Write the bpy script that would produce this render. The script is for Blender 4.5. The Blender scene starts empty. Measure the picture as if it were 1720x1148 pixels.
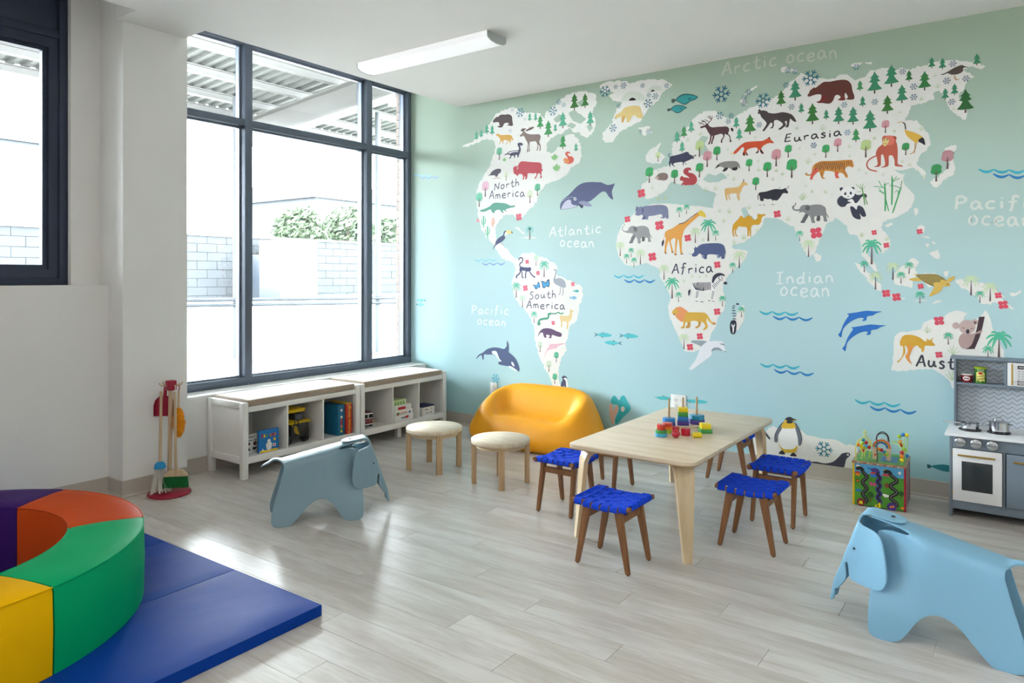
import bpy, bmesh, math, random
from mathutils import Vector, Matrix, noise
from mathutils.geometry import delaunay_2d_cdt
random.seed(7)
C = bpy.context.scene.collection
S = bpy.context.scene
PI = math.pi

# ---------------- camera, sky, sun, exposure ----------------
cam_data = bpy.data.cameras.new('camera')
cam_data.sensor_width = 36.0
cam_data.lens = 1206.0 / 1720.0 * 36.0
cam_data.shift_y = -(574.0 - 466.0) / 1720.0
cam_data.clip_start = 0.05
cam_data.clip_end = 300
cam = bpy.data.objects.new('camera', cam_data); C.objects.link(cam)
cam.location = (0, 0, 1.31)
cam.rotation_euler = (PI / 2, 0, math.atan2(0.5835, 0.8121))
S.camera = cam
S.view_settings.view_transform = 'Standard'
S.view_settings.look = 'None'
S.view_settings.gamma = 1.0
S.view_settings.use_curve_mapping = False
S.view_settings.exposure = 1.40

world = bpy.data.worlds.new('sky'); S.world = world; world.use_nodes = True
bgn = world.node_tree.nodes['Background']
bgn.inputs[0].default_value = (0.88, 0.94, 1.0, 1)
SKY = 18.0
bgn.inputs[1].default_value = SKY

sun_d = bpy.data.lights.new('sun', 'SUN'); sun_d.energy = 0.8; sun_d.angle = math.radians(0.6); sun_d.color = (1.0, 0.96, 0.9)
sun = bpy.data.objects.new('sun', sun_d); C.objects.link(sun)
sun.rotation_euler = Vector((-0.55, 0.35, -1.0)).to_track_quat('-Z', 'Y').to_euler()

def portal(name, loc, sx, sz, face):
    d = bpy.data.lights.new(name, 'AREA'); d.shape = 'RECTANGLE'; d.size = sx; d.size_y = sz
    d.cycles.is_portal = True
    o = bpy.data.objects.new(name, d); C.objects.link(o); o.location = loc
    o.rotation_euler = Vector(face).to_track_quat('-Z', 'Y').to_euler()
    return o
# portals only guide the sampling of the sky through the window openings
pa = portal('window_portal', (-4.86, 3.74, 1.78), 2.5, 2.6, (1, 0, 0))
pb = portal('window_portal', (-4.86, -0.6, 1.98), 5.1, 1.5, (1, 0, 0))
# ---------------- helpers ----------------
def lin(c):
    return tuple((v / 12.92 if v <= 0.04045 else ((v + 0.055) / 1.055) ** 2.4) for v in c)
def hexc(h):
    return lin(tuple(int(h[i:i + 2], 16) / 255 for i in (0, 2, 4))) + (1.0,)
MATS = {}
def mat(name, col, rough=0.5, metal=0.0, var=0.04, scale=8.0, bump=0.0, bscale=60.0, coat=0.0, spec=0.5, stretch=None, col2=None, emit=0.0, sheen=0.0):
    if name in MATS: return MATS[name]
    m = bpy.data.materials.new(name); m.use_nodes = True; MATS[name] = m
    nt = m.node_tree; b = nt.nodes['Principled BSDF']; L = nt.links
    c = hexc(col)
    tc = nt.nodes.new('ShaderNodeTexCoord'); mp = nt.nodes.new('ShaderNodeMapping')
    L.new(tc.outputs['Object'], mp.inputs[0])
    if stretch: mp.inputs['Scale'].default_value = stretch
    n = nt.nodes.new('ShaderNodeTexNoise'); n.inputs['Scale'].default_value = scale; n.inputs['Detail'].default_value = 4
    L.new(mp.outputs[0], n.inputs['Vector'])
    r = nt.nodes.new('ShaderNodeValToRGB')
    c2 = hexc(col2) if col2 else tuple(max(0, v * (1 - var * 2)) for v in c[:3]) + (1,)
    c1 = c if col2 else tuple(min(1, v * (1 + var)) for v in c[:3]) + (1,)
    r.color_ramp.elements[0].position = 0.3; r.color_ramp.elements[1].position = 0.7
    r.color_ramp.elements[0].color = c2; r.color_ramp.elements[1].color = c1
    L.new(n.outputs['Fac'], r.inputs[0]); L.new(r.outputs[0], b.inputs['Base Color'])
    b.inputs['Roughness'].default_value = rough; b.inputs['Metallic'].default_value = metal
    b.inputs['Coat Weight'].default_value = coat; b.inputs['Specular IOR Level'].default_value = spec
    if sheen:
        b.inputs['Sheen Weight'].default_value = sheen; b.inputs['Sheen Roughness'].default_value = 0.45
    if bump:
        n2 = nt.nodes.new('ShaderNodeTexNoise'); n2.inputs['Scale'].default_value = bscale; n2.inputs['Detail'].default_value = 3
        L.new(mp.outputs[0], n2.inputs['Vector'])
        bp = nt.nodes.new('ShaderNodeBump'); bp.inputs['Strength'].default_value = bump; bp.inputs['Distance'].default_value = 0.004
        L.new(n2.outputs['Fac'], bp.inputs['Height']); L.new(bp.outputs[0], b.inputs['Normal'])
    if emit:
        b.inputs['Emission Color'].default_value = c; b.inputs['Emission Strength'].default_value = emit
    return m

def add_box(bm, x0, x1, y0, y1, z0, z1, bev=0.0):
    g = bmesh.ops.create_cube(bm, size=1.0)
    vs = g['verts']
    for v in vs:
        v.co = Vector((x0 if v.co.x < 0 else x1, y0 if v.co.y < 0 else y1, z0 if v.co.z < 0 else z1))
    if bev:
        es = list({e for v in vs for e in v.link_edges})
        bmesh.ops.bevel(bm, geom=es, offset=bev, segments=2, affect='EDGES', profile=0.5)
    return vs
def add_tube(bm, pts, r, n=10, cap=True, closed=False):
    """sweep a circle of radius r (float or list) along pts"""
    pts = [Vector(p) for p in pts]; m = len(pts)
    rs = r if isinstance(r, (list, tuple)) else [r] * m
    rings = []; up = None
    for i, p in enumerate(pts):
        a = pts[i - 1] if (i > 0 or closed) else p
        b = pts[(i + 1) % m] if (i < m - 1 or closed) else p
        t = (b - a).normalized()
        if up is None:
            up = t.orthogonal().normalized()
        up = (up - t * up.dot(t)); up = up.normalized() if up.length > 1e-6 else t.orthogonal().normalized()
        w = t.cross(up)
        rings.append([bm.verts.new(p + (up * math.cos(2 * PI * k / n) + w * math.sin(2 * PI * k / n)) * rs[i]) for k in range(n)])
    for i in range(m - 1 if not closed else m):
        A, B = rings[i], rings[(i + 1) % m]
        for k in range(n):
            bm.faces.new((A[k], A[(k + 1) % n], B[(k + 1) % n], B[k]))
    if cap and not closed:
        bm.faces.new(rings[0][::-1]); bm.faces.new(rings[-1])
def add_lathe(bm, prof, n=32, c=(0, 0, 0)):
    rings = []
    for r, z in prof:
        if r < 1e-5: rings.append([bm.verts.new((c[0], c[1], c[2] + z))])
        else: rings.append([bm.verts.new((c[0] + r * math.cos(2 * PI * k / n), c[1] + r * math.sin(2 * PI * k / n), c[2] + z)) for k in range(n)])
    for A, B in zip(rings, rings[1:]):
        for k in range(n):
            k2 = (k + 1) % n
            if len(A) == 1 and len(B) == 1: continue
            if len(A) == 1: bm.faces.new((A[0], B[k2], B[k]))
            elif len(B) == 1: bm.faces.new((A[k], A[k2], B[0]))
            else: bm.faces.new((A[k], A[k2], B[k2], B[k]))
def add_prism(bm, pts, z0, z1, axis='z', bev=0.0):
    def mk(p, h):
        return {'z': (p[0], p[1], h), 'y': (p[0], h, p[1]), 'x': (h, p[0], p[1])}[axis]
    a = [bm.verts.new(mk(p, z0)) for p in pts]; b = [bm.verts.new(mk(p, z1)) for p in pts]
    n = len(pts)
    f = [bm.faces.new(a[::-1]), bm.faces.new(b)]
    for i in range(n): f.append(bm.faces.new((a[i], a[(i + 1) % n], b[(i + 1) % n], b[i])))
    if bev:
        es = list(f[0].edges) + list(f[1].edges)
        bmesh.ops.bevel(bm, geom=es, offset=bev, segments=2, affect='EDGES', profile=0.5)
def add_ball(bm, c, r, n=12, sz=(1, 1, 1)):
    g = bmesh.ops.create_uvsphere(bm, u_segments=n * 2 if n < 10 else 20, v_segments=n, radius=r)
    for v in g['verts']: v.co = Vector((v.co.x * sz[0] + c[0], v.co.y * sz[1] + c[1], v.co.z * sz[2] + c[2]))
def mesh_of(name, bm, m, smooth=None):
    bmesh.ops.recalc_face_normals(bm, faces=bm.faces[:])
    me = bpy.data.meshes.new(name); bm.to_mesh(me); bm.free()
    for x in (m if isinstance(m, (list, tuple)) else [m]): me.materials.append(x)
    if smooth is not None:
        me.polygons.foreach_set('use_smooth', [True] * len(me.polygons))
        try: me.set_sharp_from_angle(angle=math.radians(smooth))
        except Exception: pass
    return me
def link(name, me, parent=None, loc=None):
    o = bpy.data.objects.new(name, me); C.objects.link(o)
    if parent is not None: o.parent = parent
    if loc: o.location = loc
    return o
def obj(name, bm, m, parent=None, smooth=None, loc=None, label=None):
    o = link(name, mesh_of(name, bm, m, smooth), parent, loc)
    if label: o['label'] = label
    return o
def box(name, b, m, parent=None, bev=0.0, label=None):
    bm = bmesh.new(); add_box(bm, *b, bev=bev)
    return obj(name, bm, m, parent, 40 if bev else None, label=label)
def tag(o, label, cat, group=None):
    o['label'] = label; o['category'] = cat
    if group: o['group'] = group
    return o
def thing(name, label, cat, loc=(0, 0, 0), rz=0.0, group=None):
    o = bpy.data.objects.new(name, None); C.objects.link(o); o.empty_display_size = 0.05
    o.location = loc; o.rotation_euler = (0, 0, rz)
    return tag(o, label, cat, group)
def struct(o):
    o['kind'] = 'structure'; return o
def copy_tree(o, parent=None):
    c = o.copy(); C.objects.link(c)
    if parent is not None: c.parent = parent
    for ch in KIDS.get(o.name, []) or [k for k in o.children]:
        copy_tree(ch, c)
    return c
KIDS = {}

# ---------------- materials of the room ----------------
M_WALL = mat('white_paint', 'e6e5e2', 0.75, var=0.01, scale=3, bump=0.05, bscale=300)
M_CEIL = mat('ceiling_paint', 'edeae7', 0.85, var=0.01, scale=2)
M_BASE = mat('taupe_vinyl', 'b8b0a6', 0.45, var=0.03)
M_FRAME = mat('slate_frame_metal', '5c6675', 0.4, metal=0.2, var=0.03)
M_FRAME2 = mat('navy_frame_metal', '2f374c', 0.4, metal=0.15, var=0.04)

def wall_paint(name):
    """painted wallpaper: sage green at the ceiling fading to aqua below"""
    m = bpy.data.materials.new(name); m.use_nodes = True; nt = m.node_tree; L = nt.links; b = nt.nodes['Principled BSDF']
    g = nt.nodes.new('ShaderNodeNewGeometry'); sp = nt.nodes.new('ShaderNodeSeparateXYZ'); L.new(g.outputs['Position'], sp.inputs[0])
    n = nt.nodes.new('ShaderNodeTexNoise'); n.inputs['Scale'].default_value = 0.6; n.inputs['Detail'].default_value = 2
    L.new(g.outputs['Position'], n.inputs['Vector'])
    a = nt.nodes.new('ShaderNodeMath'); a.operation = 'MULTIPLY_ADD'; a.inputs[1].default_value = 0.35
    L.new(n.outputs['Fac'], a.inputs[0]); L.new(sp.outputs['Z'], a.inputs[2])
    mr = nt.nodes.new('ShaderNodeMapRange'); mr.inputs['From Min'].default_value = 0.17; mr.inputs['From Max'].default_value = 3.0
    L.new(a.outputs[0], mr.inputs['Value'])
    r = nt.nodes.new('ShaderNodeValToRGB'); e = r.color_ramp.elements
    e[0].position = 0.0; e[0].color = hexc('a6cfd4'); e[1].position = 1.0; e[1].color = hexc('a4b7a4')
    for p, c in ((0.3, 'b2d3da'), (0.5, 'b6d4d7'), (0.68, 'b4cec8'), (0.85, 'adc3b4')):
        x = e.new(p); x.color = hexc(c)
    L.new(mr.outputs[0], r.inputs[0]); L.new(r.outputs[0], b.inputs['Base Color'])
    b.inputs['Roughness'].default_value = 0.55; b.inputs['Specular IOR Level'].default_value = 0.35
    return m
M_MURAL = wall_paint('mural_wallpaper')

def floor_mat():
    m = bpy.data.materials.new('pale_vinyl_plank'); m.use_nodes = True; nt = m.node_tree; L = nt.links; b = nt.nodes['Principled BSDF']
    g = nt.nodes.new('ShaderNodeNewGeometry'); oi = nt.nodes.new('ShaderNodeObjectInfo')
    off = nt.nodes.new('ShaderNodeVectorMath'); off.operation = 'MULTIPLY_ADD'
    off.inputs[1].default_value = (13, 7, 5)
    cx = nt.nodes.new('ShaderNodeCombineXYZ')
    for i in range(3): L.new(oi.outputs['Random'], cx.inputs[i])
    L.new(cx.outputs[0], off.inputs[0]); L.new(g.outputs['Position'], off.inputs[2])
    mp = nt.nodes.new('ShaderNodeMapping'); mp.inputs['Scale'].default_value = (1.0, 6, 1); L.new(off.outputs[0], mp.inputs[0])
    n = nt.nodes.new('ShaderNodeTexNoise'); n.inputs['Scale'].default_value = 1.6; n.inputs['Detail'].default_value = 7; n.inputs['Roughness'].default_value = 0.55; n.inputs['Distortion'].default_value = 0.25
    L.new(mp.outputs[0], n.inputs['Vector'])
    n3 = nt.nodes.new('ShaderNodeTexNoise'); n3.inputs['Scale'].default_value = 9; n3.inputs['Detail'].default_value = 6
    m3 = nt.nodes.new('ShaderNodeMapping'); m3.inputs['Scale'].default_value = (1, 9, 1); L.new(off.outputs[0], m3.inputs[0]); L.new(m3.outputs[0], n3.inputs['Vector'])
    ad = nt.nodes.new('ShaderNodeMath'); ad.operation = 'MULTIPLY_ADD'; ad.inputs[1].default_value = 0.45; L.new(n3.outputs['Fac'], ad.inputs[0]); L.new(n.outputs['Fac'], ad.inputs[2])
    mq = nt.nodes.new('ShaderNodeMapRange'); mq.interpolation_type = 'SMOOTHSTEP'; mq.inputs['From Min'].default_value = 0.5; mq.inputs['From Max'].default_value = 0.95; L.new(ad.outputs[0], mq.inputs['Value'])
    r = nt.nodes.new('ShaderNodeMix'); r.data_type = 'RGBA'; r.inputs[6].default_value = hexc('b9b2aa'); r.inputs[7].default_value = hexc('d3d0cc')
    L.new(mq.outputs[0], r.inputs[0])
    hs = nt.nodes.new('ShaderNodeHueSaturation'); mr = nt.nodes.new('ShaderNodeMapRange')
    mr.inputs['To Min'].default_value = 0.93; mr.inputs['To Max'].default_value = 1.05
    L.new(oi.outputs['Random'], mr.inputs['Value']); L.new(mr.outputs[0], hs.inputs['Value'])
    L.new(r.outputs[2], hs.inputs['Color']); L.new(hs.outputs[0], b.inputs['Base Color'])
    b.inputs['Roughness'].default_value = 0.29
    bp = nt.nodes.new('ShaderNodeBump'); bp.inputs['Strength'].default_value = 0.02; bp.inputs['Distance'].default_value = 0.001
    L.new(n3.outputs['Fac'], bp.inputs['Height']); L.new(bp.outputs[0], b.inputs['Normal'])
    b.inputs['Specular IOR Level'].default_value = 0.5
    return m
M_FLOOR = floor_mat()

def glass_mat():
    m = bpy.data.materials.new('window_glass'); m.use_nodes = True; nt = m.node_tree; L = nt.links
    nt.nodes.remove(nt.nodes['Principled BSDF']); o = nt.nodes['Material Output']
    t = nt.nodes.new('ShaderNodeBsdfTransparent'); gl = nt.nodes.new('ShaderNodeBsdfGlossy'); gl.inputs['Roughness'].default_value = 0.02
    t.inputs[0].default_value = (0.97, 0.99, 0.985, 1)
    fr = nt.nodes.new('ShaderNodeFresnel'); fr.inputs['IOR'].default_value = 1.35
    mx = nt.nodes.new('ShaderNodeMixShader'); L.new(fr.outputs[0], mx.inputs[0]); L.new(t.outputs[0], mx.inputs[1]); L.new(gl.outputs[0], mx.inputs[2])
    L.new(mx.outputs[0], o.inputs['Surface'])
    return m
M_GLASS = glass_mat()

# ---------------- floor ----------------
XW, YM = -4.52, 4.93
FX0, FX1, FY0 = -4.52, 3.2, -3.8
M_SUB = mat('floor_joint', '9a948b', 0.8)
floor = struct(box('floor', (-4.95, FX1 + .1, FY0 - .1, YM + .12, -0.12, -0.003), M_SUB))
PW, PL = 0.1368, 1.22
def plank_mesh(l):
    bm = bmesh.new(); g = 0.0004
    pts = [(g, g), (l - g, g), (l - g, PW - g), (g, PW - g)]
    a = [bm.verts.new((x, y, -0.003)) for x, y in pts]; b = [bm.verts.new((x + (0.0007 if x < l / 2 else -0.0007), y + (0.0007 if y < PW / 2 else -0.0007), 0)) for x, y in pts]
    c = [bm.verts.new((x, y, -0.0007)) for x, y in pts]
    for P_, Q_ in ((a, c), (c, b)):
        for i in range(4): bm.faces.new((P_[i], P_[(i + 1) % 4], Q_[(i + 1) % 4], Q_[i]))
    bm.faces.new(b)
    return mesh_of('plank', bm, M_FLOOR)
full = plank_mesh(PL); cuts = {}
rnd = random.Random(3)
bmrest = bmesh.new(); nplank = 0
y = 1.76 - 14 * PW
rows = []
k = -41
while True:
    y0 = 1.76 + k * PW
    if y0 > YM: break
    rows.append((y0, k)); k += 1
for y0, k in rows:
    off = [0.0, 0.47, 0.83, 0.21, 0.66, 1.02, 0.36][k % 7] + rnd.uniform(-.07, .07)
    x = -4.62 - off
    while x < FX1:
        xa, xb = max(x, -4.56), min(x + PL, FX1)
        x += PL
        if xb - xa < 0.02: continue
        vis = y0 > 0.55 and xa < 1.25 and (xa - 0.0) < 0.75 * (y0 + 0.6)
        w = min(PW, YM - y0)
        if vis and nplank < 295:
            if xb - xa > PL - 1e-4 and w > PW - 1e-4: me = full
            else:
                key = (round(xb - xa, 3), round(w, 3)); me = cuts.get(key)
                if me is None:
                    me = plank_mesh(xb - xa)
                    for v in me.vertices:
                        if v.co.y > w: v.co.y = w
                    cuts[key] = me
            link('plank', me, floor, (xa, y0, 0)); nplank += 1
        else:
            add_box(bmrest, xa + .0005, xb - .0005, y0 + .0005, min(y0 + PW, YM) - .0005, -0.003, 0)
rest = obj('distant_plank', bmrest, M_FLOOR, floor); rest['kind'] = 'stuff'

# ---------------- walls and ceiling ----------------
wall_back = struct(box('wall_back', (-4.78, FX1, YM, YM + .12, 0, 3.15), M_MURAL))
bm = bmesh.new()
add_box(bm, -4.80, XW, 2.45, YM, 0, 0.51)                       # knee wall below the big window
add_box(bm, -4.80, -4.53, FY0, 2.13, 0, 1.263)                  # half wall below the left window
add_box(bm, -4.80, -4.64, 1.945, 2.13, 1.263, 3.1)              # strip beside the left window
add_box(bm, -4.80, -4.64, FY0, -3.15, 1.263, 3.1)
wall_left = struct(obj('wall_left', bm, M_WALL))
bm = bmesh.new(); add_box(bm, -4.90, -4.355, 2.11, 2.51, 0, 3.1)
column = struct(obj('wall_column', bm, M_WALL))
bm = bmesh.new()
add_box(bm, -4.12, FX1, FY0, YM, 2.83, 3.15)
add_box(bm, -4.355, -4.12, 2.07, 2.49, 2.83, 3.15)
add_box(bm, -4.90, -4.12, FY0, YM, 3.1, 3.15)
ceiling = struct(obj('ceiling', bm, M_CEIL))
wall_right = struct(box('wall_right', (FX1, FX1 + .12, FY0, YM + .12, 0, 3.15), M_WALL))
wall_front = struct(box('wall_front', (-4.9, FX1 + .12, FY0 - .12, FY0, 0, 3.15), M_WALL))

def baseboard(name, segs):
    bm = bmesh.new()
    for (x0, y0, x1, y1, nx, ny) in segs:    # wall line and direction into the room
        prof = [(0, 0), (0.010, 0), (0.010, 0.006), (0.004, 0.016), (0.004, 0.098), (0.001, 0.102), (0, 0.102)]
        a = [bm.verts.new((x0 + nx * d, y0 + ny * d, z)) for d, z in prof]
        b = [bm.verts.new((x1 + nx * d, y1 + ny * d, z)) for d, z in prof]
        for i in range(len(prof) - 1): bm.faces.new((a[i], a[i + 1], b[i + 1], b[i]))
        bm.faces.new(a); bm.faces.new(b[::-1])
    return struct(obj(name, bm, M_BASE))
baseboard('baseboard_back', [(-4.52, YM, FX1, YM, 0, -1)])
baseboard('baseboard_left', [(-4.52, 2.51, -4.52, YM, 1, 0), (-4.53, FY0, -4.53, 2.11, 1, 0), (-4.355, 2.105, -4.355, 2.515, 1, 0), (-4.53, 2.11, -4.355, 2.11, 0, -1)])

# ---------------- the big window ----------------
win = struct(bpy.data.objects.new('window_1', None)); C.objects.link(win)
WX = -4.71
def bar(name, b, parent, m=M_FRAME, bev=0.002): return box(name, b, m, parent, bev)
bar('frame_head', (WX - .11, WX, 2.45, YM, 3.035, 3.10), win)
bar('frame_sill', (WX - .11, WX, 2.45, YM, 0.51, 0.568), win)
bar('frame_jamb', (WX - .11, WX, 2.45, 2.56, 0.568, 3.035), win)
bar('frame_jamb', (WX - .11, WX, YM - .045, YM, 0.568, 3.035), win)
for yc, w in ((3.19, .062), (4.395, .062)):
    bar('mullion', (WX - .11, WX + .012, yc - w / 2, yc + w / 2, 0.568, 3.035), win)
ys = [(2.56, 3.159), (3.221, 4.364), (4.426, YM - .045)]
for a, b in ys: bar('transom', (WX - .11, WX + .006, a, b, 2.43, 2.48), win)
M_BEAD = mat('pale_alloy_bead', '8b94a3', 0.3, metal=0.6)
for a, b in ys:
    for z0, z1 in ((0.568, 2.43), (2.48, 3.035)):
        bm = bmesh.new(); x0, x1 = WX - .075, WX - .045; t = .014
        add_box(bm, x0, x1, a, a + t, z0, z1); add_box(bm, x0, x1, b - t, b, z0, z1)
        add_box(bm, x0, x1, a + t, b - t, z0, z0 + t); add_box(bm, x0, x1, a + t, b - t, z1 - t, z1)
        obj('glazing_bead', bm, M_BEAD, win)
        box('pane', (WX - .062, WX - .056, a + .004, b - .004, z0 + .004, z1 - .004), M_GLASS, win)
for yy in (3.19, 4.395):
    bm = bmesh.new(); add_lathe(bm, [(0, .006), (.006, .004), (.008, 0)], 12, (0, 0, 0)); 
    o = obj('screw_cap', bm, M_BEAD, win, 60, (WX + .004, yy, .515))

# ---------------- the left window ----------------
w2 = struct(bpy.data.objects.new('window_2', None)); C.objects.link(w2)
X2 = -4.68
def wf(name, y0, y1, z0, z1, d=0.0, m=M_FRAME2): box(name, (X2 - .12, X2 - d, y0, y1, z0, z1), m, w2, .003)
wf('frame_jamb', 1.90, 1.945, 1.263, 3.1); wf('frame_sill', -3.15, 1.90, 1.263, 1.305)
wf('frame_head', -3.15, 1.90, 2.73, 2.78); wf('spandrel_panel', -3.15, 1.90, 2.78, 3.1, .022)
wf('frame_jamb', -3.15, -3.10, 1.305, 2.73)
for a, b in ((0.35, 1.90), (-1.40, 0.30), (-3.10, -1.45)):
    bm = bmesh.new(); x0, x1 = X2 - .10, X2 - .018; t = .052
    add_box(bm, x0, x1, a, a + t, 1.305, 2.73); add_box(bm, x0, x1, b - t, b, 1.305, 2.73)
    add_box(bm, x0, x1, a + t, b - t, 1.305, 1.357); add_box(bm, x0, x1, a + t, b - t, 2.672, 2.73)
    o1 = obj('sash', bm, M_FRAME2, w2)
    bm = bmesh.new(); x0, x1 = X2 - .08, X2 - .04; t2 = .026; a2, b2 = a + t, b - t
    add_box(bm, x0, x1, a2, a2 + t2, 1.357, 2.672); add_box(bm, x0, x1, b2 - t2, b2, 1.357, 2.672)
    add_box(bm, x0, x1, a2 + t2, b2 - t2, 1.357, 1.383); add_box(bm, x0, x1, a2 + t2, b2 - t2, 2.65, 2.672)
    obj('glazing_bead', bm, M_FRAME2, w2)
    box('pane', (X2 - .066, X2 - .060, a2 + t2 - .005, b2 - t2 + .005, 1.38, 2.654), M_GLASS, w2)
for a in (0.30, -1.45): wf('mullion', a, a + .05, 1.305, 2.73, -.004)
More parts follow.
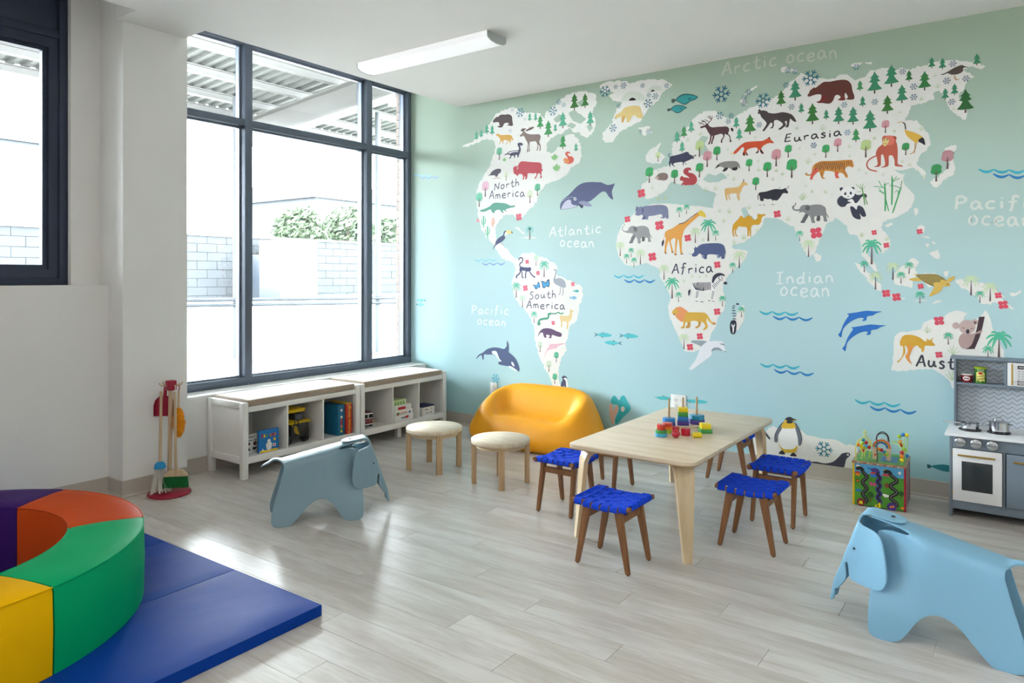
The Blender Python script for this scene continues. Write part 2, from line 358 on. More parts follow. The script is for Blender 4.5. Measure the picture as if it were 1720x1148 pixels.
# mural artwork, in millimetres on the wall (x, z); colours are sRGB hex
LAND=[[-4090,2470,-4072,2484,-4045,2490,-4028,2493,-3995,2497,-3965,2501,-3946,2520,-3929,2529,-3908,2535,-3895,2552,-3874,2550,-3842,2561,-3829,2577,-3813,2601,-3809,2616,-3800,2627,-3779,2634,-3763,2657,-3755,2660,-3744,2675,-3729,2695,-3715,2712,-3700,2720,-3671,2718,-3657,2733,-3630,2733,-3617,2740,-3588,2736,-3573,2745,-3550,2747,-3530,2748,-3516,2739,-3484,2728,-3478,2709,-3450,2697,-3434,2691,-3410,2687,-3390,2679,-3361,2680,-3351,2678,-3327,2674,-3313,2665,-3293,2665,-3271,2663,-3249,2654,-3249,2640,-3222,2618,-3212,2606,-3212,2625,-3209,2638,-3207,2650,-3195,2668,-3171,2669,-3156,2677,-3151,2697,-3126,2702,-3104,2705,-3099,2712,-3081,2722,-3072,2740,-3056,2749,-3041,2752,-3026,2751,-3010,2770,-2998,2774,-2969,2774,-2957,2778,-2941,2784,-2910,2777,-2903,2784,-2886,2783,-2857,2781,-2848,2778,-2821,2776,-2805,2761,-2787,2759,-2757,2750,-2741,2741,-2730,2723,-2737,2709,-2737,2693,-2725,2674,-2736,2656,-2734,2647,-2754,2639,-2758,2627,-2765,2604,-2768,2596,-2767,2585,-2748,2557,-2740,2541,-2741,2523,-2738,2503,-2742,2484,-2749,2477,-2752,2454,-2770,2440,-2773,2428,-2796,2424,-2802,2413,-2821,2406,-2832,2416,-2851,2426,-2873,2434,-2879,2456,-2902,2463,-2917,2458,-2946,2468,-2956,2487,-2965,2498,-2985,2506,-2990,2493,-3018,2492,-3024,2477,-3040,2471,-3057,2461,-3084,2471,-3091,2464,-3110,2458,-3130,2444,-3154,2444,-3161,2428,-3175,2418,-3195,2400,-3192,2386,-3188,2364,-3195,2352,-3195,2337,-3177,2334,-3143,2317,-3126,2328,-3106,2337,-3097,2351,-3086,2364,-3059,2370,-3055,2377,-3030,2392,-3018,2415,-3018,2430,-3013,2447,-2989,2452,-2980,2453,-2957,2455,-2931,2447,-2927,2428,-2902,2415,-2889,2398,-2890,2378,-2877,2373,-2875,2351,-2866,2338,-2872,2314,-2867,2298,-2868,2281,-2859,2269,-2872,2260,-2875,2243,-2883,2220,-2891,2211,-2904,2212,-2927,2200,-2941,2191,-2957,2189,-2967,2182,-2980,2157,-2985,2148,-3001,2137,-3005,2129,-3024,2122,-3041,2115,-3061,2104,-3075,2098,-3095,2094,-3104,2091,-3126,2088,-3144,2088,-3155,2079,-3175,2077,-3202,2072,-3212,2061,-3218,2053,-3228,2038,-3246,2027,-3257,2019,-3271,2001,-3277,1977,-3285,1963,-3287,1950,-3288,1929,-3314,1925,-3316,1901,-3336,1890,-3360,1884,-3366,1874,-3388,1856,-3403,1835,-3420,1827,-3431,1808,-3459,1800,-3468,1790,-3480,1799,-3497,1811,-3518,1823,-3530,1843,-3553,1841,-3565,1838,-3597,1844,-3618,1837,-3636,1838,-3641,1815,-3667,1807,-3680,1789,-3684,1776,-3701,1765,-3715,1741,-3719,1725,-3713,1706,-3718,1684,-3712,1680,-3712,1658,-3706,1633,-3673,1616,-3668,1605,-3647,1595,-3637,1583,-3616,1559,-3592,1553,-3571,1533,-3571,1526,-3554,1500,-3536,1491,-3524,1475,-3496,1466,-3481,1455,-3497,1446,-3530,1431,-3554,1443,-3587,1452,-3605,1452,-3623,1469,-3643,1467,-3654,1480,-3661,1494,-3680,1509,-3688,1516,-3695,1534,-3712,1548,-3720,1564,-3735,1585,-3740,1594,-3757,1608,-3784,1628,-3786,1641,-3813,1649,-3829,1667,-3831,1687,-3849,1704,-3866,1715,-3875,1732,-3875,1757,-3888,1781,-3881,1789,-3900,1813,-3902,1829,-3908,1852,-3918,1866,-3905,1887,-3910,1902,-3924,1924,-3918,1947,-3928,1968,-3936,1985,-3920,2008,-3925,2018,-3926,2050,-3928,2062,-3917,2083,-3905,2093,-3908,2107,-3894,2133,-3888,2147,-3870,2155,-3857,2170,-3849,2188,-3839,2205,-3829,2220,-3806,2234,-3811,2241,-3790,2255,-3777,2267,-3768,2290,-3770,2312,-3752,2317,-3751,2342,-3739,2366,-3726,2373,-3727,2405,-3719,2416,-3715,2430,-3723,2457,-3724,2473,-3732,2484,-3758,2499,-3786,2497,-3809,2513,-3824,2504,-3852,2507,-3866,2508,-3890,2490,-3903,2487,-3928,2490,-3952,2482,-3962,2476,-3990,2480,-4018,2464,-4029,2464,-4051,2470],
[-3530,1441,-3507,1452,-3493,1460,-3476,1466,-3467,1480,-3453,1492,-3443,1507,-3420,1514,-3401,1509,-3381,1512,-3359,1509,-3330,1517,-3316,1513,-3295,1490,-3271,1486,-3250,1475,-3235,1480,-3221,1469,-3192,1467,-3183,1456,-3170,1443,-3155,1434,-3135,1432,-3114,1426,-3097,1400,-3086,1387,-3095,1363,-3095,1345,-3092,1329,-3080,1318,-3057,1319,-3040,1310,-3013,1300,-2999,1286,-2978,1287,-2955,1282,-2951,1264,-2930,1263,-2905,1253,-2886,1255,-2870,1239,-2859,1235,-2853,1215,-2860,1208,-2857,1189,-2848,1174,-2854,1155,-2864,1135,-2863,1117,-2875,1103,-2887,1090,-2888,1071,-2886,1054,-2891,1032,-2895,1016,-2905,993,-2901,983,-2913,960,-2938,940,-2957,935,-2971,923,-2981,894,-2985,881,-2983,856,-2989,849,-2991,824,-3001,804,-3007,796,-3013,775,-3011,756,-3008,738,-3002,718,-3021,711,-3023,688,-3041,678,-3049,668,-3058,647,-3055,634,-3069,618,-3064,600,-3080,580,-3076,562,-3080,545,-3075,536,-3078,509,-3081,504,-3078,484,-3072,468,-3069,450,-3053,439,-3041,419,-3064,417,-3082,413,-3097,425,-3126,421,-3138,435,-3144,453,-3154,467,-3156,486,-3171,500,-3172,508,-3178,528,-3195,536,-3201,551,-3222,562,-3217,590,-3226,595,-3241,614,-3253,630,-3263,652,-3265,656,-3276,678,-3280,691,-3274,704,-3288,726,-3296,743,-3305,757,-3294,769,-3312,791,-3315,807,-3312,823,-3308,842,-3312,849,-3315,876,-3316,882,-3318,912,-3330,920,-3345,939,-3341,954,-3348,969,-3369,983,-3373,999,-3390,1017,-3404,1029,-3416,1048,-3436,1059,-3450,1066,-3468,1076,-3475,1097,-3487,1108,-3501,1122,-3505,1139,-3521,1147,-3526,1165,-3527,1185,-3538,1201,-3542,1214,-3539,1231,-3546,1252,-3548,1265,-3538,1286,-3533,1295,-3524,1313,-3518,1330,-3514,1355,-3505,1367,-3511,1390,-3513,1400,-3525,1426],
[-2704,2796,-2691,2805,-2674,2812,-2658,2816,-2637,2822,-2623,2822,-2600,2820,-2580,2810,-2571,2809,-2556,2817,-2527,2814,-2525,2803,-2509,2803,-2484,2802,-2467,2797,-2455,2779,-2435,2776,-2420,2781,-2403,2775,-2388,2785,-2365,2785,-2359,2788,-2329,2781,-2317,2781,-2298,2784,-2288,2784,-2274,2779,-2261,2780,-2234,2773,-2221,2765,-2205,2765,-2188,2770,-2170,2761,-2158,2756,-2149,2746,-2133,2735,-2111,2720,-2101,2715,-2109,2709,-2126,2695,-2144,2688,-2162,2681,-2165,2671,-2184,2671,-2186,2656,-2198,2644,-2199,2633,-2209,2617,-2217,2610,-2232,2606,-2247,2592,-2251,2586,-2268,2586,-2277,2570,-2288,2567,-2300,2556,-2309,2537,-2323,2524,-2327,2515,-2345,2500,-2346,2488,-2361,2475,-2374,2473,-2399,2469,-2413,2460,-2425,2457,-2436,2450,-2459,2451,-2470,2438,-2483,2434,-2507,2432,-2516,2421,-2535,2419,-2539,2402,-2552,2396,-2563,2383,-2573,2370,-2585,2352,-2610,2346,-2614,2352,-2637,2349,-2659,2354,-2664,2372,-2684,2377,-2675,2386,-2675,2409,-2679,2427,-2668,2435,-2657,2441,-2642,2457,-2627,2468,-2618,2476,-2615,2487,-2596,2491,-2587,2508,-2595,2520,-2586,2532,-2578,2544,-2575,2561,-2561,2575,-2558,2591,-2556,2605,-2545,2612,-2527,2624,-2518,2627,-2509,2643,-2530,2652,-2551,2654,-2568,2664,-2585,2663,-2593,2678,-2611,2699,-2619,2705,-2634,2718,-2648,2736,-2660,2741,-2678,2759,-2698,2783],
[-2376,2432,-2363,2434,-2335,2432,-2318,2435,-2305,2437,-2288,2434,-2277,2421,-2276,2405,-2260,2387,-2274,2378,-2293,2374,-2301,2380,-2317,2366,-2337,2369,-2340,2381,-2358,2400,-2364,2414],
[-2317,2216,-2311,2221,-2296,2241,-2288,2251,-2276,2260,-2265,2264,-2250,2274,-2231,2274,-2226,2282,-2207,2296,-2194,2300,-2194,2290,-2207,2267,-2216,2253,-2217,2237,-2196,2228,-2184,2220,-2165,2199,-2156,2196,-2170,2181,-2177,2178,-2188,2156,-2194,2147,-2212,2148,-2234,2155,-2249,2152,-2265,2153,-2276,2162,-2299,2166,-2312,2180,-2312,2194],
[-2101,2182,-2099,2198,-2109,2220,-2105,2228,-2110,2248,-2101,2256,-2104,2276,-2101,2290,-2080,2302,-2075,2304,-2058,2310,-2050,2319,-2032,2326,-2029,2340,-2021,2352,-2007,2363,-2001,2373,-1996,2387,-1980,2401,-1977,2413,-1965,2425,-1951,2439,-1940,2448,-1926,2456,-1920,2461,-1903,2472,-1894,2475,-1877,2473,-1873,2488,-1855,2487,-1835,2486,-1824,2486,-1808,2482,-1790,2482,-1778,2478,-1765,2457,-1748,2451,-1733,2445,-1726,2436,-1712,2425,-1699,2419,-1683,2413,-1663,2407,-1650,2410,-1644,2419,-1622,2432,-1611,2436,-1601,2440,-1587,2439,-1584,2453,-1566,2450,-1550,2466,-1548,2468,-1532,2471,-1516,2471,-1507,2474,-1492,2478,-1482,2489,-1469,2487,-1460,2494,-1442,2500,-1439,2502,-1423,2504,-1413,2504,-1395,2511,-1381,2510,-1376,2517,-1366,2521,-1354,2527,-1346,2541,-1329,2545,-1322,2548,-1312,2560,-1307,2568,-1294,2586,-1285,2595,-1278,2604,-1265,2608,-1257,2612,-1243,2617,-1240,2625,-1229,2633,-1217,2638,-1210,2653,-1200,2645,-1185,2639,-1178,2628,-1167,2617,-1154,2613,-1143,2613,-1127,2605,-1110,2597,-1103,2601,-1088,2597,-1075,2595,-1063,2591,-1047,2583,-1035,2582,-1021,2584,-1007,2582,-999,2577,-995,2585,-986,2595,-975,2599,-961,2601,-951,2597,-933,2597,-926,2591,-915,2581,-908,2573,-896,2562,-884,2550,-873,2552,-863,2556,-851,2558,-845,2560,-831,2560,-819,2566,-815,2577,-806,2587,-796,2599,-782,2597,-773,2594,-766,2594,-752,2599,-741,2598,-731,2605,-719,2599,-703,2598,-693,2591,-682,2587,-662,2581,-654,2579,-639,2577,-629,2587,-622,2585,-610,2581,-599,2571,-584,2570,-574,2562,-567,2573,-551,2569,-543,2578,-535,2582,-523,2572,-513,2577,-494,2579,-487,2576,-479,2588,-474,2598,-462,2597,-456,2592,-442,2590,-431,2589,-420,2597,-415,2587,-399,2587,-387,2590,-378,2586,-373,2587,-359,2585,-345,2581,-337,2584,-330,2577,-319,2571,-310,2571,-300,2568,-289,2568,-282,2561,-272,2560,-263,2554,-254,2558,-241,2554,-234,2543,-222,2542,-218,2531,-207,2530,-198,2519,-209,2512,-213,2508,-221,2508,-236,2517,-245,2520,-253,2527,-260,2531,-270,2532,-277,2531,-290,2522,-299,2523,-306,2517,-294,2508,-284,2498,-274,2498,-269,2488,-261,2477,-250,2473,-260,2464,-271,2465,-275,2456,-285,2455,-289,2438,-294,2432,-299,2421,-300,2405,-310,2395,-320,2391,-328,2378,-329,2364,-323,2350,-315,2342,-310,2332,-305,2331,-294,2317,-290,2304,-289,2290,-289,2276,-285,2264,-289,2251,-289,2241,-294,2227,-302,2227,-314,2234,-317,2245,-330,2253,-340,2258,-342,2269,-349,2269,-359,2281,-361,2287,-374,2298,-376,2312,-383,2319,-384,2332,-387,2337,-394,2357,-394,2367,-404,2371,-404,2386,-414,2399,-421,2405,-428,2417,-441,2414,-453,2410,-459,2401,-452,2384,-450,2371,-459,2364,-474,2369,-479,2365,-486,2363,-497,2355,-511,2355,-520,2349,-533,2355,-543,2350,-550,2350,-561,2348,-574,2350,-574,2342,-576,2326,-583,2320,-584,2304,-588,2296,-596,2282,-603,2275,-606,2260,-599,2262,-582,2261,-576,2262,-563,2255,-556,2253,-543,2256,-539,2251,-531,2233,-523,2224,-511,2216,-508,2209,-503,2193,-494,2182,-485,2175,-480,2166,-478,2152,-475,2134,-476,2129,-471,2112,-470,2099,-478,2092,-487,2085,-487,2071,-492,2067,-502,2058,-514,2057,-523,2044,-527,2039,-533,2026,-534,2010,-542,2001,-543,1987,-530,1976,-522,1967,-511,1959,-502,1945,-499,1943,-493,1929,-500,1916,-499,1907,-505,1895,-509,1909,-517,1918,-519,1923,-527,1939,-539,1952,-549,1951,-553,1968,-568,1971,-582,1969,-589,1965,-606,1964,-618,1960,-627,1961,-638,1961,-650,1965,-664,1969,-653,1958,-638,1945,-632,1941,-615,1938,-606,1939,-611,1926,-616,1911,-613,1891,-608,1878,-606,1866,-595,1861,-589,1848,-575,1834,-572,1826,-562,1816,-556,1804,-555,1794,-555,1780,-560,1766,-566,1755,-568,1745,-573,1730,-583,1725,-587,1713,-600,1707,-605,1701,-621,1693,-631,1688,-638,1682,-644,1679,-654,1674,-665,1673,-671,1667,-682,1668,-702,1665,-710,1653,-719,1655,-729,1643,-727,1633,-736,1619,-731,1612,-727,1598,-716,1592,-709,1579,-701,1571,-696,1559,-695,1542,-686,1530,-686,1519,-680,1507,-689,1496,-691,1488,-704,1477,-712,1471,-719,1460,-736,1459,-743,1465,-749,1471,-757,1481,-759,1499,-766,1511,-776,1517,-788,1523,-803,1536,-803,1525,-809,1513,-809,1496,-810,1483,-817,1474,-825,1458,-830,1451,-829,1462,-836,1474,-844,1494,-843,1503,-850,1519,-852,1530,-861,1550,-863,1554,-870,1572,-881,1576,-889,1580,-907,1578,-915,1581,-919,1591,-927,1603,-928,1621,-929,1634,-943,1644,-947,1645,-960,1662,-962,1661,-975,1674,-987,1682,-999,1690,-1010,1672,-1018,1668,-1034,1664,-1046,1658,-1054,1648,-1059,1638,-1063,1621,-1069,1606,-1070,1602,-1080,1582,-1079,1577,-1089,1564,-1096,1548,-1099,1538,-1097,1531,-1108,1515,-1114,1504,-1113,1493,-1118,1480,-1122,1468,-1132,1457,-1144,1455,-1147,1442,-1162,1450,-1173,1450,-1174,1458,-1180,1475,-1187,1480,-1194,1493,-1203,1509,-1206,1528,-1216,1538,-1219,1548,-1220,1564,-1225,1579,-1236,1588,-1236,1603,-1241,1612,-1250,1626,-1247,1640,-1258,1648,-1277,1650,-1285,1657,-1300,1669,-1313,1673,-1323,1684,-1335,1691,-1355,1700,-1365,1704,-1381,1709,-1400,1706,-1410,1712,-1420,1710,-1440,1712,-1449,1698,-1453,1680,-1452,1675,-1460,1656,-1474,1641,-1479,1632,-1488,1617,-1498,1614,-1509,1601,-1514,1592,-1529,1592,-1540,1578,-1552,1571,-1562,1568,-1571,1557,-1586,1548,-1601,1547,-1611,1547,-1627,1538,-1646,1539,-1663,1529,-1685,1532,-1697,1542,-1705,1550,-1705,1569,-1716,1583,-1724,1594,-1725,1614,-1739,1626,-1746,1640,-1757,1656,-1762,1662,-1768,1676,-1764,1691,-1777,1703,-1776,1721,-1790,1737,-1797,1749,-1798,1763,-1795,1776,-1802,1799,-1798,1809,-1800,1826,-1791,1844,-1793,1850,-1788,1872,-1777,1886,-1777,1895,-1791,1910,-1811,1914,-1823,1920,-1846,1929,-1856,1931,-1876,1936,-1884,1949,-1898,1961,-1906,1967,-1912,1981,-1922,1975,-1944,1978,-1951,1974,-1971,1977,-1987,1969,-2000,1973,-2025,1977,-2042,1982,-2055,1983,-2070,1990,-2084,2000,-2091,2002,-2110,2009,-2121,1994,-2134,1985,-2140,1969,-2147,1955,-2153,1948,-2171,1938,-2178,1933,-2191,1925,-2212,1921,-2217,1907,-2240,1906,-2253,1900,-2262,1898,-2278,1896,-2298,1891,-2316,1898,-2324,1918,-2340,1921,-2351,1939,-2356,1951,-2354,1967,-2347,1993,-2346,2005,-2335,2014,-2316,2017,-2298,2032,-2288,2036,-2293,2046,-2305,2060,-2310,2076,-2312,2091,-2294,2095,-2271,2104,-2262,2097,-2241,2107,-2222,2105,-2211,2116,-2189,2112,-2173,2124,-2156,2122,-2143,2122,-2123,2135,-2116,2129,-2101,2138,-2097,2151,-2105,2168],
[-2425,1777,-2412,1787,-2399,1799,-2385,1808,-2375,1817,-2361,1828,-2346,1834,-2328,1838,-2310,1840,-2298,1843,-2280,1851,-2265,1853,-2248,1855,-2234,1852,-2216,1850,-2200,1853,-2186,1853,-2169,1851,-2154,1852,-2139,1850,-2124,1849,-2109,1846,-2089,1842,-2072,1842,-2057,1837,-2042,1834,-2026,1834,-2010,1829,-1994,1826,-1980,1825,-1966,1822,-1948,1824,-1934,1818,-1920,1820,-1905,1817,-1892,1817,-1876,1813,-1862,1808,-1845,1806,-1829,1803,-1813,1798,-1798,1796,-1794,1783,-1788,1770,-1779,1756,-1775,1743,-1768,1732,-1763,1717,-1753,1705,-1748,1689,-1738,1676,-1733,1659,-1726,1647,-1720,1631,-1711,1617,-1706,1604,-1699,1591,-1690,1578,-1684,1562,-1676,1550,-1668,1534,-1664,1520,-1655,1508,-1639,1505,-1627,1503,-1609,1502,-1597,1499,-1581,1498,-1568,1492,-1552,1489,-1557,1477,-1563,1464,-1567,1448,-1573,1437,-1582,1426,-1591,1414,-1603,1405,-1610,1394,-1622,1384,-1633,1376,-1642,1365,-1654,1357,-1664,1346,-1674,1337,-1684,1327,-1693,1315,-1700,1306,-1709,1293,-1718,1282,-1726,1273,-1728,1258,-1726,1243,-1728,1225,-1726,1210,-1722,1194,-1716,1180,-1712,1162,-1709,1148,-1709,1134,-1715,1116,-1717,1103,-1718,1086,-1725,1074,-1734,1066,-1742,1055,-1751,1043,-1761,1033,-1768,1022,-1769,1008,-1771,997,-1774,982,-1777,967,-1786,954,-1793,941,-1803,928,-1811,916,-1815,900,-1820,882,-1824,865,-1835,853,-1841,844,-1851,828,-1857,821,-1868,807,-1881,799,-1897,795,-1913,788,-1927,782,-1942,773,-1960,776,-1975,776,-1991,775,-2010,778,-2017,789,-2020,804,-2025,817,-2032,828,-2039,841,-2043,853,-2051,867,-2056,880,-2064,895,-2072,910,-2077,924,-2088,937,-2094,954,-2101,967,-2107,982,-2110,995,-2120,1004,-2124,1018,-2128,1032,-2131,1049,-2131,1063,-2136,1079,-2138,1097,-2131,1112,-2126,1130,-2118,1146,-2114,1162,-2121,1175,-2125,1188,-2134,1199,-2138,1214,-2147,1228,-2155,1244,-2163,1257,-2170,1271,-2183,1287,-2192,1300,-2203,1314,-2202,1330,-2198,1342,-2194,1358,-2207,1367,-2223,1379,-2241,1389,-2256,1394,-2271,1398,-2285,1405,-2297,1413,-2312,1417,-2327,1412,-2344,1408,-2360,1405,-2379,1399,-2396,1396,-2410,1391,-2427,1396,-2447,1397,-2467,1402,-2484,1405,-2494,1415,-2504,1427,-2515,1442,-2523,1453,-2535,1465,-2542,1480,-2545,1498,-2551,1513,-2555,1528,-2560,1542,-2556,1560,-2558,1575,-2555,1589,-2554,1605,-2552,1617,-2550,1633,-2540,1648,-2533,1665,-2523,1681,-2517,1694,-2509,1709,-2497,1717,-2485,1730,-2475,1738,-2463,1749,-2447,1758,-2434,1768],
[-1630,1068,-1624,1084,-1614,1090,-1603,1099,-1592,1112,-1589,1122,-1582,1111,-1573,1090,-1572,1078,-1578,1060,-1580,1052,-1581,1039,-1581,1015,-1589,1007,-1589,995,-1604,982,-1605,973,-1613,959,-1622,945,-1638,943,-1651,931,-1651,946,-1656,957,-1655,968,-1663,984,-1655,993,-1648,1017,-1642,1021,-1645,1042,-1632,1049],
[-395,2075,-389,2075,-371,2080,-367,2086,-357,2082,-344,2087,-339,2077,-338,2062,-346,2049,-359,2044,-359,2028,-355,2024,-355,2009,-355,1994,-351,1978,-349,1970,-347,1959,-344,1950,-351,1927,-350,1917,-358,1907,-373,1902,-381,1901,-389,1892,-404,1883,-413,1873,-416,1861,-425,1856,-434,1843,-443,1845,-456,1845,-459,1855,-471,1871,-474,1881,-463,1885,-457,1896,-442,1902,-434,1903,-427,1908,-422,1925,-407,1924,-404,1936,-395,1942,-388,1953,-380,1956,-376,1967,-371,1978,-382,1992,-384,1995,-395,2004,-394,2022,-404,2027,-400,2037,-401,2051,-400,2064],
[-558,1726,-539,1725,-534,1712,-536,1697,-544,1688,-552,1676,-552,1688,-556,1701,-556,1709],
[-680,738,-679,754,-676,768,-671,780,-670,795,-672,805,-673,818,-667,831,-668,841,-667,851,-668,869,-666,882,-667,892,-666,909,-666,921,-663,931,-662,948,-656,953,-645,967,-635,974,-627,977,-617,978,-602,979,-594,977,-582,982,-569,984,-563,988,-554,989,-540,992,-529,997,-520,999,-516,1014,-513,1029,-507,1040,-497,1044,-486,1049,-476,1056,-469,1057,-460,1061,-449,1061,-439,1065,-427,1065,-421,1068,-409,1073,-401,1079,-390,1091,-386,1093,-375,1103,-364,1105,-355,1111,-342,1116,-332,1116,-322,1112,-312,1111,-302,1105,-293,1102,-284,1101,-291,1092,-301,1076,-299,1062,-293,1048,-282,1048,-270,1049,-260,1049,-253,1058,-245,1065,-234,1075,-226,1079,-220,1088,-214,1096,-207,1103,-204,1113,-196,1123,-191,1113,-183,1102,-180,1090,-176,1077,-173,1070,-172,1059,-168,1049,-167,1032,-164,1024,-163,1014,-155,1004,-150,993,-149,981,-144,972,-141,959,-136,949,-134,942,-130,931,-124,922,-118,912,-115,903,-110,894,-108,883,-111,875,-108,860,-108,848,-106,838,-106,826,-114,816,-113,804,-120,795,-122,785,-124,772,-129,766,-129,751,-133,742,-143,737,-151,737,-163,735,-170,737,-181,734,-186,732,-197,731,-208,727,-219,728,-226,726,-236,725,-245,721,-254,716,-261,713,-273,713,-280,712,-293,710,-301,704,-310,699,-316,689,-323,685,-335,677,-343,672,-349,663,-359,656,-365,668,-367,682,-370,688,-375,703,-383,708,-395,720,-399,722,-411,733,-417,739,-427,743,-436,746,-441,756,-451,757,-460,765,-472,765,-481,759,-494,761,-506,761,-512,755,-526,758,-538,754,-546,753,-558,749,-570,749,-578,750,-592,743,-599,740,-610,743,-625,740,-635,737,-649,736,-659,740,-667,740],
[-886,1405,-877,1401,-863,1391,-855,1391,-841,1381,-832,1366,-825,1360,-817,1349,-814,1341,-797,1333,-790,1317,-785,1307,-780,1299,-773,1294,-762,1282,-757,1281,-741,1272,-733,1259,-736,1247,-736,1225,-744,1225,-761,1232,-765,1237,-779,1254,-791,1263,-798,1273,-806,1280,-813,1287,-816,1306,-825,1315,-829,1321,-836,1327,-847,1335,-857,1346,-861,1356,-872,1370,-872,1378,-880,1389],
[-666,1273,-666,1285,-668,1296,-665,1309,-664,1325,-663,1334,-652,1342,-648,1356,-644,1357,-633,1368,-623,1377,-610,1386,-603,1388,-597,1400,-584,1407,-579,1420,-573,1424,-562,1427,-550,1421,-539,1409,-530,1404,-535,1391,-541,1379,-550,1367,-550,1352,-541,1341,-543,1329,-549,1314,-555,1305,-557,1298,-562,1287,-565,1278,-564,1260,-568,1247,-577,1245,-586,1252,-603,1254,-620,1261,-633,1260,-641,1263,-652,1264],
[-851,1564,-842,1568,-832,1567,-817,1563,-813,1554,-819,1538,-822,1525,-815,1520,-821,1502,-812,1491,-820,1483,-817,1466,-812,1458,-805,1440,-792,1431,-783,1420,-783,1409,-774,1402,-767,1390,-760,1377,-761,1367,-751,1348,-757,1344,-773,1348,-779,1355,-787,1371,-796,1380,-804,1390,-815,1405,-815,1411,-824,1424,-836,1437,-841,1438,-848,1453,-844,1464,-846,1478,-847,1489,-850,1506,-850,1517,-847,1524,-848,1541,-854,1557],
[-754,1575,-747,1581,-734,1586,-726,1589,-711,1587,-705,1573,-695,1558,-695,1551,-684,1538,-687,1521,-690,1504,-702,1500,-703,1487,-716,1480,-719,1472,-730,1464,-745,1466,-754,1465,-750,1473,-753,1489,-758,1498,-757,1511,-754,1522,-756,1539,-757,1549,-754,1562],
[-521,1334,-513,1330,-502,1337,-492,1335,-482,1333,-470,1332,-455,1337,-442,1333,-435,1337,-449,1330,-457,1321,-472,1325,-480,1321,-474,1304,-475,1294,-473,1277,-466,1267,-463,1255,-480,1248,-485,1257,-498,1274,-507,1284,-511,1300,-515,1306,-520,1317],
[-730,1218,-724,1220,-706,1214,-699,1210,-684,1209,-675,1203,-667,1198,-657,1199,-642,1195,-639,1189,-627,1186,-613,1185,-603,1186,-609,1176,-619,1176,-630,1181,-646,1179,-657,1185,-672,1183,-681,1191,-695,1200,-704,1204,-711,1207,-724,1205],
[-345,1294,-330,1297,-318,1301,-306,1295,-296,1282,-286,1282,-268,1282,-261,1283,-244,1282,-236,1285,-229,1277,-215,1281,-200,1270,-193,1269,-181,1264,-171,1261,-164,1251,-156,1244,-146,1236,-139,1231,-137,1221,-130,1216,-120,1213,-110,1201,-99,1198,-112,1196,-125,1194,-114,1182,-107,1175,-100,1167,-94,1157,-83,1154,-79,1149,-74,1144,-63,1133,-74,1126,-83,1135,-92,1140,-97,1145,-110,1144,-121,1154,-127,1154,-135,1163,-148,1164,-156,1168,-165,1164,-170,1155,-183,1152,-189,1159,-204,1155,-214,1156,-220,1161,-227,1169,-232,1182,-236,1192,-245,1205,-254,1206,-265,1210,-274,1221,-279,1230,-287,1236,-300,1244,-311,1243,-318,1249,-326,1260,-330,1271,-340,1275],
[-86,1217,-78,1222,-70,1224,-58,1220,-49,1225,-42,1231,-33,1239,-30,1227,-37,1219,-50,1209,-58,1205,-72,1201,-79,1208],
[-541,1614,-530,1619,-521,1625,-511,1620,-501,1612,-501,1599,-503,1586,-509,1576,-515,1566,-530,1580,-533,1591,-537,1602],
[-521,1557,-509,1557,-499,1555,-486,1555,-479,1549,-469,1542,-482,1543,-498,1546,-509,1551],
[-457,1525,-450,1517,-440,1508,-455,1508,-466,1518],
[-498,1513,-485,1510,-475,1509,-481,1497,-489,1486,-494,1500],
[-480,1453,-471,1456,-462,1463,-452,1465,-443,1469,-435,1475,-431,1464,-425,1450,-421,1438,-425,1427,-429,1416,-438,1419,-449,1425,-457,1429,-465,1438,-472,1446],
[-466,1149,-456,1159,-446,1169,-434,1172,-423,1172,-409,1175,-423,1163,-433,1160,-444,1157,-456,1152],
[-573,1173,-564,1173,-553,1172,-543,1173,-532,1174,-522,1175,-510,1173,-501,1175,-491,1175,-480,1174,-491,1170,-504,1168,-515,1168,-527,1164,-538,1166,-551,1169,-561,1171],
[-718,1628,-706,1634,-692,1641,-681,1645,-669,1636,-679,1629,-689,1624,-699,1617],
[-406,1343,-393,1346,-378,1346,-382,1330,-384,1314,-398,1314,-401,1330],
[-1131,1454,-1122,1462,-1115,1472,-1100,1459,-1080,1447,-1085,1430,-1090,1415,-1102,1414,-1115,1410,-1120,1424,-1125,1440],
[-3521,1727,-3500,1729,-3478,1732,-3459,1713,-3444,1696,-3427,1686,-3410,1674,-3427,1671,-3444,1683,-3461,1697,-3477,1709,-3495,1719],
[-3461,1641,-3437,1642,-3415,1643,-3390,1646,-3368,1648,-3344,1645,-3323,1641,-3300,1639,-3277,1635,-3296,1635,-3316,1631,-3340,1632,-3360,1631,-3378,1633,-3399,1636,-3420,1637,-3440,1639],
[-1575,2569,-1566,2576,-1555,2583,-1545,2589,-1535,2597,-1522,2602,-1506,2608,-1491,2612,-1493,2601,-1507,2596,-1517,2587,-1530,2582,-1542,2572,-1555,2565,-1569,2556,-1581,2535,-1572,2522,-1567,2509,-1558,2498,-1569,2488,-1584,2495,-1598,2503,-1609,2522,-1600,2533,-1592,2546,-1585,2557],
[-1337,2683,-1335,2696,-1332,2709,-1319,2709,-1305,2710,-1294,2701,-1284,2690,-1272,2689,-1258,2685,-1243,2685,-1231,2681,-1221,2658,-1233,2660,-1245,2662,-1260,2666,-1271,2671,-1284,2674,-1297,2674,-1308,2673,-1321,2672],
[-912,2649,-900,2656,-886,2660,-873,2658,-862,2658,-850,2657,-838,2654,-849,2648,-862,2640,-869,2632,-876,2624,-888,2633,-899,2640],
[-829,2653,-814,2651,-801,2650,-786,2648,-789,2635,-804,2639,-819,2643],
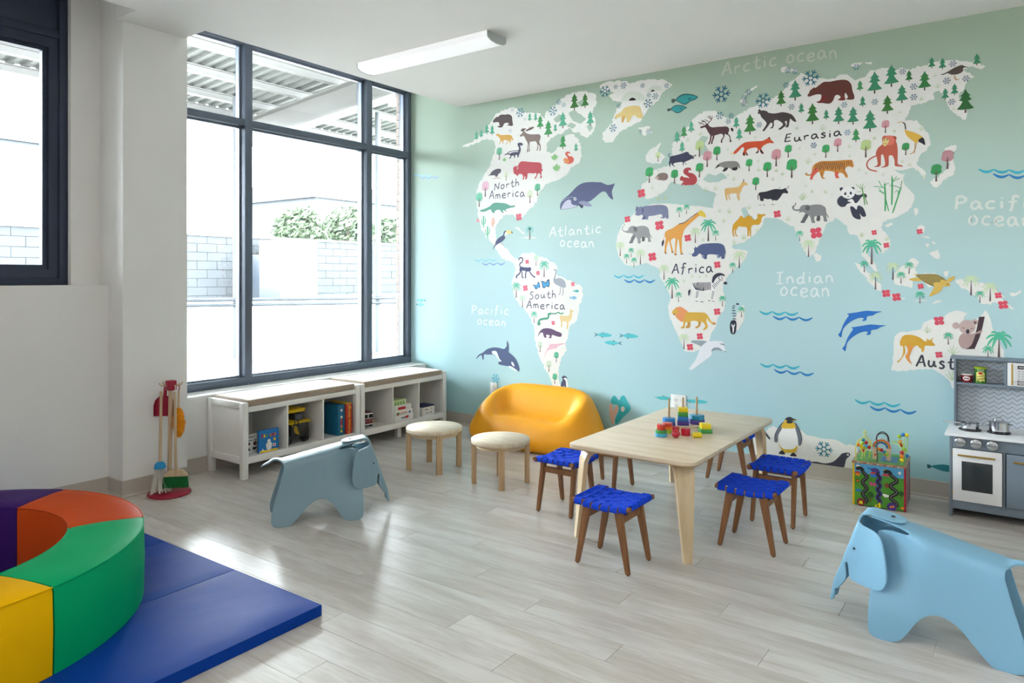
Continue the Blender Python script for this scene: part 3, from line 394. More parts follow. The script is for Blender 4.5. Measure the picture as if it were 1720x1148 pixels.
[-1518,223,-1502,226,-1490,233,-1477,235,-1465,238,-1451,243,-1444,253,-1436,266,-1426,280,-1418,292,-1402,304,-1385,312,-1372,306,-1358,299,-1347,302,-1333,300,-1320,299,-1306,301,-1293,303,-1280,304,-1269,304,-1254,306,-1244,304,-1230,307,-1216,305,-1205,307,-1196,297,-1183,286,-1174,278,-1160,278,-1143,277,-1131,277,-1117,275,-1107,273,-1095,269,-1082,269,-1069,269,-1060,268,-1048,270,-1034,271,-1024,271,-1012,272,-1000,272,-991,268,-977,266,-968,262,-959,255,-948,253,-939,245,-928,248,-914,254,-903,252,-890,249,-876,243,-872,234,-869,220,-866,210,-863,200,-862,188,-858,173,-857,163,-859,149,-862,137,-866,126,-867,113,-872,101,-874,86,-876,74,-886,75,-901,73,-912,71,-923,70,-934,69,-946,72,-958,70,-969,72,-982,70,-992,68,-1005,66,-1015,67,-1028,69,-1040,67,-1050,69,-1063,66,-1077,66,-1087,65,-1098,64,-1112,66,-1124,67,-1137,66,-1147,68,-1161,66,-1170,68,-1182,68,-1197,67,-1206,69,-1220,66,-1231,69,-1242,68,-1257,66,-1267,69,-1279,70,-1293,70,-1302,69,-1318,68,-1327,72,-1342,72,-1353,72,-1364,72,-1379,72,-1390,69,-1404,70,-1414,70,-1429,72,-1444,70,-1456,75,-1471,73,-1486,72,-1499,74,-1514,73,-1526,74,-1540,75,-1539,88,-1535,102,-1534,115,-1534,129,-1530,142,-1528,156,-1525,167,-1525,185,-1521,196,-1518,208]]
SEA=[[-1876,2003,-1863,2015,-1853,2025,-1844,2035,-1833,2042,-1820,2041,-1804,2031,-1792,2029,-1777,2025,-1767,2032,-1750,2038,-1739,2042,-1731,2035,-1715,2023,-1708,2013,-1697,2001,-1712,1996,-1728,1995,-1738,1988,-1752,1982,-1768,1978,-1785,1977,-1799,1981,-1815,1977,-1833,1979,-1846,1988,-1861,1995],
[-1601,1777,-1589,1785,-1573,1792,-1568,1782,-1563,1767,-1555,1754,-1548,1741,-1540,1732,-1526,1725,-1518,1713,-1508,1707,-1521,1696,-1532,1684,-1547,1693,-1554,1699,-1569,1708,-1581,1718,-1583,1731,-1592,1747,-1597,1765],
[-1920,2279,-1907,2286,-1898,2295,-1890,2307,-1876,2316,-1864,2310,-1849,2307,-1833,2303,-1839,2290,-1845,2277,-1856,2265,-1863,2256,-1852,2242,-1845,2227,-1833,2210,-1844,2203,-1857,2194,-1869,2179,-1885,2173,-1892,2189,-1902,2203,-1912,2218,-1915,2234,-1918,2249,-1918,2266],
[-3126,2595,-3114,2604,-3092,2615,-3080,2628,-3061,2620,-3044,2613,-3024,2601,-3034,2585,-3046,2571,-3066,2567,-3082,2564,-3103,2564,-3118,2581],
[-2913,2700,-2892,2703,-2877,2707,-2859,2712,-2839,2692,-2821,2678,-2834,2673,-2854,2663,-2870,2657,-2886,2673,-2895,2686],
[-3002,2522,-2989,2533,-2973,2541,-2957,2545,-2935,2532,-2913,2521,-2929,2505,-2946,2492,-2965,2505,-2983,2512],
[-2821,2500,-2800,2510,-2784,2523,-2778,2510,-2766,2487,-2762,2474,-2782,2465,-2794,2450,-2804,2469,-2814,2486],
[-2699,2726,-2688,2734,-2670,2734,-2652,2740,-2640,2746,-2627,2751,-2606,2740,-2591,2733,-2575,2725,-2591,2722,-2607,2716,-2618,2711,-2637,2707,-2655,2711,-2677,2719],
[-2985,2625,-2968,2633,-2951,2638,-2930,2641,-2913,2630,-2897,2612,-2875,2601,-2861,2591,-2850,2577,-2833,2566,-2821,2556,-2837,2546,-2845,2542,-2859,2531,-2875,2525,-2895,2533,-2909,2541,-2930,2550,-2946,2558,-2955,2575,-2968,2591,-2976,2608]]
FIG=[('bear',[('5a4b4c',-1,[-3745,2655,-3732,2671,-3718,2680,-3705,2689,-3691,2685,-3669,2698,-3643,2700,-3616,2695,-3581,2694,-3555,2683,-3542,2668,-3538,2643,-3534,2614,-3531,2596,-3542,2590,-3573,2596,-3588,2605,-3581,2611,-3571,2608,-3581,2620,-3594,2623,-3608,2623,-3625,2618,-3634,2602,-3651,2591,-3678,2594,-3696,2604,-3687,2608,-3671,2608,-3678,2625,-3678,2636,-3705,2643,-3732,2642,-3742,2647])]),
('coyote',[('d9a650',-1,[-3707,2532,-3700,2544,-3691,2541,-3687,2544,-3674,2532,-3651,2526,-3616,2522,-3581,2520,-3555,2513,-3538,2495,-3528,2469,-3538,2468,-3547,2482,-3551,2472,-3560,2448,-3564,2445,-3568,2453,-3573,2471,-3581,2468,-3590,2452,-3603,2440,-3609,2443,-3594,2456,-3590,2473,-3608,2478,-3629,2477,-3634,2456,-3638,2450,-3644,2452,-3643,2472,-3651,2476,-3665,2460,-3678,2447,-3682,2449,-3669,2467,-3665,2488,-3678,2508,-3691,2520,-3703,2525])]),
('moose',[('88766f',-1,[-3461,2495,-3454,2506,-3435,2515,-3431,2528,-3410,2526,-3389,2509,-3360,2499,-3326,2493,-3285,2490,-3262,2484,-3252,2469,-3256,2449,-3264,2430,-3262,2412,-3252,2394,-3252,2360,-3260,2349,-3264,2355,-3260,2375,-3264,2392,-3275,2404,-3275,2383,-3281,2363,-3289,2354,-3293,2358,-3285,2377,-3283,2401,-3293,2423,-3310,2436,-3335,2434,-3358,2435,-3361,2420,-3361,2385,-3361,2358,-3370,2352,-3372,2359,-3368,2386,-3370,2421,-3375,2387,-3378,2359,-3386,2351,-3390,2355,-3383,2388,-3380,2422,-3386,2436,-3400,2459,-3410,2477,-3423,2492,-3435,2492,-3448,2488]),('6b5850',0,[-3418,2527,-3444,2533,-3456,2542,-3444,2544,-3452,2558,-3439,2548,-3431,2563,-3425,2552,-3401,2554,-3397,2548,-3414,2537]),('6b5850',0,[-3406,2529,-3393,2541,-3368,2548,-3360,2561,-3351,2550,-3335,2561,-3330,2554,-3316,2559,-3322,2545,-3343,2535,-3368,2531,-3389,2527])]),
('skunk',[('4a4a62',-1,[-3629,2353,-3599,2361,-3573,2376,-3529,2380,-3482,2377,-3469,2390,-3478,2411,-3485,2430,-3474,2439,-3448,2438,-3431,2427,-3435,2414,-3448,2412,-3456,2420,-3456,2402,-3451,2384,-3456,2360,-3469,2337,-3474,2320,-3485,2318,-3486,2336,-3503,2341,-3512,2321,-3522,2317,-3522,2336,-3547,2335,-3555,2318,-3573,2317,-3560,2332,-3564,2347,-3590,2353,-3608,2351]),('ece8e6',-1,[-3581,2366,-3538,2374,-3482,2370,-3476,2364,-3529,2366,-3568,2359])]),
('squirrel',[('dd6656',-1,[-3013,2309,-2997,2317,-2978,2313,-2970,2304,-2978,2298,-2989,2303,-2991,2293,-2974,2278,-2951,2273,-2935,2251,-2943,2229,-2966,2218,-2997,2219,-2989,2246,-2997,2274,-3013,2292]),('e8955c',-1,[-3035,2251,-3024,2266,-3009,2268,-2989,2256,-2978,2239,-2982,2222,-3001,2220,-3017,2229,-3030,2227,-3021,2243])]),
('eagle',[('5b5864',-1,[-3795,2189,-3772,2204,-3759,2220,-3723,2237,-3687,2241,-3660,2235,-3656,2219,-3665,2205,-3687,2193,-3696,2176,-3709,2173,-3723,2182,-3718,2188,-3741,2188,-3772,2191]),('b88e84',5,[-3741,2157,-3709,2163,-3678,2160,-3669,2152])]),
('bison',[('c4505c',-1,[-3529,2225,-3525,2239,-3503,2247,-3485,2244,-3474,2259,-3456,2278,-3427,2280,-3368,2270,-3310,2261,-3269,2256,-3248,2245,-3240,2227,-3242,2203,-3234,2199,-3236,2179,-3244,2181,-3244,2166,-3244,2146,-3240,2128,-3256,2125,-3256,2136,-3252,2153,-3267,2168,-3281,2159,-3293,2136,-3301,2126,-3314,2127,-3306,2137,-3293,2156,-3297,2171,-3326,2170,-3376,2176,-3383,2157,-3389,2133,-3403,2125,-3406,2135,-3403,2148,-3414,2151,-3417,2131,-3428,2126,-3431,2137,-3427,2154,-3439,2172,-3465,2178,-3482,2165,-3491,2160,-3499,2177,-3516,2179,-3525,2197]),('f0e4e0',5,[-3491,2218,-3479,2228,-3488,2239])]),
('alligator',[('62a491',-1,[-3884,1894,-3859,1900,-3822,1908,-3795,1918,-3772,1927,-3750,1944,-3714,1951,-3669,1947,-3634,1943,-3599,1935,-3573,1923,-3547,1915,-3516,1917,-3508,1910,-3521,1902,-3555,1898,-3590,1892,-3608,1886,-3603,1875,-3594,1870,-3608,1870,-3621,1879,-3629,1883,-3638,1877,-3627,1860,-3643,1861,-3659,1874,-3669,1886,-3705,1888,-3714,1881,-3730,1877,-3723,1865,-3741,1864,-3759,1880,-3763,1894,-3781,1895,-3804,1889,-3831,1882,-3872,1882])]),
('toucan',[('4a5276',-1,[-3748,1543,-3736,1571,-3718,1599,-3714,1617,-3691,1641,-3660,1658,-3634,1671,-3629,1692,-3616,1706,-3601,1705,-3608,1688,-3621,1667,-3612,1646,-3634,1622,-3665,1605,-3696,1593,-3723,1574]),('f0eeee',-1,[-3616,1685,-3603,1702,-3590,1687,-3603,1663,-3621,1664]),('ecd083',-1,[-3603,1702,-3581,1708,-3551,1701,-3542,1684,-3560,1679,-3590,1684,-3601,1691]),('3a3844',0,[-3551,1701,-3534,1688,-3534,1681,-3547,1686]),('a87c84',4,[-3656,1604,-3643,1590,-3627,1584])]),
('whale',[('5c6186',-1,[-3064,1866,-3060,1903,-3036,1935,-2989,1965,-2951,1995,-2905,2032,-2852,2054,-2784,2057,-2718,2050,-2689,2047,-2637,2023,-2595,2025,-2572,2029,-2582,2005,-2595,1977,-2596,1952,-2586,1906,-2620,1928,-2645,1964,-2671,1975,-2703,1962,-2742,1935,-2784,1909,-2822,1900,-2852,1897,-2875,1885,-2897,1876,-2928,1865,-2982,1858,-3052,1855]),('c8c9dc',-1,[-3053,1865,-3036,1894,-3013,1920,-2982,1931,-2962,1923,-2959,1900,-2939,1885,-2905,1880,-2928,1868,-2989,1860,-3048,1858]),('9499b8',6,[-3044,1922,-2997,1945,-2951,1949,-2913,1943]),('f0f0f0',-1,[-2911,1931,-2913,1926,-2918,1922,-2924,1921,-2931,1923,-2935,1927,-2937,1933,-2935,1938,-2931,1942,-2924,1943,-2918,1941,-2913,1937]),('2c2c40',-1,[-2917,1932,-2918,1929,-2921,1927,-2924,1926,-2927,1927,-2930,1930,-2931,1933,-2930,1935,-2927,1937,-2924,1938,-2921,1937,-2918,1935]),('3b3f60',-1,[-2886,1892,-2848,1880,-2859,1854,-2882,1872]),('9297b6',-1,[-2890,1902,-2859,1914,-2807,1901,-2770,1869,-2792,1865,-2829,1870,-2867,1884])]),
('monkey',[('484e78',10,[-3472,1453,-3464,1470,-3442,1473,-3430,1459,-3438,1438,-3458,1425,-3461,1407,-3447,1392]),('484e78',-1,[-3455,1397,-3417,1394,-3371,1391,-3362,1395,-3350,1389,-3346,1372,-3358,1362,-3383,1357,-3417,1365,-3442,1365,-3459,1359,-3464,1376]),('484e78',12,[-3451,1365,-3464,1341,-3498,1317,-3489,1303]),('484e78',10,[-3441,1365,-3438,1338,-3436,1310,-3421,1308]),('484e78',11,[-3396,1362,-3402,1331,-3402,1299]),('484e78',10,[-3362,1362,-3346,1337,-3317,1313,-3304,1312])]),
('ostrich',[('9ea4b2',11,[-3122,1370,-3106,1369,-3102,1353,-3110,1323,-3118,1293]),('a4aab6',-1,[-3123,1303,-3110,1296,-3082,1303,-3051,1300,-3023,1283,-3011,1256,-3011,1230,-3035,1226,-3066,1236,-3098,1249,-3122,1266,-3128,1290]),('9a98a2',6,[-3058,1233,-3062,1203,-3066,1176,-3078,1169]),('9a98a2',6,[-3035,1230,-3036,1196,-3039,1169,-3047,1166])]),
('butterfly',[('2b3a58',0,[-3333,1249,-3308,1247,-3292,1241,-3278,1274,-3265,1265,-3256,1238,-3261,1221,-3279,1226,-3288,1210,-3307,1215,-3315,1233]),('49a4dd',0,[-3325,1246,-3308,1242,-3290,1236,-3278,1266,-3269,1261,-3261,1238,-3265,1226,-3280,1230,-3289,1217,-3303,1220,-3310,1234])]),
('butterfly',[('2b3a58',0,[-3248,1280,-3218,1276,-3202,1266,-3186,1288,-3168,1295,-3164,1262,-3167,1232,-3186,1230,-3198,1238,-3210,1221,-3233,1225,-3238,1255]),('49a4dd',0,[-3241,1274,-3220,1271,-3201,1259,-3184,1279,-3174,1285,-3171,1262,-3173,1237,-3186,1235,-3198,1246,-3211,1228,-3227,1230,-3231,1255])]),
('snake',[('4f9c80',10,[-3031,1024,-3058,1016,-3082,1026,-3106,1015,-3146,1014,-3174,1008]),('4f9c80',17,[-3146,1014,-3176,1008,-3174,991,-3186,974,-3218,970,-3255,961,-3271,944,-3269,923]),('4f9c80',-1,[-3252,929,-3255,920,-3261,914,-3269,912,-3277,914,-3283,919,-3285,928,-3283,936,-3277,942,-3269,945,-3261,943,-3255,937])]),
('llama',[('e4cd96',-1,[-2969,1056,-2961,1054,-2953,1048,-2934,1039,-2950,1030,-2950,1005,-2957,978,-2973,958,-2988,951,-2984,931,-2992,897,-3004,897,-3000,937,-3008,953,-3035,956,-3043,942,-3043,915,-3058,905,-3055,928,-3058,955,-3066,981,-3066,1001,-3043,1002,-2996,1000,-2973,1011,-2973,1038])]),
('anteater',[('62496c',-1,[-3280,820,-3271,845,-3255,869,-3230,887,-3186,894,-3138,888,-3098,873,-3055,861,-3049,841,-3062,829,-3098,832,-3138,841,-3146,823,-3150,813,-3162,814,-3178,818,-3162,826,-3170,839,-3198,838,-3194,821,-3202,814,-3218,820,-3226,840,-3230,853,-3247,856,-3263,842])]),
('orca',[('4c5c84',-1,[-3931,592,-3912,619,-3889,638,-3852,655,-3820,679,-3784,695,-3730,706,-3677,705,-3632,698,-3615,705,-3597,727,-3596,763,-3589,768,-3576,739,-3574,704,-3576,674,-3545,656,-3511,631,-3485,597,-3468,557,-3464,529,-3472,519,-3485,520,-3519,535,-3554,554,-3589,555,-3641,558,-3672,562,-3687,569,-3681,584,-3659,591,-3677,605,-3694,626,-3721,638,-3757,643,-3802,639,-3839,638,-3843,620,-3846,593,-3859,597,-3868,629,-3894,620,-3922,596]),('e6ebf0',-1,[-3757,668,-3721,677,-3699,665,-3685,633,-3668,606,-3650,593,-3668,592,-3694,615,-3717,638,-3744,647]),('e6ebf0',-1,[-3549,593,-3532,591,-3517,567,-3521,556,-3541,569]),('e6ebf0',-1,[-3580,556,-3554,557,-3519,542,-3485,524,-3489,518,-3528,528,-3562,541])]),
('pink_dolphin',[('e4bac8',-1,[-3214,653,-3206,691,-3186,726,-3170,748,-3162,765,-3138,768,-3090,771,-3058,777,-3011,778,-3043,768,-3066,760,-3090,745,-3098,732,-3110,734,-3138,726,-3178,713,-3198,692])]),
('penguin',[('f2f2f2',-1,[-3039,511,-3015,513,-2996,478,-2988,432,-3000,418,-3035,414]),('474a6c',-1,[-3056,413,-3055,453,-3039,488,-3049,500,-3039,514,-3019,519,-2997,504,-2996,498,-3015,503,-3031,495,-3015,483,-3008,457,-3008,416,-3018,415,-3023,442,-3031,414])]),
('igloo',[('dfe4da',-1,[-2517,2650,-2506,2683,-2479,2708,-2444,2717,-2409,2716,-2372,2704,-2341,2681,-2321,2650,-2314,2627,-2402,2640]),('2e2530',-1,[-2449,2647,-2444,2660,-2423,2666,-2402,2656,-2396,2643]),('9db8a8',2,[-2458,2704,-2447,2703]),('9db8a8',2,[-2440,2702,-2429,2701]),('9db8a8',2,[-2422,2699,-2411,2698]),('9db8a8',2,[-2404,2696,-2393,2695]),('9db8a8',2,[-2386,2694,-2375,2693]),('9db8a8',2,[-2368,2691,-2357,2690]),('9db8a8',2,[-2479,2697,-2467,2696]),('9db8a8',2,[-2460,2694,-2449,2693]),('9db8a8',2,[-2442,2691,-2431,2690]),('9db8a8',2,[-2424,2689,-2413,2688]),('9db8a8',2,[-2407,2686,-2396,2685]),('9db8a8',2,[-2389,2683,-2378,2683]),('9db8a8',2,[-2371,2681,-2360,2680]),('9db8a8',2,[-2353,2678,-2343,2677]),('9db8a8',2,[-2492,2688,-2481,2687]),('9db8a8',2,[-2474,2685,-2463,2684]),('9db8a8',2,[-2456,2682,-2445,2681]),('9db8a8',2,[-2438,2680,-2427,2679]),('9db8a8',2,[-2420,2677,-2409,2676]),('9db8a8',2,[-2402,2674,-2392,2673]),('9db8a8',2,[-2385,2672,-2374,2671]),('9db8a8',2,[-2367,2669,-2356,2668]),('9db8a8',2,[-2349,2666,-2338,2665]),('9db8a8',2,[-2503,2678,-2492,2677]),('9db8a8',2,[-2485,2675,-2474,2674]),('9db8a8',2,[-2467,2672,-2456,2671]),('9db8a8',2,[-2389,2661,-2378,2660]),('9db8a8',2,[-2371,2658,-2360,2657]),('9db8a8',2,[-2353,2656,-2343,2655]),('9db8a8',2,[-2336,2653,-2325,2652]),('9db8a8',2,[-2510,2666,-2499,2665]),('9db8a8',2,[-2492,2663,-2481,2662]),('9db8a8',2,[-2474,2661,-2463,2660]),('9db8a8',2,[-2389,2649,-2378,2648]),('9db8a8',2,[-2371,2646,-2360,2645]),('9db8a8',2,[-2353,2643,-2343,2642]),('9db8a8',2,[-2336,2641,-2325,2640])]),
('igloo',[('dfe4da',-1,[-2304,2688,-2287,2716,-2261,2730,-2228,2730,-2195,2717,-2175,2693,-2172,2680,-2241,2682]),('2e2530',-1,[-2273,2688,-2261,2700,-2249,2698,-2242,2689]),('9db8a8',2,[-2267,2721,-2259,2720]),('9db8a8',2,[-2254,2719,-2246,2718]),('9db8a8',2,[-2241,2717,-2233,2716]),('9db8a8',2,[-2228,2715,-2220,2714]),('9db8a8',2,[-2214,2713,-2206,2712]),('9db8a8',2,[-2201,2711,-2193,2710]),('9db8a8',2,[-2281,2714,-2273,2714]),('9db8a8',2,[-2267,2712,-2259,2712]),('9db8a8',2,[-2254,2710,-2246,2710]),('9db8a8',2,[-2241,2708,-2233,2708]),('9db8a8',2,[-2228,2706,-2220,2706]),('9db8a8',2,[-2214,2704,-2206,2704]),('9db8a8',2,[-2201,2702,-2193,2702]),('9db8a8',2,[-2287,2707,-2279,2706]),('9db8a8',2,[-2274,2705,-2266,2704]),('9db8a8',2,[-2237,2699,-2230,2699]),('9db8a8',2,[-2224,2697,-2216,2697]),('9db8a8',2,[-2211,2695,-2203,2694]),('9db8a8',2,[-2198,2693,-2190,2692])]),
('polar_bear',[('e2c886',-1,[-2570,2530,-2563,2552,-2542,2561,-2517,2571,-2499,2591,-2472,2603,-2430,2605,-2389,2600,-2361,2587,-2351,2555,-2341,2522,-2338,2500,-2361,2503,-2382,2509,-2402,2530,-2423,2527,-2437,2504,-2454,2484,-2472,2489,-2468,2508,-2485,2526,-2496,2517,-2503,2490,-2513,2494,-2510,2513,-2506,2528,-2535,2532,-2556,2525]),('d8a860',-1,[-2510,2529,-2482,2533,-2499,2489,-2513,2494]),('2e2530',-1,[-2560,2528,-2561,2526,-2562,2525,-2564,2525,-2566,2526,-2568,2527,-2569,2529,-2568,2531,-2566,2532,-2564,2533,-2562,2532,-2561,2530])]),
('flatfish',[('35676a',-1,[-2078,2599,-2053,2624,-2015,2634,-1965,2625,-1921,2606,-1909,2593,-1931,2579,-1965,2572,-1996,2555,-2021,2558,-2053,2578]),('31999a',-1,[-2069,2598,-2046,2616,-2012,2624,-1965,2617,-1928,2604,-1916,2594,-1937,2585,-1968,2580,-1996,2565,-2021,2565,-2050,2583]),('4c5e5c',-1,[-2107,2607,-2091,2608,-2077,2600,-2081,2589,-2092,2580,-2107,2582]),('1f5f66',-1,[-1987,2595,-1971,2596,-1958,2591,-1974,2586])]),
('flatfish',[('35676a',-1,[-2117,2538,-2091,2558,-2059,2560,-2021,2550,-1991,2531,-2014,2520,-2040,2503,-2072,2502,-2094,2518]),('31999a',-1,[-2109,2537,-2088,2552,-2059,2554,-2024,2545,-1999,2532,-2018,2525,-2043,2511,-2071,2510,-2091,2522]),('4c5e5c',-1,[-2141,2542,-2120,2542,-2115,2529,-2139,2524]),('1f5f66',-1,[-2046,2533,-2036,2535,-2030,2531,-2040,2528])]),
('wolf',[('493e40',-1,[-1489,2422,-1485,2434,-1484,2448,-1474,2448,-1466,2439,-1446,2437,-1421,2424,-1424,2420,-1413,2416,-1391,2409,-1364,2407,-1327,2409,-1295,2400,-1268,2386,-1250,2364,-1238,2338,-1247,2334,-1263,2346,-1276,2359,-1281,2338,-1287,2308,-1297,2305,-1310,2309,-1300,2318,-1297,2337,-1300,2348,-1311,2342,-1303,2321,-1316,2309,-1337,2295,-1353,2297,-1343,2307,-1327,2319,-1324,2332,-1343,2351,-1364,2362,-1381,2356,-1381,2328,-1391,2310,-1407,2313,-1394,2321,-1391,2341,-1402,2348,-1419,2327,-1441,2302,-1443,2297,-1457,2301,-1441,2324,-1430,2345,-1438,2363,-1463,2392,-1474,2416,-1482,2418])]),
('reindeer',[('57383f',-1,[-1894,2376,-1884,2384,-1859,2388,-1847,2398,-1835,2393,-1826,2378,-1802,2366,-1766,2365,-1730,2362,-1701,2359,-1686,2344,-1686,2324,-1692,2310,-1678,2291,-1673,2264,-1667,2253,-1675,2247,-1681,2254,-1681,2277,-1689,2295,-1707,2306,-1716,2307,-1719,2290,-1733,2268,-1733,2251,-1743,2252,-1741,2272,-1727,2291,-1730,2306,-1745,2314,-1778,2308,-1789,2306,-1791,2289,-1802,2267,-1803,2251,-1814,2251,-1811,2271,-1802,2296,-1807,2309,-1811,2286,-1820,2260,-1826,2249,-1835,2252,-1826,2270,-1821,2293,-1820,2313,-1832,2332,-1844,2354,-1856,2373,-1874,2371,-1887,2370]),('2e2228',-1,[-1672,2345,-1660,2343,-1654,2326,-1663,2320,-1671,2330]),('57383f',5,[-1845,2392,-1859,2412,-1884,2427]),('57383f',5,[-1862,2394,-1887,2405,-1908,2414]),('57383f',4,[-1887,2405,-1899,2393]),('57383f',5,[-1841,2394,-1826,2405,-1813,2421,-1819,2440,-1832,2452]),('57383f',4,[-1813,2426,-1826,2434,-1844,2447]),('57383f',4,[-1815,2418,-1805,2431,-1808,2446]),('57383f',4,[-1826,2405,-1844,2419,-1862,2428]),('57383f',4,[-1859,2412,-1874,2415,-1887,2413])]),
('fox',[('d4532f',-1,[-1657,2165,-1649,2181,-1626,2202,-1597,2224,-1568,2236,-1529,2236,-1490,2234,-1456,2233,-1429,2243,-1412,2253,-1407,2250,-1404,2237,-1390,2222,-1382,2210,-1396,2210,-1412,2213,-1434,2204,-1456,2192,-1465,2179,-1451,2155,-1448,2145,-1462,2146,-1473,2163,-1478,2178,-1484,2159,-1492,2153,-1505,2154,-1490,2168,-1492,2188,-1512,2193,-1540,2190,-1560,2181,-1566,2167,-1560,2152,-1551,2146,-1566,2145,-1571,2159,-1574,2145,-1588,2146,-1591,2161,-1583,2180,-1583,2200,-1597,2202,-1620,2178,-1643,2163]),('33282c',0,[-1476,2174,-1465,2173,-1456,2159,-1448,2145,-1462,2146,-1472,2162]),('33282c',0,[-1491,2166,-1480,2167,-1486,2153,-1505,2154]),('33282c',0,[-1589,2165,-1579,2168,-1573,2145,-1587,2146]),('33282c',0,[-1568,2167,-1562,2164,-1558,2152,-1550,2146,-1564,2145]),('f0dcb8',-1,[-1676,2171,-1657,2177,-1652,2161,-1672,2162]),('33282c',0,[-1421,2245,-1410,2254,-1406,2240]),('f0dcb8',-1,[-1456,2192,-1434,2205,-1407,2211,-1429,2210,-1451,2200])]),
('wild_boar',[('3c3e58',5,[-2118,2207,-2130,2211,-2134,2201,-2124,2190,-2109,2188]),('3c3e58',-1,[-2122,2187,-2100,2194,-2061,2199,-2023,2206,-1998,2213,-1982,2209,-1973,2194,-1954,2183,-1939,2181,-1925,2186,-1925,2177,-1939,2168,-1939,2159,-1957,2159,-1973,2152,-1998,2145,-2007,2140,-1992,2121,-2001,2125,-2014,2141,-2017,2129,-2016,2117,-2023,2121,-2026,2142,-2055,2143,-2080,2142,-2096,2133,-2082,2112,-2090,2115,-2109,2134,-2109,2147,-2119,2135,-2118,2117,-2125,2120,-2130,2146,-2125,2163]),('e8e4e0',4,[-1948,2177,-1941,2172,-1931,2180])]),
('badger',[('8e8b88',-1,[-1772,2095,-1748,2110,-1713,2117,-1672,2116,-1637,2111,-1620,2098,-1611,2080,-1607,2057,-1617,2066,-1623,2073,-1631,2050,-1649,2048,-1666,2056,-1683,2069,-1698,2065,-1707,2051,-1730,2049,-1722,2061,-1722,2073,-1745,2084,-1766,2083,-1785,2073,-1781,2081]),('38343a',-1,[-1716,2072,-1692,2070,-1707,2051,-1732,2049]),('38343a',-1,[-1660,2067,-1626,2070,-1631,2052,-1660,2051]),('38343a',0,[-1784,2072,-1766,2094,-1752,2102,-1757,2086,-1772,2078])]),
('hedgehog',[('8a7872',-1,[-2243,2042,-2226,2059,-2210,2073,-2184,2078,-2154,2073,-2138,2058,-2138,2037,-2151,2023,-2177,2021,-2197,2026,-2217,2028,-2226,2038]),('c9aea4',-1,[-2243,2042,-2226,2056,-2213,2049,-2210,2033,-2220,2036])]),
('squirrel',[('b8484e',-1,[-2045,2014,-2042,2032,-2030,2043,-2017,2033,-1992,2028,-1973,2021,-1986,2036,-2011,2054,-2019,2072,-2011,2092,-1986,2099,-1964,2093,-1961,2076,-1976,2080,-1979,2063,-1948,2054,-1923,2031,-1916,2001,-1926,1981,-1948,1971,-1979,1973,-2004,1972,-2023,1980,-2026,1974,-2036,1976,-2026,1992,-2017,2000,-2030,2007])]),
('antelope',[('e5ba78',-1,[-1707,1930,-1672,1931,-1631,1932,-1608,1943,-1597,1962,-1583,1966,-1563,1956,-1556,1944,-1568,1940,-1583,1938,-1597,1913,-1605,1894,-1614,1883,-1611,1843,-1619,1841,-1623,1869,-1626,1887,-1649,1891,-1683,1888,-1698,1880,-1696,1848,-1704,1846,-1712,1878,-1716,1910,-1714,1924]),('e5ba78',7,[-1686,1891,-1686,1868,-1678,1847]),('e5ba78',6,[-1631,1890,-1626,1864,-1620,1845]),('3a3438',5,[-1588,1963,-1584,1972,-1585,1985])]),
('ox',[('2c2d38',-1,[-1481,1877,-1473,1885,-1434,1888,-1401,1896,-1369,1901,-1342,1896,-1321,1897,-1308,1902,-1297,1887,-1289,1873,-1297,1865,-1308,1869,-1324,1867,-1338,1846,-1354,1828,-1367,1823,-1383,1827,-1390,1821,-1399,1835,-1423,1835,-1448,1841,-1448,1825,-1470,1828,-1476,1854]),('2c2d38',5,[-1478,1882,-1487,1863,-1486,1835]),('2c2d38',3,[-1347,1898,-1346,1908,-1341,1912]),('2c2d38',3,[-1305,1899,-1288,1902,-1285,1910,-1295,1915]),('efeceb',9,[-1468,1828,-1472,1803]),('efeceb',9,[-1452,1827,-1448,1802]),('efeceb',8,[-1390,1823,-1393,1801]),('efeceb',8,[-1374,1825,-1380,1803]),('2c2d38',6,[-1477,1800,-1468,1799]),('2c2d38',6,[-1452,1798,-1443,1798]),('2c2d38',6,[-1398,1800,-1389,1799]),('2c2d38',6,[-1386,1797,-1379,1796])]),
('hippopotamus',[('7f84a2',-1,[-2401,1783,-2394,1798,-2397,1820,-2391,1839,-2390,1848,-2377,1838,-2357,1838,-2354,1847,-2347,1836,-2323,1841,-2276,1843,-2223,1844,-2184,1842,-2151,1831,-2138,1812,-2135,1788,-2133,1763,-2133,1742,-2151,1741,-2158,1752,-2164,1743,-2190,1745,-2197,1751,-2180,1755,-2187,1772,-2210,1773,-2250,1766,-2283,1765,-2293,1759,-2295,1742,-2316,1740,-2320,1748,-2327,1741,-2347,1743,-2337,1752,-2333,1767,-2350,1777,-2371,1772,-2391,1776]),('585d80',-1,[-2347,1825,-2333,1820,-2333,1797,-2347,1785,-2342,1805]),('5f6488',-1,[-2343,1746,-2330,1770,-2320,1770,-2316,1745]),('4a4e6c',4,[-2390,1835,-2383,1813])]),
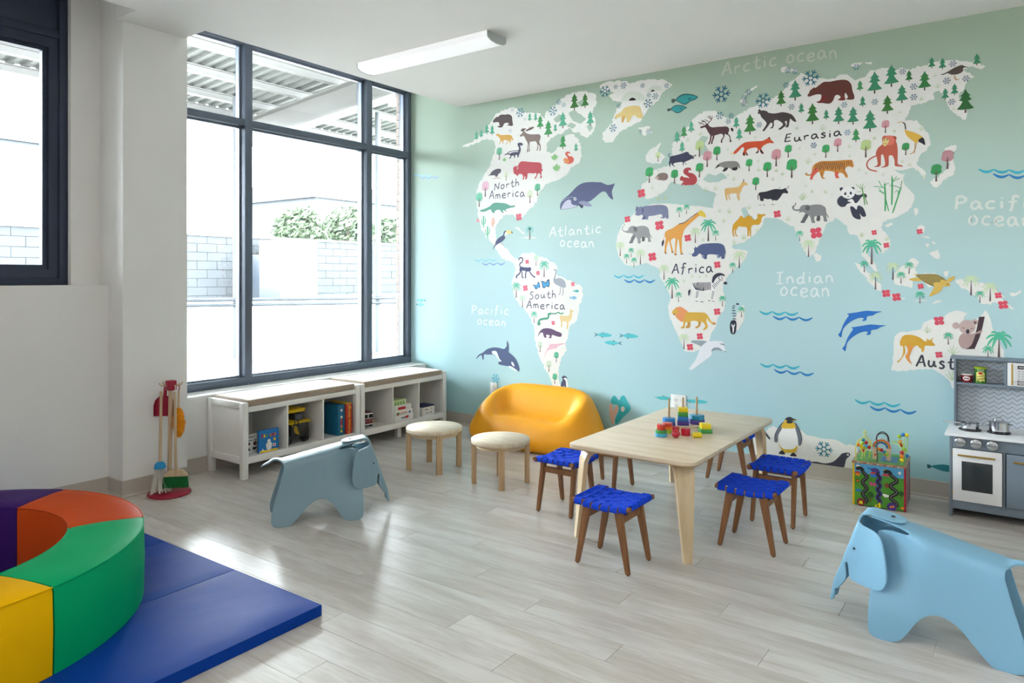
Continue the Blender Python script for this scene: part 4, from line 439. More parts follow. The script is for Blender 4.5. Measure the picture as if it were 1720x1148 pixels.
('elephant',[('9a9a9c',-1,[-2491,1715,-2484,1715,-2491,1702,-2503,1690,-2502,1671,-2484,1661,-2460,1666,-2453,1682,-2432,1697,-2412,1696,-2391,1689,-2357,1695,-2316,1691,-2290,1672,-2280,1635,-2263,1603,-2266,1599,-2280,1616,-2276,1595,-2272,1576,-2293,1573,-2296,1592,-2303,1605,-2320,1602,-2323,1581,-2343,1580,-2343,1600,-2357,1600,-2354,1568,-2377,1565,-2381,1595,-2394,1614,-2408,1596,-2422,1574,-2425,1567,-2452,1569,-2439,1590,-2429,1615,-2418,1637,-2439,1644,-2463,1645,-2484,1652,-2502,1662,-2510,1678,-2507,1694,-2495,1702]),('707075',-1,[-2415,1690,-2391,1689,-2383,1676,-2388,1654,-2408,1655,-2413,1671]),('77777c',-1,[-2429,1615,-2401,1624,-2418,1577,-2425,1567,-2452,1569,-2438,1590]),('66666c',-1,[-2340,1612,-2323,1605,-2323,1581,-2345,1580])]),
('giraffe',[('e8a44c',-1,[-2158,1643,-2132,1657,-2100,1668,-2068,1688,-2042,1699,-1992,1714,-1948,1742,-1914,1770,-1896,1781,-1890,1786,-1880,1777,-1865,1770,-1853,1749,-1851,1734,-1865,1741,-1893,1748,-1911,1740,-1954,1707,-1992,1675,-2014,1649,-2023,1620,-2030,1590,-2031,1554,-2030,1494,-2020,1479,-2039,1476,-2043,1494,-2050,1548,-2056,1585,-2061,1579,-2071,1531,-2074,1489,-2069,1472,-2088,1472,-2084,1495,-2082,1549,-2079,1591,-2100,1592,-2116,1574,-2106,1532,-2096,1492,-2109,1489,-2116,1526,-2130,1575,-2132,1581,-2141,1551,-2150,1521,-2150,1481,-2164,1491,-2163,1527,-2158,1570,-2154,1600,-2164,1606,-2171,1582,-2180,1576,-2164,1612,-2161,1631]),('404050',-1,[-2184,1537,-2187,1564,-2177,1582,-2168,1579,-2169,1558,-2179,1538]),('404050',5,[-2055,1696,-2011,1706,-1961,1740,-1911,1770]),('e8ca4c',-1,[-1908,1768,-1890,1786,-1865,1770,-1851,1734,-1893,1748]),('404050',7,[-2164,1491,-2150,1483]),('404050',7,[-2109,1493,-2094,1492]),('404050',7,[-2088,1476,-2069,1474]),('404050',7,[-2040,1478,-2021,1477]),('f2c98a',3,[-2145,1642,-2139,1637]),('f2c98a',3,[-2129,1648,-2123,1642]),('f2c98a',3,[-2112,1653,-2107,1647]),('f2c98a',3,[-2096,1659,-2091,1653]),('f2c98a',3,[-2080,1667,-2075,1661]),('f2c98a',3,[-2064,1672,-2059,1667]),('f2c98a',3,[-2049,1681,-2043,1675]),('f2c98a',3,[-2135,1630,-2130,1624]),('f2c98a',3,[-2119,1635,-2114,1630]),('f2c98a',3,[-2103,1641,-2098,1635]),('f2c98a',3,[-2087,1646,-2082,1640]),('f2c98a',3,[-2071,1655,-2066,1649]),('f2c98a',3,[-2055,1660,-2050,1654]),('f2c98a',3,[-2039,1668,-2034,1663]),('f2c98a',3,[-2135,1614,-2130,1609]),('f2c98a',3,[-2119,1620,-2114,1614]),('f2c98a',3,[-2103,1622,-2098,1617]),('f2c98a',3,[-2087,1628,-2082,1622]),('f2c98a',3,[-2071,1633,-2066,1628]),('f2c98a',3,[-2055,1639,-2050,1633]),('f2c98a',3,[-2039,1644,-2034,1639]),('f2c98a',3,[-2064,1615,-2059,1610]),('f2c98a',3,[-2042,1623,-2037,1618]),('f2c98a',3,[-2023,1674,-2018,1668]),('f2c98a',3,[-2004,1685,-1999,1679]),('f2c98a',3,[-1986,1699,-1981,1693]),('f2c98a',3,[-1967,1713,-1962,1708])]),
('rhinoceros',[('54618c',-1,[-1953,1463,-1951,1477,-1939,1489,-1937,1504,-1942,1522,-1933,1516,-1930,1532,-1920,1521,-1905,1533,-1880,1545,-1844,1549,-1790,1550,-1748,1546,-1722,1531,-1713,1505,-1710,1479,-1716,1470,-1719,1441,-1739,1440,-1742,1459,-1754,1445,-1769,1447,-1766,1465,-1790,1470,-1820,1472,-1838,1469,-1844,1455,-1845,1440,-1865,1440,-1868,1455,-1887,1473,-1902,1479,-1914,1465,-1936,1457]),('8a93b4',-1,[-1771,1471,-1757,1468,-1753,1446,-1769,1447]),('8a93b4',-1,[-1880,1470,-1865,1464,-1867,1446,-1879,1449]),('aeb4c6',0,[-1986,1481,-1953,1477,-1952,1470])]),
('camel',[('d9a42c',-1,[-1663,1636,-1658,1670,-1641,1692,-1618,1714,-1604,1734,-1592,1726,-1586,1719,-1569,1722,-1552,1734,-1535,1727,-1521,1707,-1507,1701,-1491,1714,-1491,1736,-1477,1739,-1460,1735,-1441,1737,-1438,1728,-1454,1721,-1463,1707,-1466,1685,-1482,1666,-1507,1667,-1527,1662,-1534,1642,-1534,1594,-1541,1592,-1547,1637,-1549,1595,-1558,1593,-1561,1649,-1589,1656,-1618,1660,-1629,1646,-1638,1629,-1635,1606,-1626,1593,-1636,1594,-1646,1618,-1644,1641,-1650,1635,-1652,1613,-1648,1592,-1657,1594,-1663,1624])]),
('elephant',[('8b8b8d',-1,[-1245,1795,-1242,1803,-1237,1792,-1247,1779,-1252,1765,-1242,1757,-1218,1758,-1213,1771,-1197,1782,-1172,1783,-1151,1779,-1115,1782,-1080,1776,-1057,1757,-1052,1725,-1040,1703,-1040,1689,-1052,1711,-1050,1687,-1047,1670,-1067,1671,-1070,1694,-1077,1707,-1090,1705,-1092,1684,-1095,1675,-1113,1678,-1108,1695,-1113,1706,-1125,1702,-1125,1680,-1120,1664,-1141,1665,-1146,1686,-1154,1708,-1164,1714,-1177,1693,-1184,1672,-1187,1666,-1212,1668,-1203,1684,-1190,1710,-1182,1726,-1192,1736,-1213,1736,-1221,1731,-1223,1734,-1216,1744,-1239,1746,-1258,1755,-1265,1772,-1260,1782,-1250,1784]),('646467',-1,[-1177,1777,-1156,1774,-1155,1749,-1179,1749]),('646467',-1,[-1190,1710,-1177,1723,-1160,1714,-1182,1675,-1187,1666,-1212,1668,-1202,1684]),('57575b',-1,[-1106,1706,-1091,1705,-1092,1676,-1113,1678])]),
('bear',[('66352e',-1,[-1168,2498,-1159,2510,-1151,2528,-1133,2539,-1129,2544,-1118,2539,-1097,2552,-1067,2569,-1032,2565,-993,2567,-953,2565,-924,2554,-905,2527,-898,2487,-888,2454,-890,2433,-915,2432,-936,2440,-924,2449,-939,2480,-944,2457,-939,2438,-953,2433,-985,2441,-973,2448,-968,2460,-983,2473,-1000,2470,-1010,2445,-1027,2426,-1052,2427,-1077,2435,-1097,2437,-1114,2447,-1097,2450,-1087,2459,-1082,2477,-1087,2491,-1113,2495,-1138,2491,-1159,2487]),('7a2c2c',-1,[-1082,2477,-1062,2480,-1052,2467,-1062,2447,-1082,2437,-1114,2447,-1095,2449,-1085,2459]),('7a2c2c',-1,[-966,2455,-946,2457,-940,2438,-953,2433,-985,2441,-972,2448])]),
('tiger',[('d08a3c',-1,[-1138,2022,-1131,2037,-1110,2052,-1080,2060,-1040,2057,-990,2054,-951,2054,-912,2052,-900,2048,-895,2032,-891,2010,-900,2003,-912,2010,-931,2009,-941,1994,-936,1978,-927,1958,-926,1942,-939,1944,-948,1963,-966,1975,-975,1976,-983,1960,-975,1945,-995,1944,-1002,1965,-1005,1983,-1030,1991,-1060,1996,-1067,1978,-1072,1957,-1057,1946,-1077,1947,-1087,1964,-1095,1991,-1110,1987,-1131,1967,-1138,1946,-1151,1950,-1148,1974,-1161,1971,-1177,1976,-1183,1988,-1177,1994,-1169,1982,-1151,1980,-1141,1995]),('de6450',-1,[-1135,2005,-1115,2020,-1099,2002,-1130,1967,-1138,1946,-1152,1949,-1145,1979]),('de6450',-1,[-1002,1984,-980,1980,-983,1960,-975,1945,-995,1944]),('40303a',4,[-1112,2046,-1115,2031,-1118,2004]),('40303a',4,[-1100,2045,-1103,2029,-1104,2012]),('40303a',4,[-1088,2055,-1091,2028,-1090,2001]),('40303a',4,[-1076,2054,-1079,2027,-1082,2010]),('40303a',4,[-1064,2053,-1067,2026,-1068,1999]),('40303a',4,[-1052,2052,-1055,2025,-1054,2008]),('40303a',4,[-1040,2050,-1043,2024,-1046,1998]),('40303a',4,[-1028,2049,-1031,2023,-1032,2006]),('40303a',4,[-1016,2048,-1019,2022,-1018,1995]),('40303a',4,[-1004,2047,-1007,2021,-1010,2004]),('40303a',4,[-992,2046,-995,2020,-996,1993]),('40303a',4,[-980,2045,-983,2019,-982,2002]),('40303a',4,[-969,2044,-971,2018,-974,1991]),('40303a',4,[-957,2043,-960,2017,-961,2000]),('40303a',4,[-945,2042,-948,2015,-947,1989]),('40303a',3,[-931,2046,-929,2019]),('40303a',3,[-922,2046,-919,2019]),('40303a',3,[-911,2046,-908,2019]),('40303a',3,[-1087,1985,-1077,1980]),('40303a',3,[-1084,1971,-1074,1966]),('40303a',3,[-953,1984,-944,1979]),('40303a',3,[-946,1973,-936,1968]),('40303a',3,[-939,1959,-929,1954]),('40303a',3,[-1174,1990,-1164,1985]),('40303a',3,[-1161,1979,-1151,1974])]),
('panda',[('f3f1f0',-1,[-948,1810,-912,1802,-888,1822,-855,1819,-864,1789,-850,1757,-845,1736,-869,1716,-902,1744,-931,1761]),('3c3f52',-1,[-950,1870,-952,1864,-956,1860,-962,1859,-968,1861,-972,1865,-973,1871,-972,1877,-968,1881,-962,1882,-956,1880,-952,1875]),('3c3f52',-1,[-886,1869,-888,1863,-891,1860,-897,1859,-902,1861,-906,1865,-907,1870,-906,1875,-902,1879,-897,1880,-891,1878,-888,1874]),('3c3f52',-1,[-958,1829,-975,1822,-988,1802,-985,1778,-966,1758,-941,1759,-929,1774,-912,1779,-908,1784,-927,1792,-917,1800,-902,1804,-893,1796,-883,1777,-869,1781,-852,1804,-836,1818,-821,1807,-816,1814,-819,1827,-836,1834,-855,1827,-874,1829,-886,1837,-898,1814,-922,1806,-941,1815]),('f3f1f0',-1,[-884,1842,-889,1824,-904,1812,-924,1808,-945,1815,-960,1829,-965,1848,-960,1866,-945,1878,-924,1882,-904,1875,-889,1861]),('3c3f52',-1,[-933,1839,-934,1835,-936,1831,-940,1830,-943,1832,-946,1835,-947,1840,-946,1845,-943,1848,-940,1849,-936,1848,-934,1844]),('3c3f52',-1,[-901,1841,-902,1836,-905,1833,-908,1832,-912,1833,-914,1837,-915,1842,-914,1846,-912,1850,-908,1851,-905,1849,-902,1846]),('3c3f52',-1,[-918,1821,-919,1819,-921,1818,-923,1818,-925,1818,-927,1819,-927,1821,-927,1823,-925,1824,-923,1824,-921,1823,-919,1822]),('5a9a50',6,[-844,1876,-835,1818,-827,1761]),('5a9a50',6,[-835,1834,-812,1765]),('8cb86a',4,[-843,1858,-878,1894]),('8cb86a',4,[-843,1868,-836,1896]),('8cb86a',4,[-847,1850,-870,1847]),('8cb86a',4,[-850,1869,-852,1895]),('8cb86a',3,[-838,1860,-826,1880]),('3c3f52',-1,[-912,1754,-893,1754,-875,1735,-869,1758,-858,1760,-838,1746,-826,1719,-821,1693,-837,1688,-851,1702,-857,1710,-850,1683,-856,1673,-875,1677,-898,1697])]),
('bamboo',[('49ab6c',9,[-717,1885,-712,1802,-714,1716]),('49ab6c',8,[-713,1802,-694,1717]),('49ab6c',9,[-675,1922,-675,1851,-677,1752]),('49ab6c',8,[-627,1858,-640,1813,-673,1703]),('49ab6c',4,[-725,1860,-737,1881,-750,1909]),('49ab6c',4,[-716,1874,-705,1884,-692,1888]),('49ab6c',4,[-717,1859,-744,1869,-778,1874]),('49ab6c',4,[-717,1823,-733,1835,-747,1861]),('49ab6c',4,[-717,1833,-735,1837,-749,1845]),('49ab6c',4,[-673,1899,-662,1911,-650,1925]),('49ab6c',4,[-671,1895,-653,1905,-634,1915]),('49ab6c',4,[-676,1902,-677,1917,-676,1934]),('49ab6c',4,[-630,1853,-658,1867,-690,1875]),('49ab6c',4,[-637,1833,-649,1839,-658,1828]),('49ab6c',4,[-627,1852,-626,1873,-621,1898]),('49ab6c',4,[-640,1815,-644,1826,-631,1840]),('49ab6c',4,[-714,1879,-716,1884,-714,1896])]),
('baboon',[('c4614f',8,[-763,2063,-796,2048,-813,2027,-814,2001,-796,1979,-757,1966]),('c4614f',-1,[-726,2177,-717,2182,-671,2176,-653,2169,-651,2156,-655,2144,-649,2123,-645,2087,-645,2036,-644,2001,-622,1991,-617,1983,-637,1985,-660,1992,-662,2023,-673,2054,-692,2056,-694,2026,-696,1995,-721,1987,-737,1989,-717,1997,-714,2017,-724,2064,-735,2065,-737,2035,-740,1999,-763,1994,-777,1997,-756,2006,-758,2042,-763,2063,-765,2068,-763,2089,-751,2113,-731,2129,-728,2147,-731,2165]),('e0796a',-1,[-663,2147,-667,2132,-677,2122,-692,2120,-706,2125,-716,2138,-720,2154,-716,2168,-706,2178,-692,2181,-677,2175,-667,2163]),('e8d38c',-1,[-724,2162,-712,2164,-698,2161,-692,2148,-701,2128,-714,2117,-726,2127,-725,2146]),('2e2428',-1,[-713,2156,-714,2154,-715,2153,-717,2153,-719,2153,-720,2155,-720,2157,-720,2159,-719,2160,-717,2161,-715,2160,-714,2158]),('2e2428',-1,[-697,2156,-698,2154,-699,2153,-701,2152,-703,2153,-704,2155,-704,2157,-704,2159,-703,2160,-701,2161,-699,2160,-698,2158]),('c4614f',3,[-721,2136,-712,2132,-705,2137]),('8a3c38',-1,[-655,2164,-656,2162,-658,2160,-660,2160,-662,2160,-664,2163,-664,2165,-664,2168,-662,2169,-660,2170,-658,2169,-656,2167])]),
('crane',[('e6b84e',-1,[-607,2205,-586,2196,-555,2183,-524,2162,-511,2145,-533,2135,-538,2121,-548,2117,-559,2128,-582,2151,-599,2173]),('35343e',7,[-617,2250,-606,2239,-602,2206]),('d8a84e',4,[-647,2251,-625,2256,-616,2252]),('35343e',-1,[-512,2148,-503,2132,-499,2101,-516,2113,-533,2125,-532,2138]),('c08448',4,[-553,2120,-553,2082,-564,2061,-579,2055]),('c08448',3,[-544,2116,-550,2092,-557,2055])]),
('sandpiper',[('584d46',-1,[-420,2510,-401,2514,-376,2525,-351,2538,-326,2546,-311,2548,-301,2540,-277,2527,-301,2531,-307,2523,-307,2511,-322,2501,-342,2497,-367,2501,-384,2512,-405,2506]),('c47c38',4,[-351,2494,-344,2468,-326,2467]),('c47c38',3,[-344,2490,-340,2470])]),
('turtle',[('dcb85e',-1,[-585,1297,-556,1307,-527,1307,-515,1291,-550,1286]),('dcb85e',-1,[-559,1331,-532,1324,-541,1317]),('dcb85e',-1,[-390,1291,-367,1311,-346,1315,-356,1294,-376,1280]),('8f7b44',-1,[-544,1324,-492,1329,-440,1326,-406,1306,-387,1283,-404,1260,-429,1252,-469,1261,-503,1281,-530,1304]),('a08c50',-1,[-532,1321,-492,1325,-443,1321,-415,1304,-423,1275,-457,1263,-498,1284,-521,1304]),('dcb85e',-1,[-421,1291,-401,1294,-376,1275,-370,1262,-390,1255,-415,1262]),('dcb85e',-1,[-457,1274,-429,1281,-406,1262,-418,1229,-446,1209,-480,1195,-463,1228,-452,1255]),('2e2428',-1,[-382,1268,-383,1267,-384,1265,-385,1265,-387,1265,-388,1267,-388,1268,-388,1270,-387,1271,-385,1272,-384,1271,-383,1270])]),
('dolphin',[('2b72c6',-1,[-982,943,-968,965,-953,1008,-934,1045,-919,1069,-929,1079,-909,1083,-866,1091,-819,1101,-772,1099,-731,1098,-763,1087,-781,1073,-814,1065,-819,1041,-843,1036,-833,1054,-866,1053,-914,1025,-953,981,-963,928,-978,938])]),
('dolphin',[('2b72c6',-1,[-958,857,-943,878,-929,921,-909,959,-895,983,-905,993,-885,997,-843,1006,-795,1016,-749,1014,-708,1014,-740,1002,-758,988,-791,980,-795,956,-819,951,-810,969,-843,967,-890,939,-929,895,-939,842,-953,852])]),
('kangaroo',[('d9a83c',-1,[-649,793,-631,813,-617,844,-617,889,-631,894,-631,924,-613,955,-573,962,-529,949,-503,929,-490,929,-493,946,-477,934,-456,953,-464,931,-447,906,-468,901,-494,901,-503,891,-505,871,-516,860,-520,880,-533,889,-538,899,-560,888,-577,846,-582,816,-568,785,-591,805,-604,830,-591,856,-595,886,-608,895,-604,855,-622,818,-640,792]),('e89a4a',-1,[-595,896,-560,893,-577,851,-582,816,-571,787,-592,805,-602,830,-589,861])]),
('koala',[('4a3840',0,[-229,1082,-201,1084,-212,1022,-226,964,-250,895,-294,891,-256,943,-240,1011]),('b79c99',-1,[-321,969,-301,984,-260,982,-216,1007,-218,991,-248,977,-256,943,-268,914,-293,893,-317,901,-330,935]),('c6afac',-1,[-324,1027,-326,1017,-333,1010,-342,1007,-351,1009,-358,1016,-360,1026,-358,1035,-351,1043,-342,1046,-333,1043,-326,1037]),('c6afac',-1,[-234,1052,-236,1043,-242,1036,-250,1034,-258,1036,-264,1042,-267,1050,-264,1059,-258,1066,-250,1068,-242,1066,-236,1060]),('6a5560',-1,[-242,1048,-242,1043,-245,1040,-249,1039,-252,1040,-255,1043,-256,1047,-255,1051,-252,1055,-249,1056,-245,1055,-242,1052]),('c6afac',-1,[-246,1022,-251,1002,-266,986,-286,979,-307,984,-322,999,-327,1019,-322,1040,-307,1056,-286,1062,-266,1057,-251,1043]),('3a3a46',-1,[-275,995,-276,988,-279,983,-284,981,-288,983,-291,988,-293,994,-291,1001,-288,1006,-284,1008,-279,1007,-276,1002]),('3a3a46',4,[-311,1016,-299,1013]),('3a3a46',4,[-270,1010,-258,1014])]),
('penguin',[('f4f4f2',-1,[-1331,324,-1278,347,-1241,330,-1228,271,-1231,194,-1246,165,-1321,155,-1342,201,-1347,267]),('e0b83a',-1,[-1351,200,-1321,169,-1257,176,-1231,205,-1241,158,-1278,148,-1321,147]),('6e7480',-1,[-1380,218,-1374,264,-1342,323,-1317,350,-1329,302,-1353,255,-1358,210,-1374,206]),('6e7480',-1,[-1255,355,-1233,336,-1215,306,-1202,253,-1210,208,-1223,206,-1228,249,-1241,302]),('3a3f4c',4,[-1377,230,-1372,264,-1342,321,-1317,348]),('3a3f4c',4,[-1241,348,-1217,305,-1203,253,-1211,208]),('e0b83a',-1,[-1326,334,-1305,355,-1262,357,-1241,319,-1283,308,-1331,306]),('33363f',-1,[-1312,354,-1305,374,-1278,386,-1255,377,-1232,372,-1255,361,-1267,345,-1294,342]),('e0b83a',4,[-1267,364,-1232,371]),('e0b83a',-1,[-1315,350,-1305,366,-1297,353,-1308,338]),('33363f',-1,[-1351,134,-1328,158,-1308,135,-1331,130]),('33363f',-1,[-1278,130,-1257,153,-1234,132,-1262,128])]),
('flipper',[('4a4e5a',-1,[-1453,278,-1434,265,-1405,226,-1416,221,-1444,257])]),
('seal',[('474658',-1,[-1184,92,-1148,107,-1112,114,-1062,111,-1012,129,-978,166,-958,190,-924,200,-911,191,-919,174,-934,157,-943,118,-958,79,-1002,72,-1062,74,-1112,76,-1163,74]),('e8e4e4',-1,[-919,187,-920,184,-922,181,-925,180,-928,180,-930,182,-931,185,-930,189,-928,191,-925,193,-922,192,-920,190])]),
('fish',[('2d5f66',0,[-490,192,-473,192,-464,184,-473,170,-487,170]),('2a8088',-1,[-468,185,-434,198,-384,204,-293,184,-384,163,-443,173])]),
('coral',[('e2bba8',-1,[-2619,308,-2610,336,-2592,330,-2588,287,-2552,334,-2537,332,-2539,300,-2570,241,-2575,185,-2601,190,-2618,252]),('38b2ba',-1,[-2606,357,-2588,395,-2566,399,-2535,368,-2520,397,-2491,410,-2460,360,-2436,319,-2465,277,-2500,245,-2535,201,-2564,182,-2568,221,-2539,292,-2548,333,-2588,335]),('f0e4e0',-1,[-2487,307,-2490,297,-2496,289,-2504,285,-2512,287,-2518,294,-2521,304,-2518,314,-2512,322,-2504,326,-2496,324,-2490,317])]),
('fish',[('5a7c8c',0,[-2254,434,-2234,423,-2250,415,-2239,424]),('4fbcc4',-1,[-2234,423,-2204,431,-2166,436,-2136,434,-2106,430,-2069,426,-2106,415,-2136,412,-2174,409,-2204,411]),('5a7c8c',0,[-2183,440,-2166,439,-2163,435,-2178,434])]),
('fish',[('4fbcc4',-1,[-2002,426,-1973,432,-1915,436,-1869,436,-1838,426,-1865,415,-1915,410,-1966,412,-1995,418]),('5a7c8c',0,[-1984,417,-1962,414,-1969,405])]),
('zebra',[('f1efee',-1,[-1968,1246,-1944,1272,-1906,1276,-1853,1273,-1815,1269,-1792,1295,-1770,1324,-1733,1324,-1704,1281,-1704,1263,-1733,1270,-1763,1237,-1781,1208,-1789,1142,-1804,1142,-1807,1200,-1845,1203,-1898,1206,-1902,1140,-1923,1139,-1929,1206,-1952,1228]),('34364a',6,[-1948,1269,-1938,1243,-1920,1219]),('34364a',6,[-1937,1270,-1929,1243,-1913,1218]),('34364a',6,[-1925,1272,-1919,1243,-1905,1216]),('34364a',6,[-1914,1273,-1910,1243,-1898,1215]),('34364a',6,[-1909,1275,-1900,1243,-1891,1214]),('34364a',6,[-1898,1275,-1891,1243,-1884,1212]),('34364a',6,[-1887,1275,-1881,1243,-1876,1211]),('34364a',6,[-1876,1275,-1872,1243,-1869,1212]),('34364a',6,[-1865,1275,-1863,1243,-1865,1214]),('34364a',6,[-1854,1275,-1853,1243,-1854,1215]),('34364a',6,[-1843,1275,-1841,1243,-1843,1217]),('34364a',6,[-1832,1275,-1831,1244,-1832,1219]),('34364a',6,[-1821,1275,-1819,1244,-1821,1220]),('34364a',5,[-1806,1255,-1785,1228]),('34364a',5,[-1797,1261,-1778,1238]),('34364a',5,[-1788,1268,-1770,1248]),('34364a',5,[-1779,1275,-1763,1259]),('34364a',5,[-1770,1281,-1755,1269]),('34364a',5,[-1761,1288,-1748,1279]),('34364a',5,[-1752,1294,-1740,1289]),('34364a',5,[-1923,1206,-1903,1208]),('34364a',5,[-1924,1198,-1904,1199]),('34364a',5,[-1924,1190,-1906,1191]),('34364a',5,[-1925,1181,-1907,1183]),('34364a',5,[-1926,1173,-1909,1175]),('34364a',5,[-1927,1165,-1911,1167]),('34364a',5,[-1806,1211,-1788,1207]),('34364a',5,[-1807,1201,-1790,1198]),('34364a',5,[-1809,1192,-1792,1188]),('34364a',5,[-1810,1182,-1795,1179]),('34364a',5,[-1812,1173,-1797,1169]),('34364a',5,[-1813,1163,-1799,1160]),('34364a',-1,[-1807,1277,-1801,1313,-1778,1335,-1748,1340,-1722,1331,-1715,1317,-1740,1323,-1769,1311,-1786,1291,-1798,1269]),('34364a',3,[-1752,1324,-1757,1302,-1744,1289]),('34364a',3,[-1740,1317,-1733,1299,-1737,1284]),('34364a',3,[-1764,1309,-1752,1291]),('34364a',-1,[-1724,1270,-1713,1281,-1698,1270,-1705,1259,-1720,1262]),('34364a',6,[-1927,1141,-1908,1138]),('34364a',6,[-1892,1135,-1869,1135]),('34364a',6,[-1834,1145,-1819,1144]),('34364a',6,[-1804,1142,-1791,1141]),('34364a',-1,[-1979,1174,-1982,1209,-1969,1223,-1965,1213,-1969,1194])]),
('lion',[('ddb048',-1,[-2015,1055,-1968,1058,-1891,1060,-1856,1056,-1834,1035,-1815,1002,-1796,988,-1807,982,-1834,1002,-1844,1020,-1847,994,-1837,965,-1841,950,-1864,934,-1872,940,-1856,961,-1868,986,-1887,992,-1894,963,-1914,947,-1929,947,-1925,958,-1910,966,-1906,988,-1929,998,-1960,994,-1972,975,-1972,948,-1999,944,-1999,955,-1987,974,-1995,989,-2007,973,-2011,943,-2040,942,-2034,951,-2022,958,-2019,988]),('c9984a',-1,[-1987,985,-1966,986,-1970,949,-1999,944,-1997,955,-1985,970]),('c9984a',-1,[-1906,992,-1887,992,-1894,963,-1914,947,-1929,947,-1924,958,-1909,966]),('e89a66',-1,[-2094,1068,-2078,1087,-2046,1097,-2015,1085,-1983,1060,-2005,1048,-2022,989,-2054,1001,-2082,1031,-2074,1061]),('ddb048',-1,[-2106,1056,-2094,1072,-2074,1080,-2060,1061,-2074,1038,-2090,1034,-2102,1045]),('3a3038',0,[-2094,1042,-2084,1046,-2086,1034,-2092,1035]),('cf8a58',-1,[-1807,983,-1789,994,-1778,978,-1800,977])]),
('lemur',[('2c3040',14,[-1636,1125,-1617,1125]),('2c3040',8,[-1660,1112,-1642,1111]),('2c3040',8,[-1665,1098,-1646,1096]),('2c3040',8,[-1664,1080,-1642,1079]),('2c3040',8,[-1664,1060,-1638,1060]),('2c3040',8,[-1660,1042,-1635,1042]),('2c3040',8,[-1660,1022,-1635,1022]),('2c3040',-1,[-1677,993,-1664,1011,-1640,1011,-1633,987,-1635,952,-1644,919,-1669,918,-1679,950]),('eef0f2',-1,[-1668,987,-1656,978,-1645,988,-1647,969,-1656,959,-1666,968]),('eef0f2',-1,[-1661,958,-1650,958,-1654,926,-1659,925]),('2c3040',-1,[-1659,978,-1659,976,-1660,975,-1661,975,-1663,975,-1664,976,-1664,978,-1664,979,-1663,980,-1661,981,-1660,980,-1659,979]),('2c3040',-1,[-1649,978,-1649,977,-1650,976,-1651,975,-1653,976,-1654,977,-1654,978,-1654,979,-1653,981,-1651,981,-1650,981,-1649,980]),('2c3040',-1,[-1654,968,-1655,967,-1655,966,-1656,966,-1658,966,-1658,967,-1659,968,-1658,969,-1658,970,-1656,970,-1655,970,-1655,969])]),
('albatross',[('9aa6b0',-1,[-1961,845,-1944,858,-1845,856,-1875,818,-1921,832]),('e9ecf2',-1,[-1975,653,-1929,717,-1906,770,-1891,808,-1853,847,-1807,860,-1748,863,-1718,850,-1717,818,-1707,793,-1733,801,-1770,809,-1807,802,-1811,761,-1853,722,-1898,689,-1952,648]),('9aa6b0',-1,[-1811,796,-1792,814,-1755,816,-1732,795,-1770,800,-1807,789]),('9aa6b0',0,[-1755,846,-1718,847,-1716,831,-1740,838]),('2c3040',0,[-1718,796,-1705,791,-1707,788,-1717,792])])]
